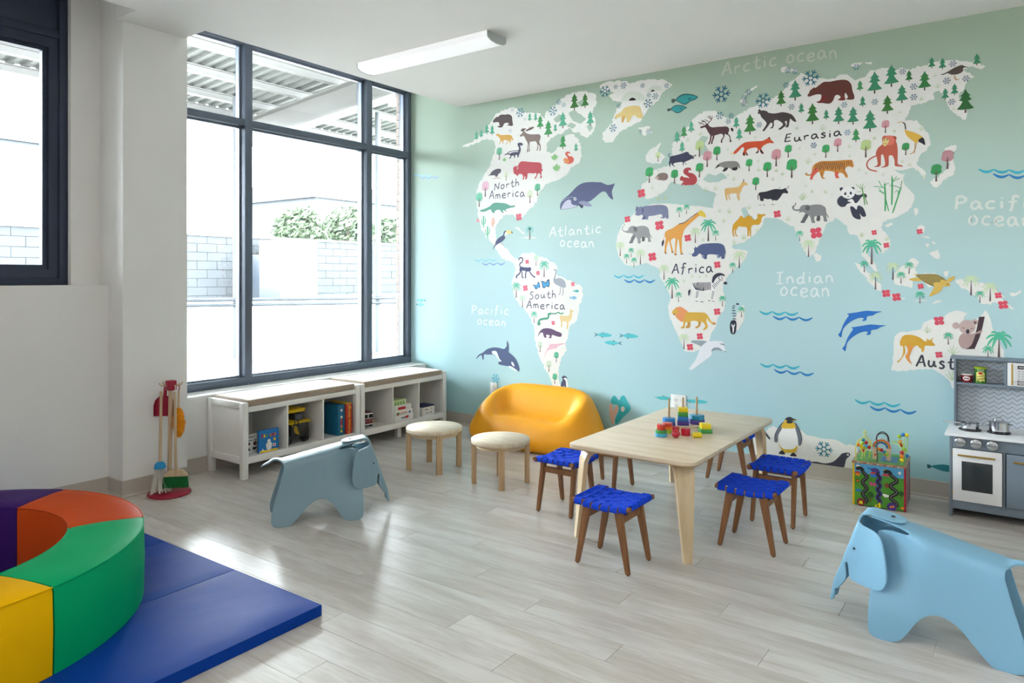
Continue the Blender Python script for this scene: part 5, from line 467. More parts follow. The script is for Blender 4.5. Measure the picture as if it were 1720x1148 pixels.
GLYPH=[('leaf',-3117,2248,67,''),
('leaf',-3098,2157,74,''),
('leaf',-3621,2289,42,''),
('pine',-2930,2639,139,'3d7b3a'),
('pine',-2833,2645,118,'3d7b3a'),
('pine',-3038,2510,134,'5aae90'),
('pine',-2786,2501,117,'5aae90'),
('pine',-3256,2530,116,'44975a'),
('pine',-3177,2455,139,'44975a'),
('pine',-3109,2490,67,'5aae90'),
('pine',-3038,2343,114,'44975a'),
('pine',-2915,2309,69,'5aae90'),
('pine',-3925,2512,80,'5aae90'),
('pine',-3871,2527,76,'5aae90'),
('pine',-3810,2551,90,'5aae90'),
('pine',-3752,2537,90,'5aae90'),
('pine',-3360,2606,72,'5aae90'),
('pine',-3301,2602,69,'5aae90'),
('tree',-3676,2317,107,'72c09c'),
('snow',-3456,2691,43,'3f8098'),
('snow',-3133,2661,42,'3f8098'),
('snow',-3076,2726,25,'3f8098'),
('snow',-3030,2696,21,'6fa6ac'),
('snow',-3410,2630,14,'b0b8c4'),
('snow',-3560,2550,18,'b0b0c8'),
('snow',-3538,2727,18,'b0b0c4'),
('cactus',-3845,1743,101,'66c2a0'),
('cactus',-3802,1648,104,'66c2a0'),
('cactus',-3743,1741,82,'e6a994'),
('palm',-3361,1624,117,'8ad0cc'),
('tree',-3827,2010,137,'e3b9cc'),
('tree',-3895,1927,123,'72c8a8'),
('tree',-3283,1981,103,'62b893'),
('tree',-3603,2133,71,'d8e0c4'),
('tree',-3358,1926,110,'d8e0c8'),
('flower',-3471,1816,35,'dd6a7e'),
('flower',-3909,1806,19,'e8a0b0'),
('wave',-3950,1469,-3701,'8fcede',1468,8),
('wave',-3862,1436,-3615,'86a6d4',1436,8),
('fish',-2915,1200,56,'56b8ba'),
('fish',-2942,1146,69,'88bede'),
('palm',-3218,1311,140,'6fc8ae'),
('palm',-3498,1138,133,'6fc8ae'),
('palm',-3434,1056,108,'cfe6d2'),
('palm',-3317,932,100,'6fc8ae'),
('palm',-3298,1406,89,'c8e2c8'),
('flower',-3386,1439,21,'e37088'),
('flower',-3278,1345,21,'e37088'),
('flower',-3404,1220,29,'e37088'),
('flower',-2944,1255,20,'e37088'),
('flower',-3130,939,20,'e37088'),
('tree',-3100,622,84,'5fba92'),
('tree',-3114,446,84,'5fba92'),
('tree',-3257,695,89,'cfdccb'),
('tree',-3171,538,95,'cfdccb'),
('snow',-3714,439,43,'3fb2cf'),
('fishl',-2673,863,157,'55c2cc'),
('fishl',-2454,866,162,'55c2cc'),
('fishl',-2585,805,-151,'55c2cc'),
('fishl',-4578,1094,-122,'7fd0dc'),
('fishl',-4593,1055,111,'7fd0dc'),
('wave',-4684,2282,-4460,'a6d8e6',2252,9),
('wave',-4601,2247,-4365,'9ab6dc',2233,9),
('snow',-2656,2749,48,'1f6e86'),
('snow',-2564,2769,19,'1f6e86'),
('snow',-2497,2768,27,'1f6e86'),
('snow',-2339,2744,20,'1f6e86'),
('snow',-2147,2714,21,'1f6e86'),
('snow',-2289,2665,19,'1f6e86'),
('snow',-2237,2649,26,'1f6e86'),
('snow',-2295,2605,37,'1f6e86'),
('snow',-2538,2618,20,'1f6e86'),
('snow',-2586,2456,33,'1f6e86'),
('snow',-2357,2404,16,'7fa8a8'),
('snow',-2289,2396,23,'1f6e86'),
('snow',-1752,2442,29,'1f6e86'),
('snow',-1740,2590,63,'1f6480'),
('pine',-2067,2286,87,'5aae90'),
('pine',-2014,2317,87,'44975a'),
('pine',-1960,2348,86,'5aae90'),
('pine',-2029,2214,81,'5aae90'),
('tree',-1898,2168,118,'c3d89a'),
('tree',-2216,2163,74,'cfe0ae'),
('snow',-1551,2576,22,'1f6e86'),
('snow',-1581,2544,20,'1f6e86'),
('snow',-1581,2504,22,'1f6e86'),
('snow',-1292,2682,21,'1f6e86'),
('snow',-1244,2667,21,'1f6e86'),
('snow',-1452,2505,53,'1f6e86'),
('snow',-1303,2586,21,'1f6e86'),
('snow',-1148,2608,54,'1f6e86'),
('snow',-1671,2431,20,'1f6e86'),
('snow',-1691,2394,20,'1f6e86'),
('snow',-1479,2343,20,'1f6e86'),
('snow',-1268,2436,21,'1f6e86'),
('pine',-1335,2449,108,'3d7b3a'),
('pine',-1245,2476,137,'41906c'),
('pine',-1206,2386,68,'41906c'),
('pine',-1137,2306,138,'3d7b3a'),
('pine',-1635,2339,83,'5aae90'),
('tree',-2285,2013,117,'43ad68'),
('tree',-2087,1992,103,'43ad68'),
('tree',-1899,2022,103,'43ad68'),
('tree',-1842,2091,115,'d79aa4'),
('tree',-1772,2131,99,'43ad68'),
('tree',-1547,2035,85,'43ad68'),
('tree',-1367,2052,117,'d79aa4'),
('tree',-1425,1985,103,'43ad68'),
('tree',-1502,1903,88,'43ad68'),
('pine',-1614,2255,86,'5aae90'),
('pine',-1541,2285,142,'458a46'),
('palm',-2050,1747,75,'55c09c'),
('palm',-1995,1765,72,'55c09c'),
('palm',-1930,1556,113,'cfe2be'),
('palm',-1835,1565,161,'55c09c'),
('palm',-1781,1568,76,'55c09c'),
('palm',-2526,1471,114,'cfe2be'),
('palm',-2434,1463,72,'55c09c'),
('palm',-2472,1415,76,'55c09c'),
('palm',-2410,1386,75,'55c09c'),
('palm',-2358,1406,118,'cfe2be'),
('flower',-2465,1750,28,'df5468'),
('flower',-2205,1693,40,'df5468'),
('flower',-1986,1593,29,'df5468'),
('flower',-2261,1462,37,'df5468'),
('flower',-1769,1398,28,'df5468'),
('flower',-2350,1939,37,'df5468'),
('wave',-2580,1327,-2330,'55bcd6',1326,8),
('wave',-2491,1292,-2240,'3e86c8',1291,9),
('palm',-1217,1547,71,'55c09c'),
('palm',-1162,1443,116,'cfe2be'),
('palm',-1615,1374,123,'cfe2be'),
('palm',-1661,1340,75,'55c09c'),
('palm',-831,1342,73,'55c09c'),
('flower',-1360,1733,28,'df5468'),
('flower',-1115,1598,42,'df5468'),
('snow',-876,2632,21,'1f6e86'),
('snow',-619,2561,20,'23557e'),
('snow',-559,2460,21,'23557e'),
('snow',-559,2397,21,'23557e'),
('snow',-771,2398,20,'1f6e86'),
('snow',-946,2404,20,'1f6e86'),
('snow',-927,2227,20,'3478a0'),
('pine',-855,2479,68,'44975a'),
('pine',-772,2450,139,'41906c'),
('pine',-679,2478,137,'41906c'),
('pine',-584,2495,70,'3a8048'),
('pine',-622,2370,114,'41906c'),
('pine',-701,2316,115,'3d7b3a'),
('pine',-840,2378,68,'41906c'),
('pine',-798,2217,137,'41906c'),
('pine',-895,2273,115,'41906c'),
('pine',-979,2287,114,'41906c'),
('pine',-1053,2324,67,'41906c'),
('pine',-878,2162,86,'44975a'),
('tree',-712,2199,79,'d79aa4'),
('tree',-985,2110,87,'d79aa4'),
('tree',-1056,2079,86,'43ad68'),
('tree',-1289,2104,85,'43ad68'),
('tree',-1267,1967,126,'43ad68'),
('tree',-822,2059,112,'bfd492'),
('snow',-1130,2167,21,'3478a0'),
('tree',-602,2051,76,'3f9a5c'),
('tree',-385,1948,113,'c4929a'),
('tree',-442,1879,104,'3f9a5c'),
('pine',-502,2429,117,'3a8048'),
('pine',-465,2555,67,'41906c'),
('pine',-410,2539,69,'41906c'),
('pine',-239,2533,70,'41906c'),
('pine',-349,2378,68,'41906c'),
('pine',-396,2358,69,'41906c'),
('pine',-295,2266,140,'2f6a38'),
('snow',-357,2563,20,'23557e'),
('snow',-388,2468,21,'23557e'),
('snow',-292,2466,20,'23557e'),
('snow',-363,2340,20,'23557e'),
('palm',-790,1390,162,'55c09c'),
('palm',-831,1342,73,'55c09c'),
('palm',-768,1234,113,'cfe2be'),
('palm',-672,1294,112,'cfe2be'),
('palm',-584,1331,74,'55c09c'),
('palm',-628,1272,74,'55c09c'),
('palm',-527,1154,73,'55c09c'),
('palm',-268,1205,122,'cfe2be'),
('palm',-176,1173,111,'cfe2be'),
('palm',-225,1164,70,'55c09c'),
('flower',-775,1588,18,'df5468'),
('flower',-707,1507,19,'df5468'),
('flower',-528,1585,19,'df5468'),
('flower',-523,1256,19,'df5468'),
('flower',-708,1211,27,'df5468'),
('flower',-652,1189,28,'df5468'),
('flower',-137,1207,20,'df5468'),
('flower',-114,1154,28,'df5468'),
('wave',-1476,1081,-1226,'3fb4cc',1079,9),
('wave',-1387,1049,-1137,'2f82c4',1047,9),
('wave',-1471,726,-1217,'3fb4cc',727,9),
('wave',-1380,693,-1130,'2f82c4',688,9),
('wave',-884,540,-632,'3fb4cc',538,9),
('wave',-798,507,-546,'2f82c4',504,9),
('wave',-230,1934,-12,'3fb4cc',1909,9),
('wave',-161,1901,63,'2f82c4',1869,9),
('snow',-1067,201,53,'2a8098'),
('flower',-428,1052,31,'d9566a'),
('flower',-428,851,22,'d9566a'),
('palm',-381,914,73,'55c09c'),
('palm',-135,836,175,'55c09c'),
('palm',-186,838,81,'55c09c'),
('palm',-2169,1293,114,'cfe2be'),
('palm',-2106,1155,159,'55c09c'),
('palm',-2056,1131,75,'55c09c'),
('palm',-1733,1107,76,'55c09c'),
('palm',-1599,1035,75,'55c09c'),
('palm',-2015,791,116,'cfe2be'),
('flower',-1770,1069,28,'df5468'),
('flower',-1896,890,27,'df5468'),
('flower',-1969,809,28,'df5468'),
('grass',-1506,2254,23,''),
('grass',-1695,2192,20,''),
('grass',-1893,2318,35,''),
('grass',-1487,2091,23,''),
('grass',-1484,2026,34,''),
('grass',-1369,2014,25,''),
('grass',-1654,1978,34,''),
('grass',-1695,2013,23,''),
('grass',-1856,1914,41,''),
('grass',-1784,1921,35,''),
('grass',-2217,1878,37,''),
('grass',-2158,1877,37,''),
('grass',-1549,1774,34,''),
('grass',-1689,1758,35,''),
('grass',-2263,1961,31,''),
('grass',-1986,2287,30,''),
('grass',-2210,2086,24,''),
('grass',-1326,1988,22,''),
('grass',-1390,1960,22,''),
('grass',-1754,1762,35,''),
('grass',-1689,1758,35,''),
('grass',-1725,1690,35,''),
('grass',-1591,1570,34,''),
('grass',-1874,1567,29,''),
('grass',-1654,1544,34,''),
('grass',-1954,1308,24,''),
('grass',-1899,1305,24,''),
('grass',-1850,1311,24,''),
('grass',-2017,1272,30,''),
('grass',-2217,1872,37,''),
('grass',-2164,1878,37,''),
('grass',-1197,1817,54,''),
('grass',-1682,1752,29,''),
('grass',-1549,1774,34,''),
('grass',-1292,1682,33,''),
('grass',-1493,1618,34,''),
('grass',-1581,1570,34,''),
('grass',-1141,1862,22,''),
('grass',-1060,1854,21,''),
('grass',-850,1563,31,''),
('grass',-1652,1532,23,''),
('grass',-1234,2281,25,''),
('grass',-1077,2257,43,''),
('grass',-635,2308,23,''),
('grass',-664,2195,23,''),
('grass',-775,2164,23,''),
('grass',-520,2190,35,''),
('grass',-520,2370,25,''),
('grass',-1237,2282,22,''),
('grass',-1218,2149,22,''),
('grass',-1123,2101,24,''),
('grass',-1166,2051,43,''),
('grass',-917,2128,24,''),
('grass',-917,2068,24,''),
('grass',-862,1979,21,''),
('grass',-821,1952,21,''),
('grass',-726,1936,20,''),
('grass',-772,2164,21,''),
('grass',-664,2198,20,''),
('grass',-1179,1898,22,''),
('grass',-1143,1857,24,''),
('grass',-1057,1849,24,''),
('grass',-1203,1813,49,''),
('grass',-1329,1989,22,''),
('grass',-1364,2014,22,''),
('grass',-1389,1958,19,''),
('grass',-450,2500,25,''),
('grass',-435,2431,34,''),
('grass',-521,2370,25,''),
('grass',-355,2292,19,''),
('grass',-430,2130,20,''),
('grass',-452,2177,20,''),
('grass',-622,2006,23,''),
('grass',-582,1982,25,''),
('grass',-542,1941,22,''),
('grass',-507,1908,22,''),
('grass',-848,1561,35,''),
('grass',-705,1535,34,''),
('grass',-490,976,45,''),
('grass',-359,855,58,''),
('grass',-363,704,68,'')]
TEXTS=[('North',-3730,2056,-3462,2076,62,8,'565668'),
('America',-3784,1985,-3410,1986,67,8,'565668'),
('Atlantic',-3167,1640,-2687,1653,76,9,'eef3f0'),
('ocean',-3064,1558,-2747,1540,47,9,'eef3f0'),
('South',-3362,1129,-3098,1144,61,7,'4e5068'),
('America',-3393,1049,-3018,1052,63,8,'4e5068'),
('Pacific',-3980,983,-3573,996,72,10,'e6eff2'),
('ocean',-3912,900,-3602,893,44,10,'e6eff2'),
('Arctic',-1737,2716,-1358,2729,88,10,'c9cfc2'),
('ocean',-1299,2729,-983,2710,54,9,'c9cfc2'),
('Africa',-2107,1333,-1801,1344,70,9,'3d4258'),
('Indian',-1367,1270,-1005,1274,76,10,'e4eef0'),
('ocean',-1339,1183,-1028,1184,56,10,'e4eef0'),
('Eurasia',-1312,2206,-962,2210,50,9,'3c3a42'),
('Pacific',-347,1711,68,1685,74,12,'dfe6e2'),
('ocean',-279,1617,23,1595,51,11,'dfe6e2'),
('Australia',-546,772,-133,775,68,11,'43454f'),
('Antarctica',-2217,98,-1556,47,63,13,'3a4a60')]
# ---------------- the printed world map on the back wall ----------------
PRINTS = {}
def pm(hexs):
    if hexs not in PRINTS:
        m = bpy.data.materials.new('print_' + hexs); m.use_nodes = True; b = m.node_tree.nodes['Principled BSDF']
        nt = m.node_tree; g = nt.nodes.new('ShaderNodeNewGeometry'); n = nt.nodes.new('ShaderNodeTexNoise'); n.inputs['Scale'].default_value = 35
        nt.links.new(g.outputs['Position'], n.inputs['Vector'])
        mx = nt.nodes.new('ShaderNodeMix'); mx.data_type = 'RGBA'
        c = hexc(hexs); mx.inputs[6].default_value = c; mx.inputs[7].default_value = tuple(v * .93 for v in c[:3]) + (1,)
        nt.links.new(n.outputs['Fac'], mx.inputs[0]); nt.links.new(mx.outputs[2], b.inputs['Base Color'])
        b.inputs['Roughness'].default_value = 0.55; b.inputs['Specular IOR Level'].default_value = 0.35
        PRINTS[hexs] = m
    return PRINTS[hexs]
LAYER = 0.00005
def smooth_loop(p, closed=True, k=3):
    n = len(p); out = []
    rng = range(n) if closed else range(n - 1)
    for i in rng:
        if closed: p0, p1, p2, p3 = p[i - 1], p[i], p[(i + 1) % n], p[(i + 2) % n]
        else: p0, p1, p2, p3 = p[max(i - 1, 0)], p[i], p[i + 1], p[min(i + 2, n - 1)]
        for j in range(k):
            t = j / k; q = []
            for a in (0, 1):
                q.append(0.5 * (2 * p1[a] + (p2[a] - p0[a]) * t + (2 * p0[a] - 5 * p1[a] + 4 * p2[a] - p3[a]) * t * t + (3 * p1[a] - p0[a] - 3 * p2[a] + p3[a]) * t ** 3))
            out.append(tuple(q))
    if not closed: out.append(p[-1])
    return out
class Flat:
    """flat print pieces, facing the room (-Y)"""
    def __init__(s): s.v = []; s.f = []; s.mi = []; s.ms = []
    def m(s, c):
        x = pm(c) if isinstance(c, str) else c
        if x not in s.ms: s.ms.append(x)
        return s.ms.index(x)
    def poly(s, pts, lay, c):
        if len(pts) < 3: return
        r = delaunay_2d_cdt([Vector(p) for p in pts], [], [list(range(len(pts)))], 1, 1e-7)
        b = len(s.v); mi = s.m(c)
        s.v += [(v.x, -lay * LAYER, v.y) for v in r[0]]
        for t in r[2]:
            a_, b_, c_ = (r[0][i] for i in t[:3])
            t2 = list(t)
            if (b_ - a_).cross(c_ - a_) < 0: t2 = t2[::-1]
            s.f.append(tuple(b + i for i in t2)); s.mi.append(mi)
    def stroke(s, pts, w, lay, c, taper=False):
        n = len(pts); L_ = []; R_ = []
        for i, p in enumerate(pts):
            a = pts[max(i - 1, 0)]; b = pts[min(i + 1, n - 1)]
            dx, dz = b[0] - a[0], b[1] - a[1]; l = math.hypot(dx, dz) or 1
            ww = w / 2
            if taper: ww *= 0.35 + 0.65 * math.sin(PI * (i + .35) / (n - .3))
            elif i in (0, n - 1): ww *= .75
            nx, nz = -dz / l * ww, dx / l * ww
            L_.append((p[0] + nx, p[1] + nz)); R_.append((p[0] - nx, p[1] - nz))
        b = len(s.v); mi = s.m(c)
        for l, r in zip(L_, R_): s.v.append((l[0], -lay * LAYER, l[1])); s.v.append((r[0], -lay * LAYER, r[1]))
        for i in range(n - 1):
            s.f.append((b + 2 * i, b + 2 * i + 1, b + 2 * i + 3, b + 2 * i + 2)); s.mi.append(mi)
    def mesh(s, name):
        me = bpy.data.meshes.new(name); me.from_pydata(s.v, [], s.f)
        for x in s.ms: me.materials.append(x)
        me.polygons.foreach_set('material_index', s.mi); me.update(); return me
def pairs(l): return [(l[i] / 1000, l[i + 1] / 1000) for i in range(0, len(l), 2)]
YF = YM - 0.0004
fl = Flat()
for i_, l in enumerate(LAND): fl.poly(pairs(l), .3 + (i_ % 5) * .6, 'ecebe7')
for l in SEA: fl.poly(pairs(l), 3.6, M_MURAL)
mural = link('world_map_print', fl.mesh('land'), wall_back, (0, YF, 0))
mural['label'] = 'pale land shapes of a printed world map'
nlay = [0]
def place(name, F_, loc=None, me=None, lay0=4, scale=None):
    me = me or F_.mesh(name)
    o = link(name, me, mural); nlay[0] = (nlay[0] + 1) % 6
    o.location = (loc[0] if loc else 0, -(lay0 + nlay[0]) * LAYER * (1.5), loc[1] if loc else 0)
    if scale: o.scale = (scale, 1, scale)
    return o
for name, shapes in FIG:
    F_ = Flat()
    for i, (c, k, p) in enumerate(shapes):
        pts = pairs(p)
        if k > 0:
            F_.stroke(smooth_loop(pts, False, 3) if len(pts) > 2 else pts, k / 1000, 1 + i * .5, c)
        else: F_.poly(smooth_loop(pts) if k < 0 else pts, 1 + i * .5, c)
    place(name, F_, lay0=8)
# --- repeated motifs, unit size, shared meshes ---
def circ(cx, cy, rx, ry, n=14, wob=0.0, ph=0.0):
    return [(cx + rx * math.cos(2 * PI * i / n) * (1 + wob * math.sin(3 * 2 * PI * i / n + ph)), cy + ry * math.sin(2 * PI * i / n) * (1 + wob * math.cos(2 * 2 * PI * i / n + ph))) for i in range(n)]
def glyph_pine(c):
    F_ = Flat(); F_.poly([(-.035, 0), (.035, 0), (.028, .18), (-.028, .18)], 1, '5a4544')
    P_ = [(0, 1), (.05, .88), (.1, .80), (.2, .71), (.12, .70), (.17, .60), (.24, .54), (.1, .50), (.14, .40), (.2, .30), (.29, .2), (.29, .17), (.1, .14), (0, .16)]
    P_ = P_ + [(-x, z) for x, z in P_[-2:0:-1]]
    F_.poly(P_, 2, c); return F_
def glyph_tree(c):
    F_ = Flat(); F_.poly(smooth_loop([(0, .98), (.17, .95), (.27, .83), (.25, .68), (.27, .55), (.17, .42), (0, .38), (-.14, .42), (-.27, .5), (-.25, .68), (-.22, .86), (-.12, .95)], True, 3), 1, c)
    t = '6b5654'
    F_.poly([(-.05, 0), (.05, 0), (.02, .62), (-.012, .62)], 2, t)
    F_.stroke([(0, .42), (.13, .56)], .022, 2, t); F_.stroke([(0, .38), (-.12, .5)], .02, 2, t); return F_
def glyph_palm(c):
    F_ = Flat(); F_.poly([(-.035, 0), (.045, 0), (.02, .7), (0, .7)], 1, '6d5a5e')
    for a, l, d in ((200, .34, .12), (165, .36, .10), (130, .33, .06), (95, .22, .03), (55, .30, .05), (20, .36, .09), (-15, .34, .14), (-45, .28, .1), (225, .26, .1)):
        q = [(.01 + l * t * math.cos(math.radians(a)), .70 + l * t * math.sin(math.radians(a)) + .10 * math.sin(PI * t) - d * t * t) for t in (0, .33, .66, 1)]
        F_.stroke(smooth_loop(q, False, 2), .075, 2, c, True)
    return F_
def glyph_flower(c):
    F_ = Flat()
    for k in range(4):
        a = PI / 4 + k * PI / 2 + .15
        F_.poly(circ(.55 * math.cos(a), .55 * math.sin(a), .44, .42, 12, .06, k), 1, c)
    F_.poly(circ(0, 0, .3, .3, 8), 1.5, c); F_.poly(circ(0, 0, .10, .10, 8), 2, 'f2dcdc')
    return F_
def glyph_snow(c):
    F_ = Flat()
    for k in range(6):
        a = k * PI / 3; ca, sa = math.cos(a), math.sin(a)
        R_ = lambda x, z: (x * ca - z * sa, x * sa + z * ca)
        F_.stroke([R_(.26, 0), R_(1, 0)], .17, 1, c)
        for s_ in (1, -1):
            F_.stroke([R_(.58, 0), R_(.84, .30 * s_)], .15, 1.5, c)
        F_.stroke([(.3 * math.cos(a), .3 * math.sin(a)), (.3 * math.cos(a + PI / 3), .3 * math.sin(a + PI / 3))], .16, 2, c)
    return F_
def glyph_leaf(c):
    c = '8fc684'
    F_ = Flat(); F_.stroke([(0, 0), (.02, .35)], .04, 1, c)
    F_.poly([(0, .25), (.28, .22), (.26, .34), (.5, .5), (.4, .56), (.5, .74), (.3, .68), (.26, .78), (.14, .66), (.16, .86), (.08, .84), (0, 1), (-.08, .84), (-.16, .86), (-.14, .66), (-.26, .78), (-.3, .68), (-.5, .74), (-.4, .56), (-.5, .5), (-.26, .34), (-.28, .22)], 2, '8fc684'); return F_
def glyph_cactus(c):
    F_ = Flat(); F_.stroke([(0, 0), (0, .95), (0, 1)], .15, 1, c); F_.stroke([(.0, .35), (.17, .4), (.2, .55), (.2, .8)], .09, 1.5, c); F_.stroke([(.0, .25), (-.17, .32), (-.2, .5), (-.2, .75)], .09, 2, c); return F_
def glyph_grass(c):
    F_ = Flat(); c = 'bfd2ac'
    for x, z in ((-.45, .5), (-.2, .8), (.1, 1), (.4, .75), (.6, .4)):
        F_.stroke([(.03, 0), (x * .55, z * .55), (x, z)], .075, 1, c, True)
    return F_
def glyph_fish(c):
    F_ = Flat(); F_.poly(smooth_loop([(-.25, 0), (-.05, .17), (.25, .18), (.5, 0), (.25, -.17), (-.05, -.17)], True, 3), 1, c)
    F_.poly([(-.5, .2), (-.22, .03), (-.22, -.03), (-.5, -.2), (-.42, 0)], 2, c); return F_
def glyph_fishl(c):
    F_ = Flat(); F_.poly(smooth_loop([(-.3, 0), (-.1, .09), (.25, .09), (.5, -.01), (.25, -.09), (-.1, -.09)], True, 3), 1, c)
    F_.poly([(-.5, .1), (-.28, .02), (-.28, -.03), (-.5, -.12), (-.42, 0)], 2, '5f93a4'); F_.poly([(-.12, .08), (.02, .14), (.05, .08)], 2, '5f93a4'); F_.poly([(-.12, -.08), (-.04, -.16), (.05, -.08)], 2, '5f93a4'); return F_
GC = {}
NM = {'pine': 'pine_tree', 'tree': 'round_tree', 'palm': 'palm_tree', 'flower': 'flower', 'snow': 'snowflake', 'leaf': 'maple_leaf', 'cactus': 'cactus', 'grass': 'grass_tuft', 'fish': 'fish', 'fishl': 'fish'}
for g in GLYPH:
    if g[0] == 'wave':
        _, x0, z0, x1, c, z1, th = g; F_ = Flat(); n = 3; pts = []
        x0, z0, x1, z1, th = (v / 1000 for v in (x0, z0, x1, z1, th))
        wv = (x1 - x0) / n
        for i in range(n):
            xa = x0 + i * wv; q = []; 
            for j in range(9):
                t = j / 8; q.append((xa + wv * t, z0 + (z1 - z0) * (i + t) / n - wv * .22 * math.sin(PI * t)))
            F_.stroke(q, th * 1.7, 1 + i * .5, c, True)
        place('wave', F_); continue
    k, x, z, h, c = g; key = (k, c)
    if key not in GC: GC[key] = globals()['glyph_' + k](c).mesh(NM[k])
    o = place(NM[k], None, (x / 1000, z / 1000), GC[key], 10 if k not in ('grass',) else 4, abs(h) / 1000)
    if h < 0: o.rotation_euler = (0, PI, 0)
# --- lettering drawn with a brush-like stroke font ---
ST = {'A': (.62, [[(0, 0), (.18, .5), (.36, 1), (.46, .5), (.56, 0)], [(.08, .34), (.5, .42)]]),
 'N': (.66, [[(.02, 0), (.08, .5), (.12, .95)], [(.12, .9), (.3, .5), (.5, .12)], [(.5, .08), (.54, .5), (.62, 1)]]),
 'S': (.5, [[(.42, .88), (.3, 1), (.14, .9), (.12, .72), (.26, .56), (.38, .36), (.34, .12), (.16, 0), (0, .14)]]),
 'P': (.58, [[(.06, 0), (.08, .5), (.1, 1)], [(.04, .96), (.3, 1.02), (.48, .84), (.42, .6), (.12, .46)]]),
 'I': (.5, [[(.22, 0), (.22, .5), (.24, 1)], [(.02, .98), (.44, 1.02)], [(0, 0), (.44, .02)]]),
 'E': (.56, [[(.16, 1), (.08, .5), (.02, .04)], [(.1, .98), (.48, 1.04)], [(.06, .54), (.4, .6)], [(.0, .04), (.44, .1)]]),
 'a': (.52, [[(.36, .5), (.22, .6), (.06, .44), (.04, .16), (.16, .02), (.3, .14), (.38, .42)], [(.36, .56), (.4, .2), (.52, .0)]]),
 'b': (.5, []),
 'c': (.46, [[(.4, .52), (.24, .6), (.08, .44), (.04, .2), (.16, .04), (.4, .08)]]),
 'd': (.52, [[(.36, .46), (.2, .52), (.04, .34), (.06, .1), (.2, .0), (.38, .16)], [(.42, 1), (.38, .5), (.38, .1), (.5, .04)]]),
 'e': (.5, [[(.06, .28), (.24, .32), (.4, .4), (.34, .58), (.16, .56), (.04, .36), (.08, .1), (.24, 0), (.46, .1)]]),
 'f': (.48, [[(.46, .92), (.32, 1.04), (.22, .9), (.2, .5), (.16, .1), (.08, -.14)], [(.02, .56), (.38, .62)]]),
 'h': (.5, [[(.08, 1.1), (.06, .5), (.04, .02)], [(.06, .38), (.22, .58), (.34, .46), (.38, .02)]]),
 'i': (.24, [[(.1, .56), (.1, .3), (.1, .02)], [(.1, .76), (.12, .86)]]),
 'l': (.26, [[(.12, 1.05), (.1, .5), (.1, .0)]]),
 'm': (.66, [[(.04, .56), (.05, .02)], [(.05, .4), (.16, .58), (.26, .44), (.28, .04)], [(.28, .42), (.4, .58), (.52, .44), (.56, .02)]]),
 'n': (.5, [[(.04, .58), (.06, .02)], [(.05, .38), (.2, .58), (.34, .46), (.4, .02)]]),
 'o': (.5, [[(.22, .6), (.06, .44), (.04, .18), (.18, .02), (.36, .14), (.4, .42), (.26, .6), (.18, .58)]]),
 'r': (.42, [[(.06, .58), (.08, .02)], [(.07, .34), (.2, .54), (.38, .5)]]),
 's': (.42, [[(.34, .52), (.2, .62), (.08, .48), (.2, .34), (.32, .18), (.2, .0), (.02, .06)]]),
 't': (.44, [[(.22, .96), (.18, .5), (.2, .08), (.34, .02), (.44, .12)], [(.0, .56), (.4, .62)]]),
 'u': (.54, [[(.06, .58), (.04, .2), (.16, .02), (.32, .16), (.38, .54)], [(.38, .54), (.4, .12), (.54, .06)]])}
rl = random.Random(5)
for s, x0, z0, x1, z1, h, w, c in TEXTS:
    x0, z0, x1, z1, h, w = (v / 1000 for v in (x0, z0, x1, z1, h, w))
    low = s == 'ocean'; H_ = h / .6 if low else h
    tot = sum(ST[ch][0] for ch in s) + .12 * (len(s) - 1); sx = (x1 - x0) / tot
    F_ = Flat(); px = 0.0
    for ch in s:
        adv, strokes = ST[ch]; dz = rl.uniform(-.05, .05) * H_
        for i, q in enumerate(strokes):
            pts = []
            for a, b in q:
                X_ = x0 + (px + a) * sx; t = (px + a) / tot
                pts.append((X_, z0 + (z1 - z0) * t + b * H_ + dz))
            F_.stroke(smooth_loop(pts, False, 4) if len(pts) > 2 else pts, w * (1.0 if c[0] in '345' else 1.2), 1 + i * .4, c)
        px += adv + .12
    o = place('lettering', F_, lay0=9); o['label'] = 'hand lettered word %s' % s
# ---------------- outside the windows ----------------
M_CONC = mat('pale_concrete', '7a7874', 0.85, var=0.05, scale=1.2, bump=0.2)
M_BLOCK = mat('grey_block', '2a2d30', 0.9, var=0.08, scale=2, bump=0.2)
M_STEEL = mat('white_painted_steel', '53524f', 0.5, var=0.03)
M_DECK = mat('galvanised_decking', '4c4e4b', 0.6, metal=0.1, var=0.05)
bm = bmesh.new()
prof = [(-4.80, -0.02), (-14.5, -0.02), (-25, 0.52), (-70, 0.9)]
a = [bm.verts.new((x, -60, z)) for x, z in prof]; b = [bm.verts.new((x, 60, z)) for x, z in prof]
for i in range(3): bm.faces.new((a[i], b[i], b[i + 1], a[i + 1]))
a = [bm.verts.new((x, -60, z - .3)) for x, z in prof]; b = [bm.verts.new((x, 60, z - .3)) for x, z in prof]
for i in range(3): bm.faces.new((a[i], a[i + 1], b[i + 1], b[i]))
yard = struct(obj('ground', bm, M_CONC)); yard['label'] = 'pale concrete yard outside the windows'

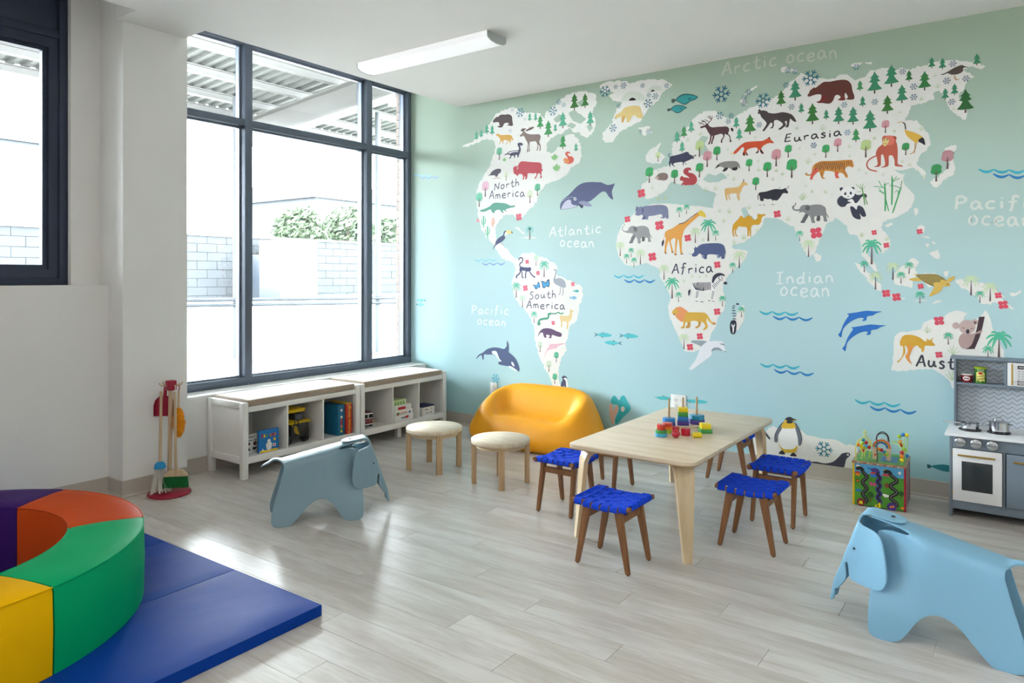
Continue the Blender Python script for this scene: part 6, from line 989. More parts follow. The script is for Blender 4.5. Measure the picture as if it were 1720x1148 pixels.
# canopy: corrugated deck on purlins and one girder
cn = thing('canopy', 'white steel canopy with corrugated metal roof outside the window', 'canopy', (0, 0, 0))
def cz_(x): return 4.55 + (x + 9.4) * 0.09
bm = bmesh.new(); yy = -6.0; prof = []
while yy < 17:
    prof += [(yy, 0), (yy + .07, 0), (yy + .10, .045), (yy + .17, .045)]; yy += .20
xs = [-6.2, -12.1]
rows_ = []
for x in xs:
    rows_.append([bm.verts.new((x, y_, cz_(x) + .10 + z_)) for y_, z_ in prof])
for i in range(len(prof) - 1): bm.faces.new((rows_[0][i], rows_[0][i + 1], rows_[1][i + 1], rows_[1][i]))
obj('corrugated_deck', bm, M_DECK, cn)
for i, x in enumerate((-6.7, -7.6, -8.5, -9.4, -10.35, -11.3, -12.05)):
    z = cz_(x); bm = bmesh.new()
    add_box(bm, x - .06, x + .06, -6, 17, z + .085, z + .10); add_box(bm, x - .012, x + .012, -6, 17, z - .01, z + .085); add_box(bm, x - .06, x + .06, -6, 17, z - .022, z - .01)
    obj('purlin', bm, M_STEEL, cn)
for yc in (-2.2, 8.0):
    bm = bmesh.new()
    q = [(-6.2, cz_(-6.2) - .12), (-12.2, cz_(-12.2) - .12)]
    for h0, h1, w in ((-.44, -.40, .14), (-.40, -.02, .02), (-.02, .0, .14)):
        v = []
        for x, z in q:
            for zz in (h0, h1):
                for s in (-1, 1): v.append(bm.verts.new((x, yc + s * w, z + zz)))
        for f in ((0, 1, 3, 2), (4, 6, 7, 5), (0, 4, 5, 1), (2, 3, 7, 6), (0, 2, 6, 4), (1, 5, 7, 3)): bm.faces.new([v[i] for i in f])
    obj('girder', bm, M_STEEL, cn)
for x, y_ in ((-10.3, 6.76), (-9.2, 8.8)):
    p = thing('post', {6.76: 'round steel yard post seen through the left pane', 8.8: 'round steel yard post seen through the right pane'}[y_], 'post', (x, y_, -0.02))
    bm = bmesh.new(); add_lathe(bm, [(0, 0), (.05, 0), (.05, 4.2), (0, 4.2)], 16); obj('shaft', bm, mat('grey_post_paint', '383c40', .6), p, 60)
    bm = bmesh.new(); add_box(bm, -.14, .14, -.14, .14, 0, .03); obj('base_plate', bm, M_STEEL, p)
rail = thing('handrail', 'grey steel pipe rail crossing the yard behind the window', 'rail', (0, 0, 0))
for z in (.95, .87):
    bm = bmesh.new(); d = Vector((1.1, 2.04, 0)) ; p0 = Vector((-10.3 + .09, 6.76, z))
    add_tube(bm, [p0 - d * 5, p0, p0 + d * 4], .026, 8); obj('pipe', bm, mat('rail_steel', '20262c', .5), rail, 60)
# camera on the canopy girder near the right pane
sc = thing('security_camera', 'small grey security camera bracket under the canopy', 'camera', (-7.28, 7.33, 3.78))
bm = bmesh.new(); add_box(bm, -.13, .13, -.05, .05, -.03, .07, .01); obj('camera_body', bm, mat('grey_plastic', '8d8f8c', .5), sc, 40)
bm = bmesh.new(); add_tube(bm, [(0, 0, .07), (0, .02, .45), (0, .02, .62)], .02, 8); obj('bracket', bm, M_STEEL, sc, 60)
# block wall with its courses, dark gate, hedge, houses
bw = thing('block_wall', 'long pale concrete block retaining wall beyond the yard', 'wall', (-25, 0, 0))
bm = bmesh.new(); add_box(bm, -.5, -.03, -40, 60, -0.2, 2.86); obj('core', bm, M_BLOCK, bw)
bmb = bmesh.new(); z = .3; r_ = 0
while z < 2.80:
    y_ = -14 + (r_ % 2) * .4
    while y_ < 34:
        d = rnd.uniform(0, .02); add_box(bmb, -.05, .0 + d, y_, y_ + .785, z, z + .31); y_ += .8
    z += .325; r_ += 1
o = obj('block_course', bmb, M_BLOCK, bw); o['kind'] = 'stuff'
bm = bmesh.new(); add_box(bm, -.5, .06, -40, 60, 2.86, 2.94); obj('coping', bm, M_CONC, bw)
tag(box('storage_bin', (-24.2, -23.2, 16.2, 17.1, .45, 2.15), mat('blue_grey_panel', '1c222a', .5), bev=.02), 'blue grey box standing against the block wall', 'bin')
tag(box('concrete_block', (-24.6, -23.2, 17.15, 18.9, .45, 2.75), M_CONC, bev=.03), 'pale concrete block projecting from the yard wall', 'block')
fb = bmesh.new(); 
fence = thing('picket_fence', 'pale picket fence on top of the retaining wall', 'fence', (-25.2, 0, 2.94))
pk = bmesh.new(); add_box(pk, -.02, .02, 0, .14, 0, 1.25); pme = mesh_of('picket', pk, M_STEEL)
fb.free()
for i in range(60): link('picket', pme, fence, (0, -6 + i * .28, 0))
bm = bmesh.new(); add_box(bm, -.06, -.02, -6, 11, .25, .35); add_box(bm, -.06, -.02, -6, 11, .95, 1.05); obj('rail', bm, M_STEEL, fence)
M_LEAF = mat('hedge_leaf', '3f4c36', 0.7, var=0.3, scale=3)
def shrub(x, y_, z, rx, rz, lab, seed):
    rr = random.Random(seed); bm = bmesh.new()
    for i in range(2200):
        th = rr.uniform(0, 2 * PI); ph = math.acos(rr.uniform(-.5, 1)); q = rr.uniform(.72, 1.05)
        p = Vector((math.cos(th) * math.sin(ph) * rx * q, math.sin(th) * math.sin(ph) * rx * q, math.cos(ph) * rz * q))
        n = Vector((rr.uniform(-1, 1), rr.uniform(-1, 1), rr.uniform(-.3, 1))).normalized(); t = n.orthogonal().normalized(); u = n.cross(t); s = rr.uniform(.10, .2)
        bm.faces.new([bm.verts.new(p + t * s), bm.verts.new(p + u * s * .5), bm.verts.new(p - t * s), bm.verts.new(p - u * s * .5)])
    r_ = thing('hedge', lab, 'shrub', (x, y_, z))
    o = obj('foliage', bm, M_LEAF, r_); o['kind'] = 'stuff'
    bm = bmesh.new(); add_tube(bm, [(0, 0, -2.7), (0, 0, rz * .5)], .08, 6); obj('stem', bm, mat('bark', '6a5a4c', .9), r_)
shrub(-27.5, 21.4, 3.1, 1.2, 1.5, 'leafy green hedge above the block wall, left clump', 1)
shrub(-27.4, 24.2, 3.1, 1.35, 1.7, 'leafy green hedge above the block wall, tallest clump', 2)
shrub(-27.6, 27.2, 3.0, 1.3, 1.4, 'leafy green hedge above the block wall, right clump', 3)
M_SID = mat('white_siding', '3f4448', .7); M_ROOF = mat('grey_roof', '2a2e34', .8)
def house(x, y_, w, d, h, rh, lab):
    r_ = thing('house', lab, 'house', (x, y_, .8))
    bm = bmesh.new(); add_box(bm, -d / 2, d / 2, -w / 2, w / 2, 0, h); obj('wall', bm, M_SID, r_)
    bm = bmesh.new(); add_prism(bm, [(-d / 2 - .3, h), (d / 2 + .3, h), (0, h + rh)], -w / 2 - .3, w / 2 + .3, 'y'); obj('roof', bm, M_ROOF, r_)
    for i in range(max(1, int(w / 2.4))):
        yy = -w / 2 + 1.4 + i * 2.4
        if yy > w / 2 - .8: break
        bm = bmesh.new(); add_box(bm, d / 2, d / 2 + .06, yy - .5, yy + .5, h * .5, h * .5 + 1.2); q = obj('window', bm, M_STEEL, r_)
        bm = bmesh.new(); add_box(bm, d / 2 + .055, d / 2 + .07, yy - .42, yy + .42, h * .5 + .08, h * .5 + 1.12); obj('pane', bm, mat('dark_glass', '5d6a78', .2), q)
house(-38, 32, 9, 8, 5.2, 1.6, 'pale house with grey gable roof beyond the hedge')
house(-42, 13, 10, 8, 6.8, 1.8, 'pale two storey house beyond the picket fence')
house(-40, 46, 10, 8, 5.4, 1.8, 'pale house furthest to the right behind the hedge')
house(-42, -4, 11, 8, 6.2, 1.8, 'pale house seen through the left window')
# brick pier beside the big window
M_BRICK = mat('buff_brick', '6d615a', .85, var=.1, scale=14, bump=.3); M_MORT = mat('mortar', '6f6c67', .9)
pier = struct(box('trim_1', (-4.905, -4.79, YM + .008, YM + .42, 0, 3.6), M_MORT)); pier['label'] = 'pale brick pier outside the big window'
bk = bmesh.new(); add_box(bk, -.058, .058, -.012, .2, 0, .068, .003); bme = mesh_of('brick', bk, M_BRICK)
bk = bmesh.new(); add_box(bk, -.058, .058, -.012, .2, 0, .068, .003); 
bk.free()
for i in range(46): link('brick', bme, pier, (-4.848 + (.0015 if i % 2 else -.0015), YM + .001 + .01, i * .078))
# ---------------- storage benches ----------------
M_WHITE = mat('white_lacquer', 'e8e6e2', 0.4, var=0.015)
M_TAUPE = mat('taupe_fabric', 'a3917c', 0.95, var=0.08, scale=90, bump=0.35, bscale=400, spec=0.5, sheen=1.0)
def bench(y0, y1, lab):
    t = thing('storage_bench', lab, 'bench', (-4.31, (y0 + y1) / 2, 0), group=None)
    w = (y1 - y0); h = w / 2; xb, xf = -.205, .205; L_ = .04
    # local: x from wall (-) to room (+), y along the window
    for sx in (-1, 1):
        for sy in (-1, 1):
            x0 = xb if sx < 0 else xf - L_; yy = -h if sy < 0 else h - L_
            box('leg', (x0, x0 + L_, yy, yy + L_, 0, .495), M_WHITE, t, .002)
    for sy in (-1, 1):
        ya = -h + .004 if sy < 0 else h - L_ + .004
        box('side_rail', (xb + L_, xf - L_, ya, ya + L_ - .008, .455, .495), M_WHITE, t, .002)
        box('side_rail', (xb + L_, xf - L_, ya, ya + L_ - .008, .096, .140), M_WHITE, t, .002)
        box('side_panel', (xb + L_, xf - L_, -h + .016 if sy < 0 else h - .026, -h + .026 if sy < 0 else h - .016, .140, .455), M_WHITE, t)
    box('front_rail', (xf - .022, xf - .001, -h + L_, h - L_, .432, .466), M_WHITE, t, .0015)
    box('front_rail', (xf - .022, xf - .001, -h + L_, h - L_, .097, .141), M_WHITE, t, .0015)
    box('top_board', (xb + .002, xf - .023, -h + L_, h - L_, .446, .465), M_WHITE, t)
    box('bottom_shelf', (xb + .002, xf - .023, -h + L_, h - L_, .119, .138), M_WHITE, t)
    box('back_panel', (xb + .004, xb + .012, -h + L_, h - L_, .138, .446), M_WHITE, t)
    cw = (w - 2 * L_) / 3
    for i in (1, 2):
        yy = -h + L_ + cw * i
        box('divider', (xb + .012, xf - .003, yy - .006, yy + .006, .138, .446), M_WHITE, t, .001)
    box('leg', (xb + .02, xb + .06, -.02, .02, 0, .119), M_WHITE, t)
    box('leg', (xf - .12, xf - .08, -.02, .02, 0, .119), M_WHITE, t, label='short inset middle leg')
    # cushion
    bm = bmesh.new(); bmesh.ops.create_grid(bm, x_segments=14, y_segments=30, size=1)
    for v in bm.verts:
        v.co = Vector((v.co.x * .197, v.co.y * (h - L_ - .004), 0))
    r = bmesh.ops.extrude_face_region(bm, geom=bm.faces[:]); top = [v for v in r['geom'] if isinstance(v, bmesh.types.BMVert)]
    for v in top: v.co.z = .042 + .006 * (1 - (v.co.x / .2) ** 4) * (1 - (v.co.y / h) ** 6) + .002 * noise.noise(Vector((v.co.x * 6, v.co.y * 5 + y0, 0)))
    bmesh.ops.recalc_face_normals(bm, faces=bm.faces[:])
    es = [e for e in bm.edges if e.calc_face_angle(0) > 1.0]
    bmesh.ops.bevel(bm, geom=es, offset=.008, segments=3, affect='EDGES', profile=.5)
    c = obj('cushion', bm, M_TAUPE, None, 50, loc=(-4.31, (y0 + y1) / 2, .4665))
    return t, c
b1, c1 = bench(2.745, 3.742, 'white three cubby storage bench nearest the wall column')
tag(c1, 'flat taupe cushion on the bench nearest the wall column', 'cushion', 'bench cushions')
b2, c2 = bench(3.752, 4.735, 'white three cubby storage bench nearest the map wall')
tag(c2, 'flat taupe cushion on the bench nearest the map wall', 'cushion', 'bench cushions')
b1['group'] = b2['group'] = 'storage benches under the window'

# ---------------- round stools ----------------
def wood(name, c1_, c2_, rough=.45, sc=(1.5, 1.5, 14), scale=3.0):
    return mat(name, c1_, rough, col2=c2_, scale=scale, stretch=sc, bump=.06, bscale=40)
M_ASH = wood('pale_ash', 'dcc8a8', 'c9b08c', sc=(2, 14, 14)); M_ASHV = wood('pale_ash_leg', 'cdb08a', 'b3936c', sc=(14, 14, 1.5))
M_ASHT = wood('bleached_ash_top', 'e3d7c2', 'd3c2a6', sc=(2, 16, 2))
def round_stool(x, y_, rz, lab, R=.19, h=.287):
    t = thing('round_stool', lab, 'stool', (x, y_, 0), rz, 'round pale wood stools')
    bm = bmesh.new(); add_lathe(bm, [(0, h - .028), (R - .003, h - .028), (R, h - .025), (R, h - .003), (R - .003, h), (0, h)], 64)
    obj('seat', bm, M_ASHT, t, 50)
    bm = bmesh.new(); add_lathe(bm, [(R - .045, h - .029), (R - .045, h - .055), (R - .030, h - .055), (R - .030, h - .029)], 48); obj('apron', bm, M_ASH, t, 40)
    for k in range(4):
        a = PI / 4 + k * PI / 2; bm = bmesh.new(); r = R - .016
        vs = add_box(bm, r - .018, r + .014, -.018, .018, 0, h - .028, .002)
        bmesh.ops.rotate(bm, verts=bm.verts[:], cent=(0, 0, 0), matrix=Matrix.Rotation(a, 3, 'Z')); obj('leg', bm, M_ASHV, t, 40)
        bm = bmesh.new()
        for q in (-.008, .008):
            add_tube(bm, [(r + .0135, 0, h - .05 + q), (r + .0155, 0, h - .05 + q)], .0028, 8)
        bmesh.ops.rotate(bm, verts=bm.verts[:], cent=(0, 0, 0), matrix=Matrix.Rotation(a, 3, 'Z')); obj('dowel_plug', bm, mat('dark_plug', '5a4630', .6), t)
    for k in range(2):
        a = PI / 4 + k * PI / 2; bm = bmesh.new(); add_box(bm, -R + .034, R - .034, -.011, .011, h - .062, h - .029, .002)
        bmesh.ops.rotate(bm, verts=bm.verts[:], cent=(0, 0, 0), matrix=Matrix.Rotation(a, 3, 'Z')); obj('stretcher', bm, M_ASH, t, 40)
    return t
round_stool(-3.31, 3.69, math.radians(8), 'round pale ash stool in front of the right bench', .192)
round_stool(-2.73, 3.674, math.radians(-6), 'round pale ash stool in front of the orange sofa', .187)

# ---------------- orange sofa (surface nets of a smooth field) ----------------
import numpy as np
def surface_nets(f, lo, hi, step):
    xs = np.arange(lo[0], hi[0], step); ys_ = np.arange(lo[1], hi[1], step); zs = np.arange(lo[2], hi[2], step)
    X, Y_, Z_ = np.meshgrid(xs, ys_, zs, indexing='ij'); V = f(X, Y_, Z_)
    nx, ny, nz = V.shape; inside = V < 0
    idx = -np.ones((nx - 1, ny - 1, nz - 1), int)
    c = [inside[i:nx - 1 + i, j:ny - 1 + j, k:nz - 1 + k] for i in (0, 1) for j in (0, 1) for k in (0, 1)]
    s = sum(a.astype(int) for a in c); act = (s > 0) & (s < 8); ids = np.argwhere(act)
    for n_, (i, j, k) in enumerate(ids): idx[i, j, k] = n_
    verts = []
    E_ = [((0, 0, 0), (1, 0, 0)), ((0, 1, 0), (1, 1, 0)), ((0, 0, 1), (1, 0, 1)), ((0, 1, 1), (1, 1, 1)), ((0, 0, 0), (0, 1, 0)), ((1, 0, 0), (1, 1, 0)), ((0, 0, 1), (0, 1, 1)), ((1, 0, 1), (1, 1, 1)), ((0, 0, 0), (0, 0, 1)), ((1, 0, 0), (1, 0, 1)), ((0, 1, 0), (0, 1, 1)), ((1, 1, 0), (1, 1, 1))]
    for i, j, k in ids:
        acc = np.zeros(3); n_ = 0
        for a, b in E_:
            va = V[i + a[0], j + a[1], k + a[2]]; vb = V[i + b[0], j + b[1], k + b[2]]
            if (va < 0) != (vb < 0):
                t = va / (va - vb); acc += np.array(a) + (np.array(b) - np.array(a)) * t; n_ += 1
        p = acc / n_ + (i, j, k); verts.append((lo[0] + p[0] * step, lo[1] + p[1] * step, lo[2] + p[2] * step))
    faces = []
    for ax in range(3):
        d = [0, 0, 0]; d[ax] = 1
        A = inside[:nx - d[0], :ny - d[1], :nz - d[2]]; B = inside[d[0]:, d[1]:, d[2]:]
        for i, j, k in np.argwhere(A != B):
            u, w = [(1, 2), (2, 0), (0, 1)][ax]
            q = []
            for du, dw in ((0, 0), (1, 0), (1, 1), (0, 1)):
                p = [i, j, k]; p[u] -= du; p[w] -= dw
                if min(p) < 0 or p[0] >= nx - 1 or p[1] >= ny - 1 or p[2] >= nz - 1: q = None; break
                q.append(int(idx[tuple(p)]))
            if q: faces.append(q if A[i, j, k] else q[::-1])
    return verts, faces
def smax(a, b, k):
    h = np.clip(.5 + .5 * (a - b) / k, 0, 1); return b + (a - b) * h + k * h * (1 - h)
def sst(a, b, x):
    t = np.clip((x - a) / (b - a), 0, 1); return t * t * (3 - 2 * t)
def sofa_field(x, y_, z):
    zz = np.clip(z / .44, 0, 1.1)
    a = .605 - .20 * zz ** 1.6 - .05 * np.clip(1 - z / .12, 0, 1) ** 2
    b0 = -.275 + .20 * zz ** 1.5 + .05 * np.clip(1 - z / .12, 0, 1) ** 2      # front
    b1 = .27 - .03 * zz                                                        # back
    cy = (b0 + b1) / 2; b = (b1 - b0) / 2
    n_ = 2.9
    plan = ((np.abs(x / a) ** n_ + np.abs((y_ - cy) / b) ** n_) ** (1 / n_) - 1) * b
    back = sst(-.02, .17, y_ - .10 * (np.abs(x) / .5) ** 2 * 0)
    arm = sst(.27, .44, np.abs(x))
    H = .235 + .215 * back + arm * (1 - back) * (.06 + .13 * sst(-.22, .12, y_))
    top = (z - H) * .62
    return smax(smax(plan, top, .055), (.002 - z), .03)
v, f_ = surface_nets(sofa_field, (-.66, -.33, -.04), (.66, .33, .50), .0135)
me = bpy.data.meshes.new('child_sofa'); me.from_pydata(v, [], f_)
bm = bmesh.new(); bm.from_mesh(me)
for _ in range(4): bmesh.ops.smooth_vert(bm, verts=bm.verts[:], factor=.5, use_axis_x=True, use_axis_y=True, use_axis_z=True)
M_SOFA = mat('orange_plastic', 'f7a80a', 0.42, var=0.015, bump=.03, bscale=300)
sofa = tag(obj('child_sofa', bm, M_SOFA, None, 180, (-3.11, 4.635, 0.0)), 'glossy yellow orange moulded child sofa against the map wall', 'sofa')

# ---------------- play table ----------------
M_PLY = wood('birch_ply_top', 'e2d2bb', 'd5c1a4', .4, (1.2, 10, 2), 2.2); M_PLYE = wood('birch_ply_edge', 'bfa27a', 'a88b64', .5, (1, 1, 90), 3)
M_PLYL = wood('birch_ply_leg', 'dbc7a6', 'c4a981', .4, (10, 10, 1.5), 2.5)
tb = thing('play_table', 'large rectangular birch plywood play table with tapered legs', 'table', (-1.556, 3.737, 0))
hx, hy, R = .335, .642, .055
def rrect(hx, hy, R, n=6):
    p = []
    for cx_, cy_, a0 in ((hx - R, hy - R, 0), (-hx + R, hy - R, 90), (-hx + R, -hy + R, 180), (hx - R, -hy + R, 270)):
        for i in range(n + 1):
            a = math.radians(a0 + 90 * i / n); p.append((cx_ + R * math.cos(a), cy_ + R * math.sin(a)))
    return p
bm = bmesh.new(); add_prism(bm, rrect(hx, hy, R), .4535, .47, bev=.0012); obj('tabletop', bm, M_PLY, tb, 40)
bm = bmesh.new(); add_prism(bm, rrect(hx - .004, hy - .004, R - .004), .447, .4535); obj('top_edge_ply', bm, M_PLYE, tb, 40)
for sx in (-1, 1):
    for sy in (-1, 1):
        bm = bmesh.new()
        # leg profile in its own frame: width along tangent, bend at the top, splay outward
        st = [(.447, .030, .0, .050), (.438, .028, .012, .050), (.420, .0, .0, .0)]
        path = [(-.16, .440), (-.07, .440), (-.035, .434), (-.015, .415), (-.004, .385), (.012, .2), (.030, .012), (.030, 0)]
        wd = [.050, .050, .050, .049, .047, .034, .020, .020]; th = .011
        rings = []
        for i, ((d, z), w_) in enumerate(zip(path, wd)):
            a = path[max(0, i - 1)]; b = path[min(len(path) - 1, i + 1)]; tx_, tz = b[0] - a[0], b[1] - a[1]; l = math.hypot(tx_, tz); nx_, nz_ = -tz / l * th, tx_ / l * th
            if i == len(path) - 1: nx_, nz_ = th, 0
            z_ = z
            rings.append([bm.verts.new((d + q * nx_, s * w_, max(0, min(z_ + q * nz_, .4468)))) for q, s in ((1, 1), (1, -1), (-1, -1), (-1, 1))])
        for A, B in zip(rings, rings[1:]):
            for k in range(4): bm.faces.new((A[k], A[(k + 1) % 4], B[(k + 1) % 4], B[k]))
        bm.faces.new(rings[0][::-1]); bm.faces.new(rings[-1])
        a = math.atan2(sy, sx); bmesh.ops.rotate(bm, verts=bm.verts[:], cent=(0, 0, 0), matrix=Matrix.Rotation(a, 3, 'Z'))
        ox, oy = sx * .270, sy * .580
        for v_ in bm.verts: v_.co += Vector((ox, oy, 0))
        obj('leg', bm, M_PLYL, tb, 40)

# ---------------- woven stools ----------------
M_WAL = wood('walnut_brown', '9a6b45', '7d5234', .4, (16, 16, 2)); M_STRAP = mat('blue_webbing', '0845dc', .8, var=.06, scale=60, bump=.4, bscale=500, spec=.25)
def sag(x): return .283 + .016 * (abs(x) / .15) ** 2
def woven_proto():
    t = thing('woven_stool', '', 'stool', (0, 0, 0), 0, 'blue webbed stools around the play table')
    for sx in (-1, 1):
        for sy in (-1, 1):
            bm = bmesh.new(); tw, bw_ = .019, .010; y_ = sy * .100
            top = Vector((sx * .078, y_, .272)); bot = Vector((sx * .128, sy * .106, .004))
            v0 = [bm.verts.new((top.x + a * tw, top.y + b * .011, top.z)) for a, b in ((-1, -1), (1, -1), (1, 1), (-1, 1))]
            v1 = [bm.verts.new((bot.x + a * bw_, bot.y + b * .010, bot.z)) for a, b in ((-1, -1), (1, -1), (1, 1), (-1, 1))]
            for k in range(4): bm.faces.new((v0[k], v0[(k + 1) % 4], v1[(k + 1) % 4], v1[k]))
            bm.faces.new(v0[::-1]); bm.faces.new(v1)
            bmesh.ops.recalc_face_normals(bm, faces=bm.faces[:]); bmesh.ops.bevel(bm, geom=bm.edges[:], offset=.0025, segments=2, affect='EDGES')
            l = obj('leg', bm, M_WAL, t, 40)
            bm = bmesh.new(); add_tube(bm, [(bot.x, bot.y, 0), (bot.x, bot.y, .005)], .007, 10); obj('foot_pad', bm, mat('dark_pad', '3a2c22', .6), l)
        box('apron', (sx * .085 - .010, sx * .085 + .010, -.0895, .0895, .215, .247), M_WAL, t, .002)
    for sy in (-1, 1):
        bm = bmesh.new(); pts = [(-.145 + .29 * i / 12, sy * .120, sag(-.145 + .29 * i / 12) - .004) for i in range(13)]
        add_tube(bm, pts, .0115, 12); obj('seat_rail', bm, M_WAL, t, 60)
    for sx in (-1, 1):
        bm = bmesh.new(); add_tube(bm, [(sx * .128, -.119, sag(.128) - .008), (sx * .128, .119, sag(.128) - .008)], .010, 12); obj('side_bar', bm, M_WAL, t, 60)
    def ribbon(name, path, wv, th=.0016):
        """path: list of (p, n) ; wv: half width vector"""
        bm = bmesh.new(); R_ = []
        for p, n_ in path:
            p = Vector(p); n_ = Vector(n_).normalized() * th
            R_.append([bm.verts.new(p + wv + n_), bm.verts.new(p - wv + n_), bm.verts.new(p - wv - n_), bm.verts.new(p + wv - n_)])
        for A, B in zip(R_, R_[1:]):
            for k in range(4): bm.faces.new((A[k], A[(k + 1) % 4], B[(k + 1) % 4], B[k]))
        bm.faces.new(R_[0][::-1]); bm.faces.new(R_[-1])
        obj(name, bm, M_STRAP, t, 60)
    N = 5; ws = .27 / N
    yc = [-.0875 + .035 * i for i in range(6)]; xc = [-.1125 + .045 * i for i in range(6)]
    for i, x in enumerate(xc):      # straps running front to back, wrapped round the rails
        path = []; z0 = sag(x) - .004
        for s in (-1,):
            for k in range(7):
                a = math.radians(-100 + 190 * k / 6); path.append(((x, -.120 - math.cos(a) * .0135, z0 + math.sin(a) * .0135), (0, -math.cos(a), math.sin(a))))
        for k in range(1, 30):
            y_ = -.12 + .24 * k / 30; dz = .0022 * math.cos((y_ - yc[0]) / .035 * PI) * (1 if i % 2 else -1)
            path.append(((x, y_, sag(x) + .0105 - .006 * (1 - (y_ / .12) ** 2) + dz), (0, 0, 1)))
        for k in range(7):
            a = math.radians(90 - 190 * k / 6); path.append(((x, .120 + math.cos(a) * .0135, z0 + math.sin(a) * .0135), (0, math.cos(a), math.sin(a))))
        ribbon('strap', path, Vector((.0183, 0, 0)))
    for i, y_ in enumerate(yc):
        path = []; zz = lambda q: sag(q) + .0105 - .006 * (1 - (y_ / .12) ** 2)
        xe = .134
        for k in range(6):
            a = math.radians(-100 + 190 * k / 5); path.append(((-xe - math.cos(a) * .0125, y_, sag(.134) - .003 + math.sin(a) * .0125), (-math.cos(a), 0, math.sin(a))))
        for k in range(1, 36):
            x = -xe + 2 * xe * k / 36; dz = .0022 * math.cos((x - xc[0]) / .045 * PI) * (-1 if i % 2 else 1) * -1
            path.append(((x, y_, zz(x) + dz), (0, 0, 1)))
        for k in range(6):
            a = math.radians(90 - 190 * k / 5); path.append(((xe + math.cos(a) * .0125, y_, sag(.134) - .003 + math.sin(a) * .0125), (math.cos(a), 0, math.sin(a))))
        ribbon('strap', path, Vector((0, .0142, 0)))
    return t
proto = woven_proto()
sp_ = [(-1.552, 2.960, 0, 'blue webbed stool at the near end of the play table, closest to the viewer'),
      (-2.120, 3.478, 90, 'blue webbed stool at the left side of the table, in front of the sofa'),
      (-2.130, 3.990, 90, 'blue webbed stool far back on the left side of the table, mostly hidden'),
      (-1.095, 3.550, 0, 'blue webbed stool on the right of the table, nearer the viewer'),
      (-1.098, 4.015, 90, 'blue webbed stool on the right of the table, below the printed penguin'),
      (-1.570, 4.650, 0, 'blue webbed stool behind the far end of the table by the wall')]
for i, (x, y_, a, lab) in enumerate(sp_):
    o = proto if i == 0 else copy_tree(proto)
    o.location = (x, y_, 0); o.rotation_euler = (0, 0, math.radians(a)); o['label'] = lab

# ---------------- elephants: moulded plastic shells ----------------
M_ELE = mat('ice_blue_plastic', '82b5d4', 0.42, var=0.01, bump=.02, bscale=500)
M_ELE2 = mat('shaded_grey_blue_plastic', '7f9dab', 0.42, var=0.01, bump=.02, bscale=500)  # grey blue, base colour also darkened to carry the shade of its backlit side
def in_poly(p, P_):
    c = False; n = len(P_); x, y_ = p
    for i in range(n):
        (x1, y1), (x2, y2) = P_[i], P_[i - 1]
        if (y1 > y_) != (y2 > y_) and x < (x2 - x1) * (y_ - y1) / (y2 - y1) + x1: c = not c
    return c
def sheet(name, outline, fmap, m, parent, step=.012, thick=.008, holes=()):
    P_ = outline; pts = [Vector(p) for p in P_]; faces = [list(range(len(P_)))]
    for h in holes:
        b = len(pts); pts += [Vector(p) for p in h]; faces.append(list(range(b, len(pts))))
    x0, x1 = min(p[0] for p in P_), max(p[0] for p in P_); y0, y1 = min(p[1] for p in P_), max(p[1] for p in P_)
    allb = list(P_) + [q for h in holes for q in h]
    x = x0
    while x < x1:
        y_ = y0
        while y_ < y1:
            if in_poly((x, y_), P_) and not any(in_poly((x, y_), h) for h in holes) and min((x - a) ** 2 + (y_ - b) ** 2 for a, b in allb) > (step * .45) ** 2: pts.append(Vector((x, y_)))
            y_ += step
        x += step
    r = delaunay_2d_cdt(pts, [], faces, 0, 1e-7)
    bm = bmesh.new(); vs = [bm.verts.new(fmap(v.x, v.y)) for v in r[0]]
    for t in r[2]:
        c_ = sum((r[0][i] for i in t), Vector((0, 0))) / len(t)
        if in_poly(c_, P_) and not any(in_poly(c_, h) for h in holes): bm.faces.new([vs[i] for i in t])
    for v_ in [v_ for v_ in bm.verts if not v_.link_faces]: bm.verts.remove(v_)
    bmesh.ops.recalc_face_normals(bm, faces=bm.faces[:])
    o = obj(name, bm, m, parent)
    me = o.data
    me.polygons.foreach_set('use_smooth', [True] * len(me.polygons))
    s = o.modifiers.new('thickness', 'SOLIDIFY'); s.thickness = thick; s.offset = -1
    b = o.modifiers.new('soft_edge', 'BEVEL'); b.width = .002; b.segments = 2; b.limit_method = 'ANGLE'; b.angle_limit = math.radians(50)
    return o
BA, BR = .056, .034
def ztop(u):
    if u < .03: return .325 + .008 * math.sin(max(0, min(1, (.03 - u) / .07)) * PI) - .8 * max(0, -.02 - u) ** 1.2
    return .325 + (u - .03) * .205
def st01(a, b, x):
    t = max(0, min(1, (x - a) / (b - a))); return t * t * (3 - 2 * t)
def inset(u, d): return .056 * st01(.25, .43, u) * (1 - st01(.12, .29, d))
def body_map(u, v):
    s = 1 if v >= 0 else -1; a = abs(v); zt = ztop(u)
    crown = .006 * (1 - min(1, a / BA) ** 2)
    if a <= BA: return Vector((u, v, zt + crown - .003))
    q = a - BA; al = BR * PI / 2
    if q <= al:
        th = q / BR; return Vector((u, s * (BA + BR * math.sin(th) - inset(u, 0) * q / al), zt - .003 - BR * (1 - math.cos(th))))
    d = q - al; fl = .02 * (d / .3) + .018 * max(0, (d - .12) / .2) + .012 * math.sin(max(0, min(1, (u - .25) / .2)) * PI / 2) * min(1, d / .1)
    return Vector((u, s * (BA + BR + fl - inset(u, d)), zt - .003 - BR - d))
def sv(x, z): return (x, BA + BR * PI / 2 + (ztop(x) - .003 - BR - z))
def sm_open(p, k=4): return smooth_loop(p, False, k)
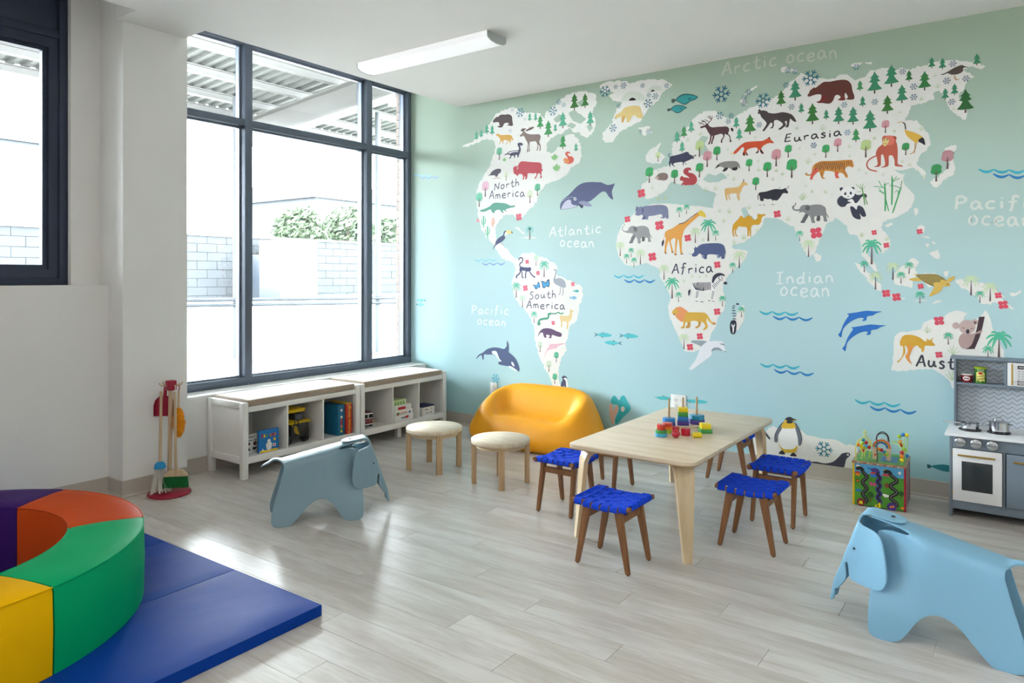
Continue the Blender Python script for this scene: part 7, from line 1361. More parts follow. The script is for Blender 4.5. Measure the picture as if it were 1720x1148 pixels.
half_b = sm_open([(-.080, .001), (-.055, .010), (-.02, .016), (.01, .024), (.026, .045), (.034, .075), (.034, .11)], 3) + \
    sm_open([sv(.030, .275), sv(.010, .20), sv(-.012, .13), sv(-.028, .07), sv(-.030, .03), sv(-.018, .006), sv(.01, 0.0), sv(.05, .0), sv(.072, .008), sv(.116, .052), sv(.169, .104), sv(.227, .124), sv(.280, .098), sv(.322, .035), sv(.345, .010), sv(.372, .0), sv(.41, .0), sv(.434, .010), sv(.444, .04), sv(.445, .15), sv(.444, .25), sv(.438, .33)], 3) + \
    sm_open([(.430, .122), (.40, .108), (.36, .098), (.332, .088), (.322, .072), (.332, .056), (.36, .048), (.41, .044), (.452, .042)], 3)
outl_b = half_b + [(.462, .030), (.464, 0)] + [(.462, -.030)] + [(u, -v) for u, v in half_b[::-1]]
def dedupe(p):
    o = []
    for q in p:
        if not o or math.hypot(q[0] - o[-1][0], q[1] - o[-1][1]) > .0012: o.append((q[0], q[1]))
    if math.hypot(o[0][0] - o[-1][0], o[0][1] - o[-1][1]) < .0012: o.pop()
    return o
F0 = Vector((.497, .395)); FD = Vector((.338, -.941)); FN = Vector((-.941, -.338)); HR = .014; TR = .036
A0, A1_ = math.atan2(-.941, .338), math.radians(8)
LA = TR * (A1_ - A0)
def head_line(s):
    if s >= 0:
        p = F0 + FD * s
        if s > .30: p = p + FN * (.5 * (s - .30) ** 1.0 * .35)
        return p, FN
    if s > -LA:
        a = A0 + (-s) / TR
        p = F0 + Vector((-(math.sin(a) - math.sin(A0)), (math.cos(a) - math.cos(A0)))) * TR
        return p, Vector((math.sin(a), -math.cos(a)))
    p, n_ = head_line(-LA + 1e-6); l = -s - LA
    return p - Vector((math.cos(A1_), math.sin(A1_))) * l, Vector((math.sin(A1_), -math.cos(A1_)))
def hw(s):
    if s < 0: return .046
    return .046 - .030 * min(1, s / .31)
def head_map(s, v):
    p, n_ = head_line(s); a = abs(v); sg = 1 if v >= 0 else -1; h = hw(s)
    if a <= h: return Vector((p.x, v, p.y))
    q = a - h
    if s < .006: return Vector((p.x, sg * (h + q), p.y))
    if q <= HR * PI / 2:
        th = q / HR; d = HR * (1 - math.cos(th)); w = h + HR * math.sin(th)
    else:
        d = HR + (q - HR * PI / 2); w = h + HR + .42 * (d - HR) + .14 * max(0, d - .06)
    return Vector((p.x + n_.x * d, sg * w, p.y + n_.y * d))
def hv(s, d): return (s, hw(s) + HR * PI / 2 + (d - HR))
def half_head():
    tab = [(-LA - .118 + .046 * (1 - math.cos(a)), .046 * math.sin(a)) for a in [PI / 2 * i / 7 for i in range(1, 8)]]
    tab += [(-LA - .03, .047), (-LA, .046), (-.02, .046), (-.002, .047)]
    ear = sm_open([(.010, .052), hv(.016, .022), hv(.012, .05), hv(.010, .075), hv(.018, .096), hv(.045, .117), hv(.078, .137), hv(.115, .156), hv(.148, .168), hv(.178, .166), hv(.198, .150), hv(.214, .122), hv(.228, .085), hv(.236, .060), hv(.228, .046), hv(.205, .034), hv(.190, .026)], 3)
    notch = [hv(.186, .019), hv(.194, .016)]
    tr = sm_open([hv(.205, .020), hv(.225, .030), hv(.245, .037), hv(.262, .036), hv(.300, .026), hv(.312, .016)], 3) + sm_open([hv(.318, .0148), hv(.330, .0165), hv(.343, .0165), hv(.355, .0145), (.366, hw(.36) + .008), (.369, .005)], 3)
    return tab + ear + notch + tr
hh = half_head()
outl_h = hh + [(u, -v) for u, v in hh[::-1]]
def elephant(x, y_, head, m, lab):
    t = thing('elephant_stool', lab, 'toy', (x, y_, 0), head)
    b = sheet('body', dedupe(outl_b), body_map, m, t)
    h = sheet('head', dedupe(outl_h), head_map, m, t, step=.010, thick=.007, holes=())
    M_EYE = mat('eye_black', '1c2024', .3)
    for s in (1, -1):
        p = head_map(.118, s * (hw(.118) + HR * PI / 2 + .012)); bm = bmesh.new(); add_ball(bm, (p.x, p.y + s * .001, p.z), .0042, 8); obj('eye', bm, M_EYE, h, 60)
    p, _n = head_line(-LA - .07); bm = bmesh.new(); add_lathe(bm, [(0, .0035), (.006, .003), (.009, 0)], 16, (p.x, 0, p.y)); obj('bolt', bm, M_EYE, h, 60, label='dark bolt on top of the head')
    return t
def ele_at(front, rear, sidesign, m, lab, xf=.39, xr=.02):
    f = Vector(front); r = Vector(rear); d = (f - r).normalized(); left = Vector((-d.y, d.x)); mid = (f + r) / 2
    org = mid - d * (xf + xr) / 2 + left * sidesign * .105
    return elephant(org.x, org.y, math.atan2(d.y, d.x), m, lab)
ele_at((-2.98, 2.663), (-3.187, 2.356), 1, M_ELE2, 'grey blue plastic elephant seat facing right, in front of the bench')
ele_at((-.407, 2.926), (-.061, 2.907), -1, M_ELE, 'ice blue plastic elephant seat facing left, at the right edge')
# ---------------- soft play: folding mats and ring of foam wedges ----------------
def vinyl(name, c): return mat(name, c, 0.5, var=.03, scale=4, bump=.35, bscale=9, spec=.07)
M_MAT = vinyl('blue_vinyl', '0b3f9c'); M_MATS = mat('navy_vinyl_side', '122c66', .45)
def cushion_panel(bm, x0, x1, y0, y1, z0, z1, seed=0):
    nx, ny = 16, 28; top = []
    for i in range(nx + 1):
        row = []
        for j in range(ny + 1):
            x = x0 + (x1 - x0) * i / nx; y_ = y0 + (y1 - y0) * j / ny
            e = min(i, nx - i, j, ny - j)
            z = z1 - (.006 if e == 0 else .0015 if e == 1 else 0) + .0035 * noise.noise(Vector((x * 5, y_ * 4, seed))) * min(1, e / 3) + .002 * noise.noise(Vector((x * 17, y_ * 9, seed + 4))) * min(1, e / 2)
            row.append(bm.verts.new((x, y_, z)))
        top.append(row)
    for i in range(nx):
        for j in range(ny): bm.faces.new((top[i][j], top[i + 1][j], top[i + 1][j + 1], top[i][j + 1]))
    loop = [top[i][0] for i in range(nx + 1)] + [top[nx][j] for j in range(1, ny + 1)] + [top[i][ny] for i in range(nx - 1, -1, -1)] + [top[0][j] for j in range(ny - 1, 0, -1)]
    low = [bm.verts.new((v.co.x, v.co.y, z0)) for v in loop]
    for k in range(len(loop)): 
        f = bm.faces.new((loop[k], low[k], low[(k + 1) % len(low)], loop[(k + 1) % len(loop)]))
    bm.faces.new(low[::-1])
def folding_mat(y0, y1, lab, seed):
    t = thing('folding_mat', lab, 'mat', (0, 0, 0), 0, 'blue folding floor mats')
    x = -2.215
    for i in range(4):
        bm = bmesh.new(); cushion_panel(bm, x - .572, x - .003, y0, y1, 0.001, .049, seed + i)
        obj('mat_panel', bm, M_MAT, t, 50); x -= .5725
    return t
folding_mat(.61, 1.825, 'thick blue vinyl folding mat under the rainbow foam ring, reaching the pale floor', 1)
folding_mat(-.615, .600, 'second blue vinyl folding mat under the near part of the foam ring', 8)
ringc = [('yellow', 'f0b800'), ('green', '00a86b'), ('orange', 'c64b1a'), ('purple', '3c1d66'), ('red', 'c01828'), ('light blue', '2f8fd0'), ('lime', '7fc22e')]
RC, R0_, R1_ = (-3.253, .80), .508, .773
for i, (cn_, hx_) in enumerate(ringc):
    a0 = math.radians(14.9 - 51.4286 + 51.4286 * i) + .004; a1 = a0 + math.radians(51.4286) - .008
    bm = bmesh.new(); N = 18; z0, z1 = .050, .333; sec = []
    prof = [(R0_, z0), (R0_, z1 - .014), (R0_ + .004, z1 - .004), (R0_ + .014, z1), (R0_ + .07, z1 + .003), ((R0_ + R1_) / 2, z1 + .004), (R1_ - .07, z1 + .003), (R1_ - .014, z1), (R1_ - .004, z1 - .004), (R1_, z1 - .014), (R1_ + .004, (z0 + z1) / 2), (R1_, z0)]
    for k in range(N + 1):
        a = a0 + (a1 - a0) * k / N; e = min(k, N - k)
        sec.append([bm.verts.new((RC[0] + math.cos(a) * r, RC[1] + math.sin(a) * r, z - (.004 if e == 0 and z > .3 else 0) + (.0025 * noise.noise(Vector((r * 9, a * 5, i))) if z > .33 else 0))) for r, z in prof])
    for A, B in zip(sec, sec[1:]):
        for k in range(len(prof)): bm.faces.new((A[k], A[(k + 1) % len(prof)], B[(k + 1) % len(prof)], B[k]))
    bm.faces.new(sec[0]); bm.faces.new(sec[-1][::-1])
    o = obj('foam_wedge', bm, vinyl(cn_.replace(' ', '_') + '_vinyl', hx_), None, 40)
    tag(o, cn_ + ' curved vinyl foam seat section of the ring on the blue mat', 'foam block', 'rainbow foam ring sections')
    bm = bmesh.new()
    for q in (0, 1):
        add_tube(bm, [(RC[0] + math.cos(a0 + (a1 - a0) * k / 24) * (R1_ - .001 if q else R0_ + .002), RC[1] + math.sin(a0 + (a1 - a0) * k / 24) * (R1_ - .001 if q else R0_ + .002), z1 - .005) for k in range(25)], .0028, 6)
    obj('piping', bm, vinyl(cn_.replace(' ', '_') + '_vinyl', hx_), o, 60)

# ---------------- broom stand ----------------
M_RED = mat('crimson_paint', '9c1030', .35); M_BEECH = wood('beech_handle', 'ccb494', 'b59c7c', .45, (20, 20, 2))
BX, BY = -4.213, 2.315
st_ = thing('broom_stand', 'crimson wooden stand with disc base and pole by the column', 'stand', (BX, BY, 0))
bm = bmesh.new(); add_lathe(bm, [(0, 0), (.118, 0), (.122, .004), (.122, .012), (.118, .016), (0, .016)], 48); obj('base', bm, M_RED, st_, 50)
bm = bmesh.new(); add_tube(bm, [(0, 0, .016), (-.005, .012, .66)], .013, 16); obj('pole', bm, M_BEECH, st_, 60)
bm = bmesh.new(); add_box(bm, -.028, .022, -.012, .036, .625, .685, .005); obj('hook_block', bm, M_RED, st_, 40)
pegs = []
for ang in (195, 240, 20, 60):
    a = math.radians(ang); c_, s_ = math.cos(a), math.sin(a)
    bm = bmesh.new(); add_tube(bm, [(-.003 + c_ * .02, .012 + s_ * .02, .655), (-.003 + c_ * .055, .012 + s_ * .055, .655), (-.003 + c_ * .064, .012 + s_ * .064, .672)], .0045, 8); obj('peg', bm, M_BEECH, st_, 60); pegs.append((c_ * .055, .012 + s_ * .055))
# the four tools that hang on it
M_CORD = mat('cord', 'd8d2c6', .9)
R_ = Vector((.8121, .5835, 0)); Fv = Vector((-.5835, .8121, 0))
B0 = Vector((BX, BY, 0))
def hang(name, lab, cat): return thing(name, lab, cat, tuple(B0))
# mop: left
mop = hang('toy_mop', 'toy mop with white string head under a blue cap', 'mop')
top = R_ * -.032 - Fv * .035 + Vector((0, 0, .625)); bot = R_ * -.034 - Fv * .045 + Vector((0, 0, .20))
bm = bmesh.new(); add_tube(bm, [bot, top], .0085, 12); obj('handle', bm, M_BEECH, mop, 60)
bm = bmesh.new(); add_tube(bm, [top - Vector((0, 0, .012)), top + Vector((.004, 0, .018)), top + Vector((0, 0, .034))], .0028, 6); obj('hanging_cord', bm, M_CORD, mop, 60)
bm = bmesh.new(); add_lathe(bm, [(.0, .040), (.018, .037), (.030, .024), (.034, .005), (.033, 0), (0, 0)], 24, (bot.x, bot.y, .168)); obj('cap', bm, mat('cyan_paint', '1490c8', .35), mop, 50)
bm = bmesh.new(); rr = random.Random(2)
for i in range(46):
    a = rr.uniform(0, 2 * PI); q = math.sqrt(rr.random()); p0 = Vector((bot.x + math.cos(a) * .026 * q, bot.y + math.sin(a) * .026 * q, .17))
    l = rr.uniform(.125, .15); w = rr.uniform(.6, 1.35)
    pts = [p0 + Vector((math.cos(a) * .032 * w * t * t * q + rr.uniform(-.002, .002) * 2, math.sin(a) * .032 * w * t * t * q + rr.uniform(-.002, .002) * 2, -l * t)) for t in (0, .25, .5, .75, 1)]
    for p in pts: p.z = max(p.z, .0195)
    add_tube(bm, pts, .0028, 5)
o = obj('string_head', bm, mat('white_string', 'd4d0c6', .95, var=.06), mop, 60); o['kind'] = 'stuff'
# broom: right front
brm = hang('toy_broom', 'toy broom with green bristles hanging right of the mop', 'broom')
top = R_ * .055 - Fv * .045 + Vector((0, 0, .625)); bot = R_ * .062 - Fv * .05 + Vector((0, 0, .155))
bm = bmesh.new(); add_tube(bm, [bot, top], .0085, 12); obj('handle', bm, M_BEECH, brm, 60)
bm = bmesh.new(); add_tube(bm, [top - Vector((0, 0, .012)), top + Vector((.004, 0, .018)), top + Vector((-.006, .006, .034))], .0028, 6); obj('hanging_cord', bm, M_CORD, brm, 60)
dv = (R_ * .97 + Fv * .15).normalized(); nv = Vector((-dv.y, dv.x, 0)); c0 = Vector((bot.x, bot.y, 0))
bm = bmesh.new(); arcp = [(-.066, .122), (-.060, .138), (-.036, .158), (0, .166), (.036, .158), (.060, .138), (.066, .122)]
f0 = [bm.verts.new(c0 + dv * a + nv * .014 + Vector((0, 0, b))) for a, b in arcp]; f1 = [bm.verts.new(c0 + dv * a - nv * .014 + Vector((0, 0, b))) for a, b in arcp]
bm.faces.new(f0); bm.faces.new(f1[::-1])
for k in range(7): bm.faces.new((f0[k], f1[k], f1[(k + 1) % 7], f0[(k + 1) % 7]))
obj('broom_block', bm, M_BEECH, brm, 30)
bm = bmesh.new()
for i in range(22):
    for j in range(4):
        a = -.063 + .126 * i / 21; b = -.010 + .0067 * j; p = c0 + dv * a + nv * b
        add_tube(bm, [p + Vector((0, 0, .124)), p + dv * (a * .12) + nv * rr.uniform(-.002, .002) + Vector((0, 0, rr.uniform(.050, .056)))], .0016, 4)
o = obj('bristles', bm, mat('green_bristle', '0e7a3c', .6, var=.15), brm, 60); o['kind'] = 'stuff'
# dustpan behind
dp = hang('toy_dustpan', 'crimson toy dustpan hanging behind the mop handle', 'dustpan')
c0 = R_ * -.040 + Fv * .030
bm = bmesh.new(); arcp = [(-.062, .465), (-.062, .53), (-.052, .562), (-.030, .582), (.0, .590), (.030, .582), (.052, .562), (.062, .53), (.062, .465)]
f0 = [bm.verts.new(c0 + R_ * a + Fv * .006 + Vector((0, 0, b))) for a, b in arcp]; f1 = [bm.verts.new(c0 + R_ * a - Fv * .003 + Vector((0, 0, b))) for a, b in arcp]
bm.faces.new(f0); bm.faces.new(f1[::-1])
for k in range(9): bm.faces.new((f0[k], f1[k], f1[(k + 1) % 9], f0[(k + 1) % 9]))
obj('pan', bm, M_RED, dp)
bm = bmesh.new(); e_ = [c0 + R_ * a - Fv * .010 + Vector((0, 0, b)) for a, b in arcp[:9]]
add_tube(bm, e_, .004, 6); obj('rim', bm, M_RED, dp, 60)
bm = bmesh.new(); add_tube(bm, [c0 + R_ * .0 - Fv * .003 + Vector((0, 0, .58)), c0 + R_ * .006 - Fv * .003 + Vector((0, 0, .655))], .0105, 12); obj('handle', bm, M_RED, dp, 60)
# duster
du = hang('toy_duster', 'fluffy orange toy duster hanging right of the pole', 'duster')
top = R_ * .052 + Fv * .012 + Vector((0, 0, .625)); bot = R_ * .050 + Fv * .012 + Vector((0, 0, .36))
bm = bmesh.new(); add_tube(bm, [bot, top], .0065, 10); obj('handle', bm, M_BEECH, du, 60)
bm = bmesh.new(); add_tube(bm, [top - Vector((0, 0, .01)), top + Vector((0, .004, .02)), top + Vector((0, 0, .034))], .003, 6); obj('hanging_cord', bm, mat('crimson_cord', 'a02838', .8), du, 60)
bm = bmesh.new(); cc = R_ * .052 + Fv * .012 + Vector((0, 0, .43)); add_ball(bm, cc, .034, 16, (1, .85, 2.55))
for v_ in bm.verts:
    d = (v_.co - cc); v_.co += d.normalized() * (.006 * noise.noise(v_.co * 90) + .004 * noise.noise(v_.co * 40))
obj('fluffy_head', bm, mat('orange_pile', 'f59a0c', .95, var=.12, scale=80, bump=1.0, bscale=220), du, 80)
bm = bmesh.new()
for i in range(420):
    a = rr.uniform(0, 2 * PI); ph_ = math.acos(rr.uniform(-1, 1)); d = Vector((math.cos(a) * math.sin(ph_), math.sin(a) * math.sin(ph_) * .85, math.cos(ph_) * 2.5)); p = cc + d * .033
    q = Vector((rr.uniform(-1, 1), rr.uniform(-1, 1), rr.uniform(-1, 1))) * .006
    add_tube(bm, [p, p + d.normalized() * .006 + q * .5, p + d.normalized() * .008 + q], .0016, 4)
o = obj('pile', bm, mat('orange_pile', 'f59a0c'), du, 60); o['kind'] = 'stuff'

# ---------------- lettering on things ----------------
def text_obj(name, body, size, m, parent, loc, rot, th=.0003, sx=1.0, shear=0.0, align='CENTER'):
    cu = bpy.data.curves.new(name, 'FONT'); cu.body = body; cu.size = size; cu.align_x = align; cu.align_y = 'CENTER'; cu.extrude = th; cu.resolution_u = 2; cu.shear = shear
    tmp = bpy.data.objects.new(name, cu); C.objects.link(tmp); bpy.context.view_layer.update()
    me = bpy.data.meshes.new_from_object(tmp.evaluated_get(bpy.context.evaluated_depsgraph_get())); C.objects.unlink(tmp); bpy.data.objects.remove(tmp)
    me.materials.clear(); me.materials.append(m)
    o = link(name, me, parent, loc); o.rotation_euler = rot; o.scale = (sx, 1, 1); return o
M_INK = mat('black_ink', '23232a', .6); M_PAPER = mat('white_card', 'e6e4e0', .5, var=.02); M_YINK = mat('yellow_ink', 'f2cc2a', .5); M_WINK = mat('white_ink', 'f2f2f0', .5)
M_BLUEC = mat('blue_card', '1272bc', .4, var=.08); M_TEALC = mat('teal_blue_card', '12688c', .4, var=.1); M_REDC = mat('red_card', 'b0281c', .4); M_RINK = mat('red_ink', 'c22430', .5)
M_GINK = mat('green_ink', '5a9a50', .5); M_OINK = mat('orange_ink', 'e07830', .5)
def flatset(bm_, shapes): pass
def facing(parent, name, polys, m, x, label=None):
    """thin print polygons in the local y-z plane at x, facing +x"""
    bm = bmesh.new()
    for P_ in polys:
        add_prism(bm, P_, x, x + .0006, 'x')
    return obj(name, bm, m, parent, label=label)
def star(cy, cz__, r): return [(cy + (r if k % 2 == 0 else r * .45) * math.cos(PI / 2 + k * PI / 5), cz__ + (r if k % 2 == 0 else r * .45) * math.sin(PI / 2 + k * PI / 5)) for k in range(10)]
def disc(cy, cz__, r, n=14, ry=None): return [(cy + r * math.cos(2 * PI * k / n), cz__ + (ry or r) * math.sin(2 * PI * k / n)) for k in range(n)]
SH = .1385
def bookthing(name, lab, cat, loc, rz, dims, m, group=None, bev=.0015):
    t = thing(name, lab, cat, loc, rz, group); d, w, h = dims
    bm = bmesh.new(); add_box(bm, -d, 0, -w / 2, w / 2, 0, h, bev); obj('cover' if cat == 'book' else 'carton', bm, m, t, 40); return t
RXY = (PI / 2, 0, PI / 2)
# cubby 1
t = bookthing('board_book', 'white board book with small black pictures in the first cubby', 'book', (-4.195, 2.854, SH), 0, (.022, .128, .125), M_PAPER)
text_obj('title', 'INVISIBLE', .018, M_INK, t, (.0006, 0, .108), RXY); facing(t, 'subtitle_stroke', [[(y_ - .004, .082), (y_ + .004, .082), (y_ + .004, .088), (y_ - .004, .088)] for y_ in (-.02, -.008, .004, .016, .034, .046)], M_INK, .0003)
facing(t, 'picture', [disc(.040, .062, .014), disc(-.005, .064, .010, 6)], mat('brown_ink', '5a3a38', .6), .0003)
facing(t, 'picture', [[(.022, .022), (.044, .02), (.056, .04), (.034, .036), (.024, .042)], [(-.025, .02), (.005, .02), (-.005, .038), (-.02, .03)]], M_INK, .0003)
t = bookthing('picture_book', 'blue square picture book with yellow star in the first cubby', 'book', (-4.140, 2.964, SH), math.radians(-2), (.018, .152, .150), M_BLUEC)
facing(t, 'picture', [[(-.07, .001), (.07, .001), (.07, .012), (.04, .016), (.0, .012), (-.04, .016), (-.07, .012)]], M_YINK, .0003)
facing(t, 'picture', [disc(.0, .038, .022, 14, .03), disc(.0, .072, .013), disc(-.014, .05, .01), disc(.014, .05, .01), [(-.055, .014), (-.04, .014), (-.047, .03)]], M_WINK, .0006)
facing(t, 'picture', [star(.043, .078, .015)], M_YINK, .0009, label='yellow star')
facing(t, 'picture', [[(.03, .03), (.052, .03), (.052, .05), (.03, .05)]], M_WINK, .0009); facing(t, 'picture', [disc(.041, .040, .006)], M_RINK, .0016)
for k, (yy, hh_, c_) in enumerate(((-.052, .024, M_RINK), (-.034, .020, M_YINK), (-.016, .022, M_GINK), (.012, .018, M_OINK), (.030, .022, M_RINK), (.048, .020, M_OINK))):
    facing(t, 'title_stroke', [[(yy - .006, .100), (yy + .006, .101), (yy + .005, .100 + hh_), (yy - .005, .099 + hh_)]], c_, .0006)
# cubby 2: dump truck
tr = thing('toy_dump_truck', 'black and yellow toy dump truck in the middle cubby', 'toy truck', (-4.31, 3.245, SH))
M_YEL = mat('yellow_plastic', 'e8c010', .35); M_BLK = mat('black_plastic', '1e2024', .4); M_DGR = mat('dark_grey_plastic', '3a3c42', .4)
box('chassis', (-.14, .15, -.085, .070, .045, .145), M_BLK, tr, .01)
bm = bmesh.new(); add_prism(bm, [(-.15, .142), (.145, .142), (.155, .156), (-.15, .156)], -.09, .085, 'y', .002); obj('deck', bm, M_YEL, tr, 40)
bm = bmesh.new(); add_prism(bm, [(.0, .156), (.10, .156), (.095, .200), (.02, .200)], -.015, .055, 'y', .003); cab = obj('cab', bm, M_DGR, tr, 40)
box('window', (.098, .1005, -.005, .045, .165, .195), mat('smoke_window', '5a6070', .15), cab, 0)
bm = bmesh.new(); add_prism(bm, [(-.15, .160), (-.02, .160), (.0, .205), (.12, .218), (.125, .240), (.11, .245), (-.15, .235)], -.10, .055, 'y', .003); obj('dump_bed', bm, M_YEL, tr, 40)
for x, y_, w in ((.11, .055, 'a'), (.11, -.09, 'b'), (-.09, .055, 'c'), (-.09, -.09, 'd')):
    bm = bmesh.new(); add_lathe(bm, [(0, -.018), (.03, -.018), (.038, -.013), (.038, .013), (.03, .018), (0, .018)], 20)
    for v_ in bm.verts: v_.co = Vector((v_.co.x, v_.co.z, v_.co.y))
    wl_ = obj('wheel', bm, M_BLK, tr, 40, (x, y_, .038))
    bm = bmesh.new(); add_lathe(bm, [(0, -.0195), (.014, -.0195), (.014, .0195), (0, .0195)], 12)
    for v_ in bm.verts: v_.co = Vector((v_.co.x, v_.co.z, v_.co.y))
    obj('hub', bm, M_DGR, wl_, 40)
for k in range(5): 
    z_ = .138 - k * .013
    facing(tr, 'hazard_stripe', [[(-.085 + k * .006, z_), (-.075 + k * .006, z_), (-.030 + k * .004, z_ - .02), (-.040 + k * .004, z_ - .02)]], M_YEL, .1505)
bm = bmesh.new(); add_tube(bm, [(.152, -.075, .10), (.160, -.06, .165), (.158, -.035, .17), (.152, -.025, .10)], .004, 6); obj('guard_rail', bm, M_BLK, tr, 60)
# cubby 3: two boxed books
t = bookthing('boxed_game', 'teal blue boxed game with a giraffe picture in the third cubby', 'game', (-4.130, 3.583, SH), 0, (.20, .064, .225), M_TEALC)
for zz, c_ in ((.185, M_WINK), (.160, M_BLUEC), (.135, M_WINK), (.110, M_RINK), (.088, M_RINK), (.066, M_OINK), (.045, M_GINK), (.03, M_YINK)):
    facing(t, 'picture', [disc(0, zz, .010)], c_, .0003)
def side_print(t, name, polys, m, y_):
    bm = bmesh.new()
    for P_ in polys: add_prism(bm, P_, y_ - .0006, y_, 'y')
    return obj(name, bm, m, t)
side_print(t, 'picture', [[(-.17, .01), (-.13, .01), (-.135, .07), (-.145, .11), (-.14, .15), (-.15, .165), (-.175, .155), (-.16, .14), (-.165, .08)]], M_GINK, -.026)
side_print(t, 'picture', [disc(-.10, .10, .012), disc(-.09, .07, .012)], M_RINK, -.026); side_print(t, 'picture', [disc(-.06, .08, .012), disc(-.085, .12, .010)], M_OINK, -.026)
side_print(t, 'barcode_label', [[(-.07, .008), (-.03, .008), (-.03, .036), (-.07, .036)]], M_WINK, -.026)
side_print(t, 'title_stroke', [[(a, .178), (a + .006, .178), (a + .006, .190), (a, .190)] for a in (-.155, -.145, -.135, -.118, -.108, -.098, -.088)], M_WINK, -.026)
t = bookthing('boxed_storybook', 'tall red spined box with yellow script title in the third cubby', 'book', (-4.120, 3.648, SH), 0, (.20, .058, .228), M_REDC)
text_obj('title', 'Curious George', .034, M_YINK, t, (.0006, 0, .112), (0, -PI / 2, PI), sx=.93)
bm = bmesh.new(); add_box(bm, -.20, .0005, -.0292, .0292, .2262, .2286); obj('top_band', bm, M_YINK, t)
# bench 2, cubby 1: van
va = thing('toy_van', 'maroon and white toy van in the first cubby of the far bench', 'toy van', (-4.27, 3.905, SH), math.radians(-10))
M_MAR = mat('maroon_paint', '6a1f2a', .25, coat=.4); M_CHR = mat('chrome', 'c8cace', .15, metal=1.0, var=.01); M_TIN = mat('dark_window', '23262c', .15)
box('lower_body', (-.14, .105, -.052, .052, .022, .068), M_MAR, va, .012)
box('upper_body', (-.138, .100, -.049, .049, .066, .112), M_WINK, va, .012)
box('roof', (-.134, .094, -.046, .046, .108, .120), M_MAR, va, .006)
for s in (-1, 1): box('windscreen', (.0995, .1012, min(s * .004, s * .042), max(s * .004, s * .042), .074, .103), M_TIN, va, 0)
for k in range(3): box('side_window', (-.10 + k * .062, -.05 + k * .062, -.0502, -.0485, .074, .102), M_TIN, va, 0)
box('bumper', (.10, .112, -.052, .052, .022, .032), M_CHR, va, .003)
for s in (-1, 1):
    bm = bmesh.new(); add_tube(bm, [(.103, s * .036, .05), (.108, s * .036, .05)], .008, 12); obj('headlight', bm, M_CHR, va, 40)
    for x in (-.09, .06):
        bm = bmesh.new(); add_tube(bm, [(x, s * .038, .022), (x, s * .055, .022)], .022, 20); wl_ = obj('wheel', bm, M_BLK, va, 40)
        bm = bmesh.new(); add_tube(bm, [(x, s * .050, .022), (x, s * .0565, .022)], .011, 16); obj('hub', bm, M_CHR, wl_, 40)
# bench 2, cubby 2: stack of boxes
zz = SH
for w, h, d, m_, lab, kind in ((.222, .050, .16, M_PAPER, 'white boxed game at the bottom of the stack of four', 0), (.212, .038, .155, M_PAPER, 'white boxed game second from the bottom of the stack', 1), (.198, .040, .15, M_PAPER, 'white boxed game with a red panel, third up the stack', 2), (.152, .044, .13, mat('lime_card', 'c4d6a0', .5), 'pale green box with tree pictures on top of the stack', 3)):
    t = bookthing('boxed_game', lab, 'game', (-4.135 if kind != 3 else -4.15, 4.244 + (w - .222) / 2, zz), 0, (d, w, h), m_, 'boxes stacked in the far bench', .001); zz += h + .0006
    if kind == 0:
        facing(t, 'picture', [disc(-.005, .026, .03, 14, .008)], mat('grey_ink', '8a8c90', .5), .0003); facing(t, 'picture', [disc(.028, .028, .012, 12), disc(.045, .030, .010, 12)], M_RINK, .0006)
    if kind == 1:
        facing(t, 'picture', [disc(-.07, .014, .012), disc(-.055, .018, .009)], M_GINK, .0003); facing(t, 'picture', [disc(-.062, .010, .008)], M_RINK, .0006); facing(t, 'picture', [[(-.035, .014), (.04, .016), (.04, .022), (-.035, .02)]], M_OINK, .0003); facing(t, 'picture', [[(.062, .006), (.082, .006), (.082, .022), (.062, .022)]], mat('blue_ink', '3a4a9a', .5), .0003)
    if kind == 2: facing(t, 'red_panel', [[(-.055, .006), (.03, .006), (.03, .028), (-.055, .028)]], M_RINK, .0003)
    if kind == 3: facing(t, 'picture', [[(y_ - .010, .006), (y_ + .010, .006), (y_ + .003, .018), (y_ + .009, .018), (y_, .034), (y_ - .009, .018), (y_ - .003, .018)] for y_ in (-.045, -.015, .015, .045)], M_GINK, .0003)
t = bookthing('boxed_toy', 'white and navy box in the last cubby next to the map wall', 'box', (-4.125, 4.53, SH), 0, (.13, .150, .084), M_PAPER)
box('lid_band', (-.1302, .0004, -.0752, .0752, .075, .0845), mat('navy_card', '25305a', .5), t)
facing(t, 'print', [[(-.045, .050), (-.008, .050), (-.008, .058), (-.045, .058)], [(.028, .016), (.04, .016), (.04, .03), (.028, .03)]], mat('grey_ink', '8a8c90', .5), .0003)
facing(t, 'print', [disc(-.02, .022, .005), disc(.035, .055, .004)], M_INK, .0003); facing(t, 'print', [[(-.01, .022), (.02, .024), (.02, .026), (-.01, .024)]], M_RINK, .0003)

# ---------------- ceiling light by the window, and added unseen fill lights ----------------
M_DIF = mat('lamp_diffuser', 'f4f5f6', .5, emit=0.15); M_FILL = mat('fill_light_diffuser', 'fff6ea', .5, emit=7.5)
def ceiling_light(x, y_, lab, on, rot=0):
    t = thing('ceiling_light', lab, 'light', (x, y_, 2.83), rot, 'ceiling strip lights')
    L_ = .585; w = .095
    bm = bmesh.new(); prof = [(-w, -.001), (-w, -.034), (-w + .012, -.044), (-.06, -.054), (0, -.060), (.06, -.054), (w - .012, -.044), (w, -.034), (w, -.001)]
    add_prism(bm, prof, -L_ + .006, L_ - .006, 'x'); obj('diffuser', bm, M_FILL if on else M_DIF, t, 30)
    for s in (-1, 1):
        bm = bmesh.new(); prof2 = [(a * 1.02, min(-.0005, b * 1.04)) for a, b in prof]; add_prism(bm, prof2, min(s * (L_ - .006), s * L_), max(s * (L_ - .006), s * L_), 'x'); obj('end_cap', bm, mat('grey_end_cap', 'b9bdbd', .4), t, 30)
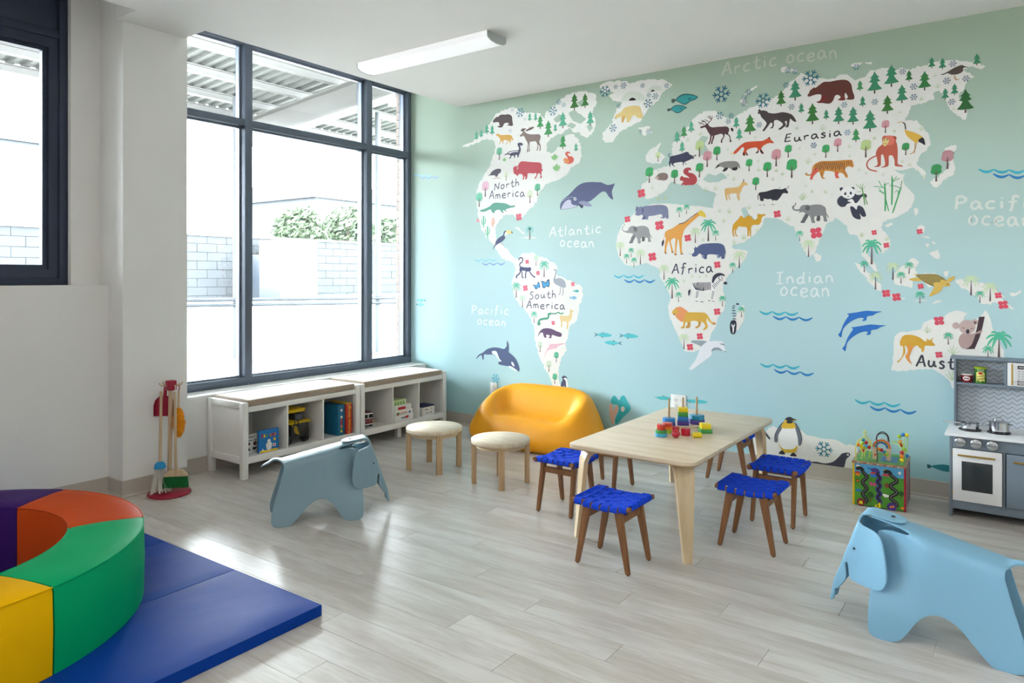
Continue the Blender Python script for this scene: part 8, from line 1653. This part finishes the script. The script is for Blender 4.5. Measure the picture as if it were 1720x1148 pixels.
ceiling_light(-3.275, 3.585, 'white wraparound strip light on the ceiling by the window', False)
ceiling_light(-1.6, .2, 'added unseen fill light on the ceiling above the viewer', True)  # from here on, lamps added out of view to fill the room
ceiling_light(1.2, 2.2, 'added unseen fill light on the ceiling right of the frame', True)
ceiling_light(1.2, -1.6, 'added unseen fill light on the ceiling behind the viewer', True)
ceiling_light(-1.6, -2.4, 'added unseen fill light on the ceiling at the rear', True)

# ---------------- outlets ----------------
M_OUT = mat('outlet_plastic', 'e9e9e6', .35)
def outlet(x, z, gang, lab):
    t = thing('wall_outlet', lab, 'outlet', (x, YM, z)); w = .035 if gang == 1 else .059
    bm = bmesh.new(); add_box(bm, -w, w, -.006, -.0015, -.058, .058, .002); obj('cover_plate', bm, M_OUT, t, 40)
    for g in range(gang):
        cx_ = 0 if gang == 1 else (-.023 + .046 * g)
        for s in (-1, 1):
            bm = bmesh.new(); add_prism(bm, [(cx_ + .016 * math.cos(a), s * .020 + .0145 * math.sin(a)) for a in [2 * PI * k / 16 for k in range(16)]], -.0078, -.0058, 'y', .0004); r_ = obj('socket', bm, M_OUT, t, 40)
            bm = bmesh.new(); add_box(bm, cx_ - .0075, cx_ - .0055, -.0082, -.0077, s * .020 - .001, s * .020 + .007); add_box(bm, cx_ + .0055, cx_ + .0075, -.0082, -.0077, s * .020 - .001, s * .020 + .007); add_box(bm, cx_ - .002, cx_ + .002, -.0082, -.0077, s * .020 - .010, s * .020 - .006); obj('slot', bm, M_INK, r_)
outlet(-3.735, .345, 1, 'white wall outlet beside the orange sofa'); outlet(-2.055, .400, 2, 'white double wall outlet behind the stacking toy')

# ---------------- toys on the play table ----------------
TZ = .4705
def paint(n, h): return mat('paint_' + n, h, .3, var=.01, coat=.2)
PB = {'blue': paint('blue', '1f7fd0'), 'purple': paint('purple', '4a3d98'), 'green': paint('green', '3f9a48'), 'yellow': paint('yellow', 'f0d818'), 'teal': paint('teal', '1c93bd'), 'red': paint('red', 'd23a2c'), 'crimson': paint('crimson', 'c01030'), 'lime': paint('lime', 'a2c83a'), 'orange': paint('orange', 'f08a1c'), 'sky': paint('sky', '3aa6d8')}
ang = math.radians(53); bd = Vector((math.cos(ang), math.sin(ang), 0)); bc = Vector((-1.572, 3.832, TZ))
sb = thing('stacking_toy', 'wooden base board with three pegs on the play table', 'toy', tuple(bc), ang)
bm = bmesh.new(); add_box(bm, -.145, .145, -.042, .042, 0, .012, .003); obj('base', bm, M_PLY, sb, 40)
for k in (-1, 0, 1):
    bm = bmesh.new(); add_tube(bm, [(k * .088, 0, .012), (k * .088, 0, .160), (k * .088, 0, .164)], [.0055, .0055, .003], 12); obj('peg', bm, mat('peg_wood', 'b08a62', .45), sb, 50)
def ngon_block(x, y_, z, r, h, n, m_, rot, lab, cat='block', grp='stacking toy blocks'):
    pts = [(r * math.cos(rot + 2 * PI * k / n), r * math.sin(rot + 2 * PI * k / n)) for k in range(n)]
    bm = bmesh.new(); add_prism(bm, pts, 0, h, 'z', .0015)
    o = obj('stacking_block', bm, m_, None, 40 if n > 8 else 30, (x, y_, z)); return tag(o, lab, cat, grp)
def peg(k): return bc + bd * (k * .088)
p = peg(-1); ngon_block(p.x, p.y, TZ + .0125, .036, .022, 8, PB['purple'], .2, 'purple octagonal block at the bottom of the left peg'); ngon_block(p.x, p.y, TZ + .035, .035, .020, 24, PB['blue'], .2, 'blue round block on the left peg')
p = peg(0)
for i, (c_, r, lab) in enumerate((('purple', .045, 'purple square block at the bottom of the middle peg'), ('blue', .041, 'blue square block second on the middle peg'), ('green', .038, 'green square block third on the middle peg'), ('yellow', .036, 'yellow square block on top of the middle peg'))):
    ngon_block(p.x, p.y, TZ + .0125 + i * .0245, r, .024, 4, PB[c_], math.radians(70), lab)
p = peg(1); ngon_block(p.x, p.y, TZ + .0125, .044, .024, 6, PB['purple'], .3, 'purple hexagonal block at the bottom of the right peg'); ngon_block(p.x, p.y, TZ + .037, .042, .026, 6, PB['teal'], .3, 'teal hexagonal block on the right peg')
x, y_ = -1.572, 3.536
for i, (c_, r, h, n, lab) in enumerate((('sky', .032, .018, 24, 'sky blue round block under the green one, front left of the toy'), ('green', .030, .017, 24, 'green round block in the loose stack front left'), ('red', .023, .028, 8, 'red octagonal block on top of the loose stack front left'))):
    ngon_block(x, y_, TZ + [0, .0182, .0354][i], r, h, n, PB[c_], .1, lab)
x, y_ = -1.575, 3.625
for i, (c_, r, h, n, lab) in enumerate((('lime', .024, .020, 6, 'lime block at the bottom of the second loose stack'), ('orange', .024, .018, 6, 'orange yellow block in the second loose stack'), ('red', .027, .018, 24, 'orange red round block on top of the second loose stack'))):
    ngon_block(x, y_, TZ + [0, .0202, .0384][i], r, h, n, PB[c_], .4, lab)
bm = bmesh.new(); add_ball(bm, (0, 0, 0), .0225, 14); tag(obj('wooden_ball', bm, PB['crimson'], None, 180, (-1.494, 3.545, TZ + .0225)), 'shiny crimson wooden ball at the front of the table toys', 'ball')
ngon_block(-1.476, 3.635, TZ, .025, .036, 8, PB['crimson'], .2, 'dark crimson block right of the shiny ball')
ngon_block(-1.548, 3.672, TZ, .020, .030, 8, PB['crimson'], .2, 'dark crimson block behind the shiny ball')
ngon_block(-1.416, 3.760, TZ, .044, .022, 4, PB['green'], math.radians(80), 'green square block under the bright yellow one'); ngon_block(-1.416, 3.760, TZ + .0222, .036, .028, 4, PB['yellow'], math.radians(80), 'bright yellow square block on the green block')
bm = bmesh.new(); add_tube(bm, [(-.018, -.012, 0), (.018, .012, 0)], .0135, 18); tag(obj('yellow_cylinder', bm, PB['yellow'], None, 40, (-1.405, 3.615, TZ + .0136)), 'small yellow cylinder lying nearest the table edge', 'block')

# ---------------- activity cube ----------------
cb = thing('activity_cube', 'colourful wooden activity cube with bead wires by the map wall', 'toy', (-.694, 4.665, 0), math.radians(3))
hx, hy, hz = .136, .148, .245
M_GRN = mat('painted_green', '4f9a2e', .4, var=.12, scale=14); M_SKY = mat('painted_sky', '5aaede', .4, var=.05); M_TPY = mat('painted_yellow', 'e8c818', .4); M_TPR = mat('painted_red', 'a81434', .4); M_TOPW = mat('cube_top_rim', '8a6a58', .5, col2='b49a80', scale=40)
box('core', (-hx + .008, hx - .008, -hy + .008, hy - .008, .004, hz - .004), M_GRN, cb)
box('front_panel', (-hx + .010, hx - .010, -hy + .001, -hy + .008, .004, .185), M_GRN, cb)
box('sky_panel', (-hx + .010, hx - .010, -hy + .001, -hy + .008, .185, hz - .004), M_SKY, cb)
box('corner_post', (-hx, -hx + .011, -hy, -hy + .011, 0, hz - .004), M_TPY, cb, .001); box('corner_post', (hx - .011, hx, -hy, -hy + .011, 0, hz - .004), M_TPR, cb, .001)
box('corner_post', (-hx, -hx + .011, hy - .011, hy, 0, hz - .004), M_TPY, cb, .001); box('corner_post', (hx - .011, hx, hy - .011, hy, 0, hz - .004), M_TPR, cb, .001)
box('side_panel', (hx - .009, hx - .002, -hy + .012, hy - .012, .004, hz - .006), mat('printed_side', 'b9a6a0', .45, col2='5a4a50', scale=40), cb)
box('top_rim', (-hx - .003, hx + .003, -hy - .003, hy + .003, hz - .004, hz + .008), M_TOPW, cb, .002)
box('top_panel', (-hx + .010, hx - .010, -hy + .010, hy - .010, hz + .008, hz + .010), mat('painted_meadow', '3f8a3a', .4, col2='78b04a', scale=26), cb)
box('pond', (.0, .085, -.09, .05, hz + .0095, hz + .0108), mat('painted_pond', '1f6fb0', .3, var=.2, scale=30), cb)
def fr(name, polys, m_, d=.0008, y0=None):
    bm = bmesh.new(); yb = (-hy + .001) if y0 is None else y0
    for P_ in polys: add_prism(bm, P_, yb - d, yb, 'y')
    return obj(name, bm, m_, cb)
def wavy(cx_, amp, z0, z1, per): return [(cx_ + amp * math.sin((z - z0) / per * 2 * PI), z) for z in [z0 + (z1 - z0) * k / 40 for k in range(41)]]
def track(name, cx_, amp, z0, z1, per, w, m_, d, hook=0):
    q = wavy(cx_, amp, z0, z1, per)
    if hook: e_ = q[-1]; q = q + [(e_[0] - .015 + .015 * math.cos(a), e_[1] + .002 + .013 * math.sin(a)) for a in (.5, 1.0, 1.5, 2.0, 2.5, 3.0)]
    F_ = Flat(); F_.stroke(q, w, 1, m_); bm = bmesh.new(); vs = [bm.verts.new((v[0], -hy + .001 - d, v[2])) for v in F_.v]
    for f in F_.f: bm.faces.new([vs[i] for i in f])
    r = bmesh.ops.extrude_face_region(bm, geom=bm.faces[:])
    for v_ in [g for g in r['geom'] if isinstance(g, bmesh.types.BMVert)]: v_.co.y += d
    obj(name, bm, m_, cb, 30)
M_TRK = mat('black_track', '151515', .3); M_TRG = mat('grey_track_line', '8a8a8a', .4); M_TRP = mat('purple_track', '4a3f90', .4)
for cx_, am in ((-.072, .011), (.075, .016)):
    track('wavy_track', cx_, am, .020, .200, .066, .019, M_TRK, .003, 1); track('track_groove', cx_, am, .022, .200, .066, .003, M_TRG, .0034)
track('wavy_track', 0, .007, .028, .200, .044, .022, M_TRP, .002, 1); track('track_groove', 0, .007, .028, .205, .044, .008, M_TRK, .003)
fr('sliding_piece', [[(-.022, .010), (.010, .004), (.008, .036)]], PB['yellow'], .009); fr('sliding_piece', [disc(.066, .020, .024, 20)], mat('painted_violet', '4a2f80', .35), .009); fr('sliding_piece', [disc(-.092, .022, .020, 20)], mat('painted_maroon', '8a1a28', .35), .009)
fr('sliding_piece_mark', [disc(.062, .020, .006), disc(.074, .024, .006)], PB['orange'], .0098); fr('sliding_piece_mark', [[(-.102, .012), (-.08, .012), (-.084, .03), (-.098, .03)]], PB['yellow'], .0098); fr('sliding_piece_mark', [disc(-.004, .016, .0045), disc(-.0065, .024, .003)], M_INK, .0098)
fr('painted_house', [[(-.042, .190), (-.012, .190), (-.012, .172), (-.042, .172)]], PB['blue'], .0009); fr('painted_roof', [[(-.048, .190), (-.006, .190), (-.026, .208)], [(.02, .200), (.055, .200), (.062, .187), (.018, .187)], [(-.122, .194), (-.096, .194), (-.096, .184), (-.122, .184)]], PB['red'], .0012)
fr('painted_house', [[(-.12, .184), (-.098, .184), (-.098, .168), (-.12, .168)]], PB['orange'], .0009); fr('painted_sun', [disc(.033, .214, .010)], PB['yellow']); fr('painted_cloud', [disc(-.108, .224, .009), disc(-.098, .221, .007), disc(.104, .214, .008)], M_WINK)
fr('painted_flower', [disc(-.108, .140, .010), disc(.042, .135, .014)], mat('painted_brown', '8a4a20', .4)); fr('painted_flower', [disc(-.108, .140, .0045), disc(.118, .020, .008)], PB['orange'], .0013)
fr('painted_butterfly', [[(-.050, .135), (-.040, .120), (-.030, .128), (-.022, .118), (-.012, .134), (-.022, .142), (-.03, .134), (-.042, .146)]], paint('pink', 'd04888')); fr('painted_tree', [disc(-.042, .068, .018, 12), disc(.112, .100, .014, 12)], mat('painted_dark_green', '2a5f20', .4)); fr('painted_trunk', [[(-.045, .03), (-.038, .03), (-.040, .056), (-.043, .056)], [(.110, .07), (.114, .07), (.113, .09), (.111, .09)]], mat('painted_brown', '8a4a20', .4))
fr('painted_cow', [[(.022, .086), (.05, .082), (.052, .07), (.03, .068), (.02, .078)]], M_WINK); fr('painted_bird', [[(-.12, .09), (-.09, .094), (-.095, .078), (-.118, .08)]], PB['blue']); fr('painted_bird', [[(-.062, .228), (-.048, .222), (-.034, .226), (-.040, .212), (-.056, .216)]], PB['blue'])
for k in range(16):
    fr('rim_dash', [[(-hx + .008 + k * .017, hz - .001), (-hx + .017 + k * .017, hz - .001), (-hx + .016 + k * .017, hz + .004), (-hx + .009 + k * .017, hz + .004)]], (PB['red'], M_WINK, PB['orange'])[k % 3], .0006, -hy - .003)
# wires and beads
TP_ = hz + .010
M_WY = mat('yellow_wire', 'e0dc50', .3); M_WG = mat('lime_wire', 'b4dc5a', .3); M_WD = mat('dark_wire', '3a2028', .3)
def wire(pts, m_):
    bm = bmesh.new(); q = []
    P_ = [Vector(p) for p in pts]; n = len(P_)
    for i in range(n - 1):
        p0, p1, p2, p3 = P_[max(i - 1, 0)], P_[i], P_[i + 1], P_[min(i + 2, n - 1)]
        for j in range(6):
            t = j / 6; q.append(.5 * (2 * p1 + (p2 - p0) * t + (2 * p0 - 5 * p1 + 4 * p2 - p3) * t * t + (3 * p1 - p0 - 3 * p2 + p3) * t ** 3))
    q.append(P_[-1]); add_tube(bm, q, .0026, 8); obj('bead_wire', bm, m_, cb, 60)
def bead(x, y_, z, c_, r=.0115):
    bm = bmesh.new(); add_ball(bm, (x, y_, z), r, 10); obj('bead', bm, PB[c_] if c_ in PB else c_, cb, 180)
wire([(-.120, -.12, TP_), (-.122, -.12, TP_ + .075), (-.100, -.10, TP_ + .118), (-.06, -.08, TP_ + .12), (-.045, -.07, TP_ + .08), (-.075, -.06, TP_ + .05), (-.098, -.06, TP_ + .08), (-.085, -.06, TP_ + .125), (-.085, -.06, TP_ + .155), (-.077, -.05, TP_ + .155), (-.074, -.04, TP_ + .12), (-.058, -.03, TP_ + .10), (-.062, -.02, TP_ + .06), (-.085, -.02, TP_ + .03), (-.088, -.02, TP_)], M_WY)
wire([(-.095, -.10, TP_), (-.090, -.10, TP_ + .04), (-.110, -.08, TP_ + .09), (-.085, -.06, TP_ + .11), (-.055, -.05, TP_ + .085), (-.058, -.04, TP_ + .02), (-.06, -.04, TP_)], M_WY)
for a in ((-.112, -.10, .070, 'orange'), (-.096, -.09, .054, 'yellow'), (-.100, -.08, .062, 'yellow'), (-.082, -.08, .052, 'lime'), (-.074, -.07, .060, 'sky'), (-.058, -.07, .056, 'crimson'), (-.074, -.06, .078, 'crimson'), (-.093, -.06, .074, 'lime'), (-.090, -.06, .094, 'teal'), (-.090, -.08, .036, 'red')): bead(a[0], a[1], TP_ + a[2] + .012, a[3], .0105)
wire([(-.010, -.125, TP_), (-.011, -.125, TP_ + .10), (-.02, -.02, TP_ + .128), (.0, .03, TP_ + .138), (.025, .05, TP_ + .12), (.035, .0, TP_ + .08), (.038, -.02, TP_)], M_WD)
wire([(-.035, .06, TP_), (-.035, .06, TP_ + .09), (-.025, .06, TP_ + .125), (.0, .06, TP_ + .14), (.025, .06, TP_ + .125), (.034, .06, TP_ + .09), (.034, .06, TP_)], M_WD)
wire([(.112, -.10, TP_), (.112, -.10, TP_ + .075), (.095, -.09, TP_ + .105), (.06, -.07, TP_ + .110), (.075, -.05, TP_ + .115), (.108, -.05, TP_ + .11), (.120, -.05, TP_ + .06), (.124, -.04, TP_ + .03), (.118, -.02, TP_ + .06), (.118, .0, TP_ + .13)], M_WG)
wire([(.100, .02, TP_), (.100, .02, TP_ + .10), (.088, .02, TP_ + .130), (.100, .03, TP_ + .142), (.125, .03, TP_ + .142), (.131, .03, TP_ + .12), (.128, .02, TP_ + .05), (.124, .02, TP_)], M_WG)
for a in ((.112, -.10, .010, 'yellow'), (.112, -.10, .032, 'orange'), (.112, -.10, .054, 'crimson'), (.128, .02, .012, 'blue'), (.118, -.02, .055, 'lime'), (.104, .0, .075, 'crimson'), (.096, .0, .092, 'orange'), (.090, .02, .120, 'lime'), (.108, .03, .130, 'blue'), (.127, .03, .130, 'yellow')): bead(a[0], a[1], TP_ + a[2] + .012, a[3], .0115)
# rainbow arch
def arch(name, r0, r1, y0, y1, m_, legz=.070):
    pts = [(r1, 0), (r1, legz)] + [(r1 * math.cos(PI * k / 16), legz + r1 * math.sin(PI * k / 16)) for k in range(1, 16)] + [(-r1, legz), (-r1, 0), (-r0, 0), (-r0, legz)] + [(-r0 * math.cos(PI * k / 16), legz + r0 * math.sin(PI * k / 16)) for k in range(1, 16)] + [(r0, legz), (r0, 0)]
    bm = bmesh.new(); add_prism(bm, [(x + .005, z + TP_) for x, z in pts], y0, y1, 'y'); return obj(name, bm, m_, cb, 40)
arch('arch', .024, .047, -.055, -.025, mat('natural_wood', 'd8c0a4', .5))
def band(r0, r1, c_):
    pts = [(r1 * math.cos(PI * k / 20), r1 * math.sin(PI * k / 20)) for k in range(21)] + [(-r0 * math.cos(PI * k / 20), r0 * math.sin(PI * k / 20)) for k in range(21)]
    bm = bmesh.new(); add_prism(bm, [(x + .005, z + TP_ + .070) for x, z in pts], -.0562, -.055, 'y'); obj('rainbow_band', bm, PB[c_], cb, 40)
for r0, r1, c_ in ((.042, .0465, 'red'), (.038, .0416, 'orange'), (.034, .0376, 'green'), (.030, .0336, 'blue'), (.025, .0296, 'purple')): band(r0, r1, c_)
for a in ((-.004, -.06, .058, 'crimson'), (-.018, -.06, .060, 'orange'), (.012, -.05, .044, 'teal'), (.022, -.06, .040, 'lime'), (.010, .0, .022, 'orange')): bead(a[0] + .01, a[1], TP_ + a[2], a[3], .0105)
for x, c_ in ((-.028, 'red'), (.038, 'yellow')): 
    bm = bmesh.new(); add_prism(bm, [(a, b) for a, b in disc(x, TP_ + .026, .0055)], -.0558, -.055, 'y'); obj('painted_flower', bm, PB[c_], cb)

# ---------------- play kitchen ----------------
M_KG = mat('slate_grey_paint', '717e8c', .45, var=.02); M_KW = mat('white_paint_gloss', 'e4e5e8', .35, var=.01); M_GOLD = mat('brass', 'b89548', .28, metal=1.0, var=.03); M_KDK = mat('oven_window', '2c3236', .12, var=.1)
def chevron():
    m = bpy.data.materials.new('chevron_print'); m.use_nodes = True; nt = m.node_tree; L = nt.links; b = nt.nodes['Principled BSDF']
    tc = nt.nodes.new('ShaderNodeTexCoord'); sp = nt.nodes.new('ShaderNodeSeparateXYZ'); L.new(tc.outputs['Object'], sp.inputs[0])
    def M(op, a, b_=None, c_=None):
        n = nt.nodes.new('ShaderNodeMath'); n.operation = op
        for i, v in enumerate((a, b_, c_)):
            if v is None: continue
            if isinstance(v, (int, float)): n.inputs[i].default_value = v
            else: L.new(v, n.inputs[i])
        return n.outputs[0]
    px = M('PINGPONG', sp.outputs['X'], .0215); v = M('SUBTRACT', sp.outputs['Z'], M('MULTIPLY', px, .80))
    f = M('PINGPONG', v, .0128); line = M('LESS_THAN', f, .0013)
    mx = nt.nodes.new('ShaderNodeMix'); mx.data_type = 'RGBA'; mx.inputs[6].default_value = hexc('c2ccd8'); mx.inputs[7].default_value = hexc('2c3a4a')
    L.new(line, mx.inputs[0]); L.new(mx.outputs[2], b.inputs['Base Color']); b.inputs['Roughness'].default_value = .4; return m
KX0, KX1, KF, KB = -.350, .50, 4.60, 4.925
kt = thing('play_kitchen', 'slate grey toy kitchen with white counter and brass handles', 'toy kitchen', (KX0, KF, 0))
def kb(name, x0, x1, y0, y1, z0, z1, m_, bev=.0015, parent=None): return box(name, (x0 - KX0, x1 - KX0, y0 - KF, y1 - KF, z0, z1), m_, parent or kt, bev)
kb('side_panel', KX0, KX0 + .014, KF, KB, 0, .445, M_KG); kb('side_panel', KX1 - .014, KX1, KF, KB, 0, .445, M_KG)
kb('back_panel', KX0 + .014, KX1 - .014, KB - .01, KB, .06, .445, M_KG); kb('toe_rail', KX0 + .014, KX1 - .014, KF + .004, KF + .018, .045, .090, M_KG)
kb('bottom_panel', KX0 + .014, KX1 - .014, KF + .018, KB - .01, .060, .072, M_KG)
kb('control_panel', KX0 + .014, KX1 - .014, KF, KF + .014, .380, .445, M_KG)
kb('divider', -.108, -.096, KF + .002, KB - .01, .072, .380, M_KG)
kb('worktop', KX0 - .020, KX1 + .02, KF - .030, KB, .445, .459, M_KW, .002)
dr = kb('oven_door', -.334, -.110, KF - .010, KF + .003, .094, .377, M_KW, .003)
w = kb('oven_window', -.292, -.152, KF - .0125, KF - .0095, .155, .312, M_KDK, .001, dr); 
def handle(x0, x1, z, y_, par, vertical=False):
    bm = bmesh.new()
    if vertical: add_tube(bm, [(x0 - KX0, y_ - .016 - KF, z), (x0 - KX0, y_ - .016 - KF, x1)], .0042, 12); e = [(x0, z + .02), (x0, x1 - .02)]
    else: add_tube(bm, [(x0 - KX0, y_ - .016 - KF, z), (x1 - KX0, y_ - .016 - KF, z)], .0048, 12); e = [(x0 + .02, z), (x1 - .02, z)]
    for a, b in e: add_tube(bm, [(a - KX0, y_ - .016 - KF, b), (a - KX0, y_ - KF, b)], .003, 8)
    return obj('handle', bm, M_GOLD, par, 60)
handle(-.310, -.140, .345, KF - .010, dr)
for x in (-.334,):
    for z in (.13, .34): kb('hinge', x - .004, x + .004, KF - .008, KF - .002, z, z + .018, M_GOLD, 0, dr)
cd = kb('cupboard_door', -.092, .20, KF - .010, KF + .003, .094, .377, M_KG, .003); handle(-.062, .16, .340, KF - .010, cd)
cd = kb('cupboard_door', .205, .484, KF - .010, KF + .003, .094, .377, M_KG, .003); handle(.235, .45, .340, KF - .010, cd)
for x in (-.299, -.226, -.153):
    bm = bmesh.new(); add_lathe(bm, [(.0, .018), (.018, .018), (.025, .014), (.0285, .004), (.0285, 0), (0, 0)], 32)
    for v_ in bm.verts: v_.co = Vector((v_.co.x, -v_.co.z, v_.co.y))
    o = obj('knob', bm, mat('silver_plastic', 'b9bdc2', .25, metal=.7), kt, 40, (x - KX0, 0, .413))
    bm = bmesh.new(); add_box(bm, -.022, .022, -.0200, -.0175, -.004, .004, .001); obj('grip', bm, mat('knob_grip', '8f949a', .3, metal=.7), o, 40)
HY = 4.83
kb('hutch_side', -.345, -.333, HY, KB, .459, .842, M_KG); kb('hutch_side', KX1 - .012, KX1, HY, KB, .459, .842, M_KG)
kb('top_shelf', -.362, KX1 + .012, HY - .012, KB, .842, .856, M_KG); kb('shelf', -.333, KX1 - .012, HY + .002, KB - .008, .696, .708, M_KG)
kb('shelf_divider', -.106, -.094, HY + .002, KB - .008, .708, .842, M_KG)
kb('chevron_backsplash', -.333, KX1 - .012, KB - .008, KB, .459, .842, chevron(), 0)
mw = kb('microwave', -.092, .17, HY - .006, KB - .010, .709, .838, M_KW, .002)
handle(-.070, .833, .716, HY - .006, mw, True)
kb('display', -.046, -.002, HY - .0075, HY - .0055, .805, .823, M_INK, 0, mw)
for r_ in range(4):
    for c_ in range(3): kb('button', -.044 + c_ * .016, -.034 + c_ * .016, HY - .0075, HY - .0055, .788 - r_ * .0135, .797 - r_ * .0135, mat('light_grey_plastic', 'c3c7cc', .5), 0, mw)
for z in (.731, .716): kb('button', -.046, -.004, HY - .0075, HY - .0055, z, z + .010, M_INK, 0, mw)
for z, n_ in ((.736, 5), (.721, 4), (.814, 5)):
    for k in range(n_): kb('printed_mark', -.040 + k * .007, -.0355 + k * .007, HY - .0078, HY - .0074, z - .0025, z + .0025, M_WINK, 0, mw)
for bx in (-.262, -.128):
    bm = bmesh.new(); add_lathe(bm, [(0, 0), (.054, 0), (.056, .003), (.054, .007), (.044, .009), (0, .009)], 40); o = obj('burner', bm, M_BLK, kt, 40, (bx - KX0, 4.735 - KF, .459))
    for k in range(6):
        bm = bmesh.new(); a = k * PI / 3; add_ball(bm, (.049 * math.cos(a), .049 * math.sin(a), .0085), .003, 6); obj('burner_stud', bm, M_CHR, o, 60)
bm = bmesh.new(); add_tube(bm, [(.06 - KX0, 4.72 - KF, .459), (.06 - KX0, 4.72 - KF, .49)], .012, 16); obj('tap', bm, M_GOLD, kt, 50)
# pans on the hob
fp = thing('toy_frying_pan', 'shiny steel toy pan with long handle on the left burner', 'pan', (-.262, 4.735, .4685))
bm = bmesh.new(); add_lathe(bm, [(0, 0), (.040, 0), (.044, .003), (.045, .030), (.047, .031), (.045, .032), (.043, .030), (.042, .005), (0, .004)], 40); obj('bowl', bm, M_CHR, fp, 40)
bm = bmesh.new(); add_tube(bm, [(-.040, -.012, .026), (-.075, -.022, .030), (-.125, -.036, .030)], .0042, 8); obj('handle', bm, M_CHR, fp, 60)
bm = bmesh.new(); add_tube(bm, [(.044, .008, .024), (.058, .012, .026), (.058, .0, .026), (.044, -.006, .024)], .0022, 6); obj('side_handle', bm, M_CHR, fp, 60)
ctp = thing('toy_stock_pot', 'shiny steel toy pot with lid on the right burner', 'pot', (-.128, 4.735, .4685))
bm = bmesh.new(); add_lathe(bm, [(0, 0), (.042, 0), (.047, .004), (.047, .048), (.049, .049), (.049, .051), (.045, .050), (.043, .005), (0, .004)], 40); obj('bowl', bm, M_CHR, ctp, 40)
bm = bmesh.new(); add_lathe(bm, [(.047, .0515), (.047, .0535), (.03, .058), (0, .060)], 40); obj('lid', bm, M_CHR, ctp, 40)
bm = bmesh.new(); add_tube(bm, [(-.018, -.01, .058), (-.012, -.01, .074), (.010, -.005, .074), (.018, -.004, .058)], .0028, 8); obj('lid_handle', bm, M_CHR, ctp, 60)
for s in (-1, 1):
    bm = bmesh.new(); add_tube(bm, [(s * .046, -.014, .040), (s * .060, -.012, .041), (s * .060, .012, .041), (s * .046, .014, .040)], .0024, 8); obj('side_handle', bm, M_CHR, ctp, 60)
# food tins on the shelf
jr = thing('toy_food_tub', 'small red tub with white lid on the kitchen shelf', 'tub', (-.285, 4.868, .7085))
bm = bmesh.new(); add_lathe(bm, [(0, 0), (.023, 0), (.026, .002), (.029, .042), (0, .042)], 28); obj('tub', bm, mat('tub_red', '8a1a2c', .35), jr, 40)
bm = bmesh.new(); add_lathe(bm, [(.031, .042), (.032, .044), (.032, .047), (.029, .048), (0, .048)], 28); obj('lid', bm, M_WINK, jr, 40)
def curved(parent, name, pts, r0, m_, rf=lambda z: 0.0):
    bm = bmesh.new(); vs = []
    for x, z in pts:
        r = r0 + rf(z); a = x / r; vs.append(bm.verts.new((r * math.sin(a), -r * math.cos(a), z)))
    bm.free(); bm = bmesh.new(); g_ = [Vector(p) for p in pts]; lo = min(p[0] for p in pts); hi = max(p[0] for p in pts); lz = min(p[1] for p in pts); hz_ = max(p[1] for p in pts)
    for i in range(1, 10):
        for j in range(1, 6):
            q = (lo + (hi - lo) * i / 10, lz + (hz_ - lz) * j / 6)
            if in_poly(q, pts): g_.append(Vector(q))
    r_ = delaunay_2d_cdt(g_, [], [list(range(len(pts)))], 1, 1e-7); vs = []
    for v in r_[0]:
        r = r0 + rf(v.y); a = v.x / r; vs.append(bm.verts.new((r * math.sin(a), -r * math.cos(a), v.y)))
    for t in r_[2]: bm.faces.new([vs[i] for i in t])
    return obj(name, bm, m_, parent)
tr_ = lambda z: .003 * (z / .042)
curved(jr, 'label_print', [(.019 * math.cos(2 * PI * k / 20), .024 + .012 * math.sin(2 * PI * k / 20)) for k in range(20)], .0266, M_WINK, tr_)
curved(jr, 'label_print', [(-.012, .020), (.012, .020), (.012, .027), (-.012, .027)], .0274, mat('tub_red', '8a1a2c'), tr_)
cn = thing('toy_cheese_tin', 'tall green and yellow cheese tin on the kitchen shelf', 'tin', (-.218, 4.868, .7085))
bm = bmesh.new(); add_lathe(bm, [(0, 0), (.027, 0), (.028, .002), (.028, .082), (0, .082)], 32); obj('tin', bm, mat('tin_green', '3f7f2c', .3), cn, 40)
bm = bmesh.new(); add_lathe(bm, [(.031, .082), (.032, .084), (.032, .090), (.029, .092), (0, .092)], 32); obj('lid', bm, mat('lid_lime', 'a8c024', .35), cn, 40)
curved(cn, 'label_print', [(-.022, .008), (.0, .008), (.022, .008), (.022, .060), (.011, .068), (0, .069), (-.011, .068), (-.022, .060)], .0283, mat('label_cream', 'e9dc7a', .5))
curved(cn, 'label_oval', [(.012 * math.cos(2 * PI * k / 16), .058 + .006 * math.sin(2 * PI * k / 16)) for k in range(16)], .0286, M_RINK)
text_obj('lettering', 'Grated', .011, M_WINK, cn, (0, -.0290, .076), (PI / 2, 0, 0)); text_obj('lettering', 'Parmesan', .0095, M_INK, cn, (0, -.0290, .041), (PI / 2, -.25, 0), shear=.3); text_obj('lettering', 'Cheese', .014, M_INK, cn, (0, -.0290, .026), (PI / 2, -.25, 0), shear=.3)
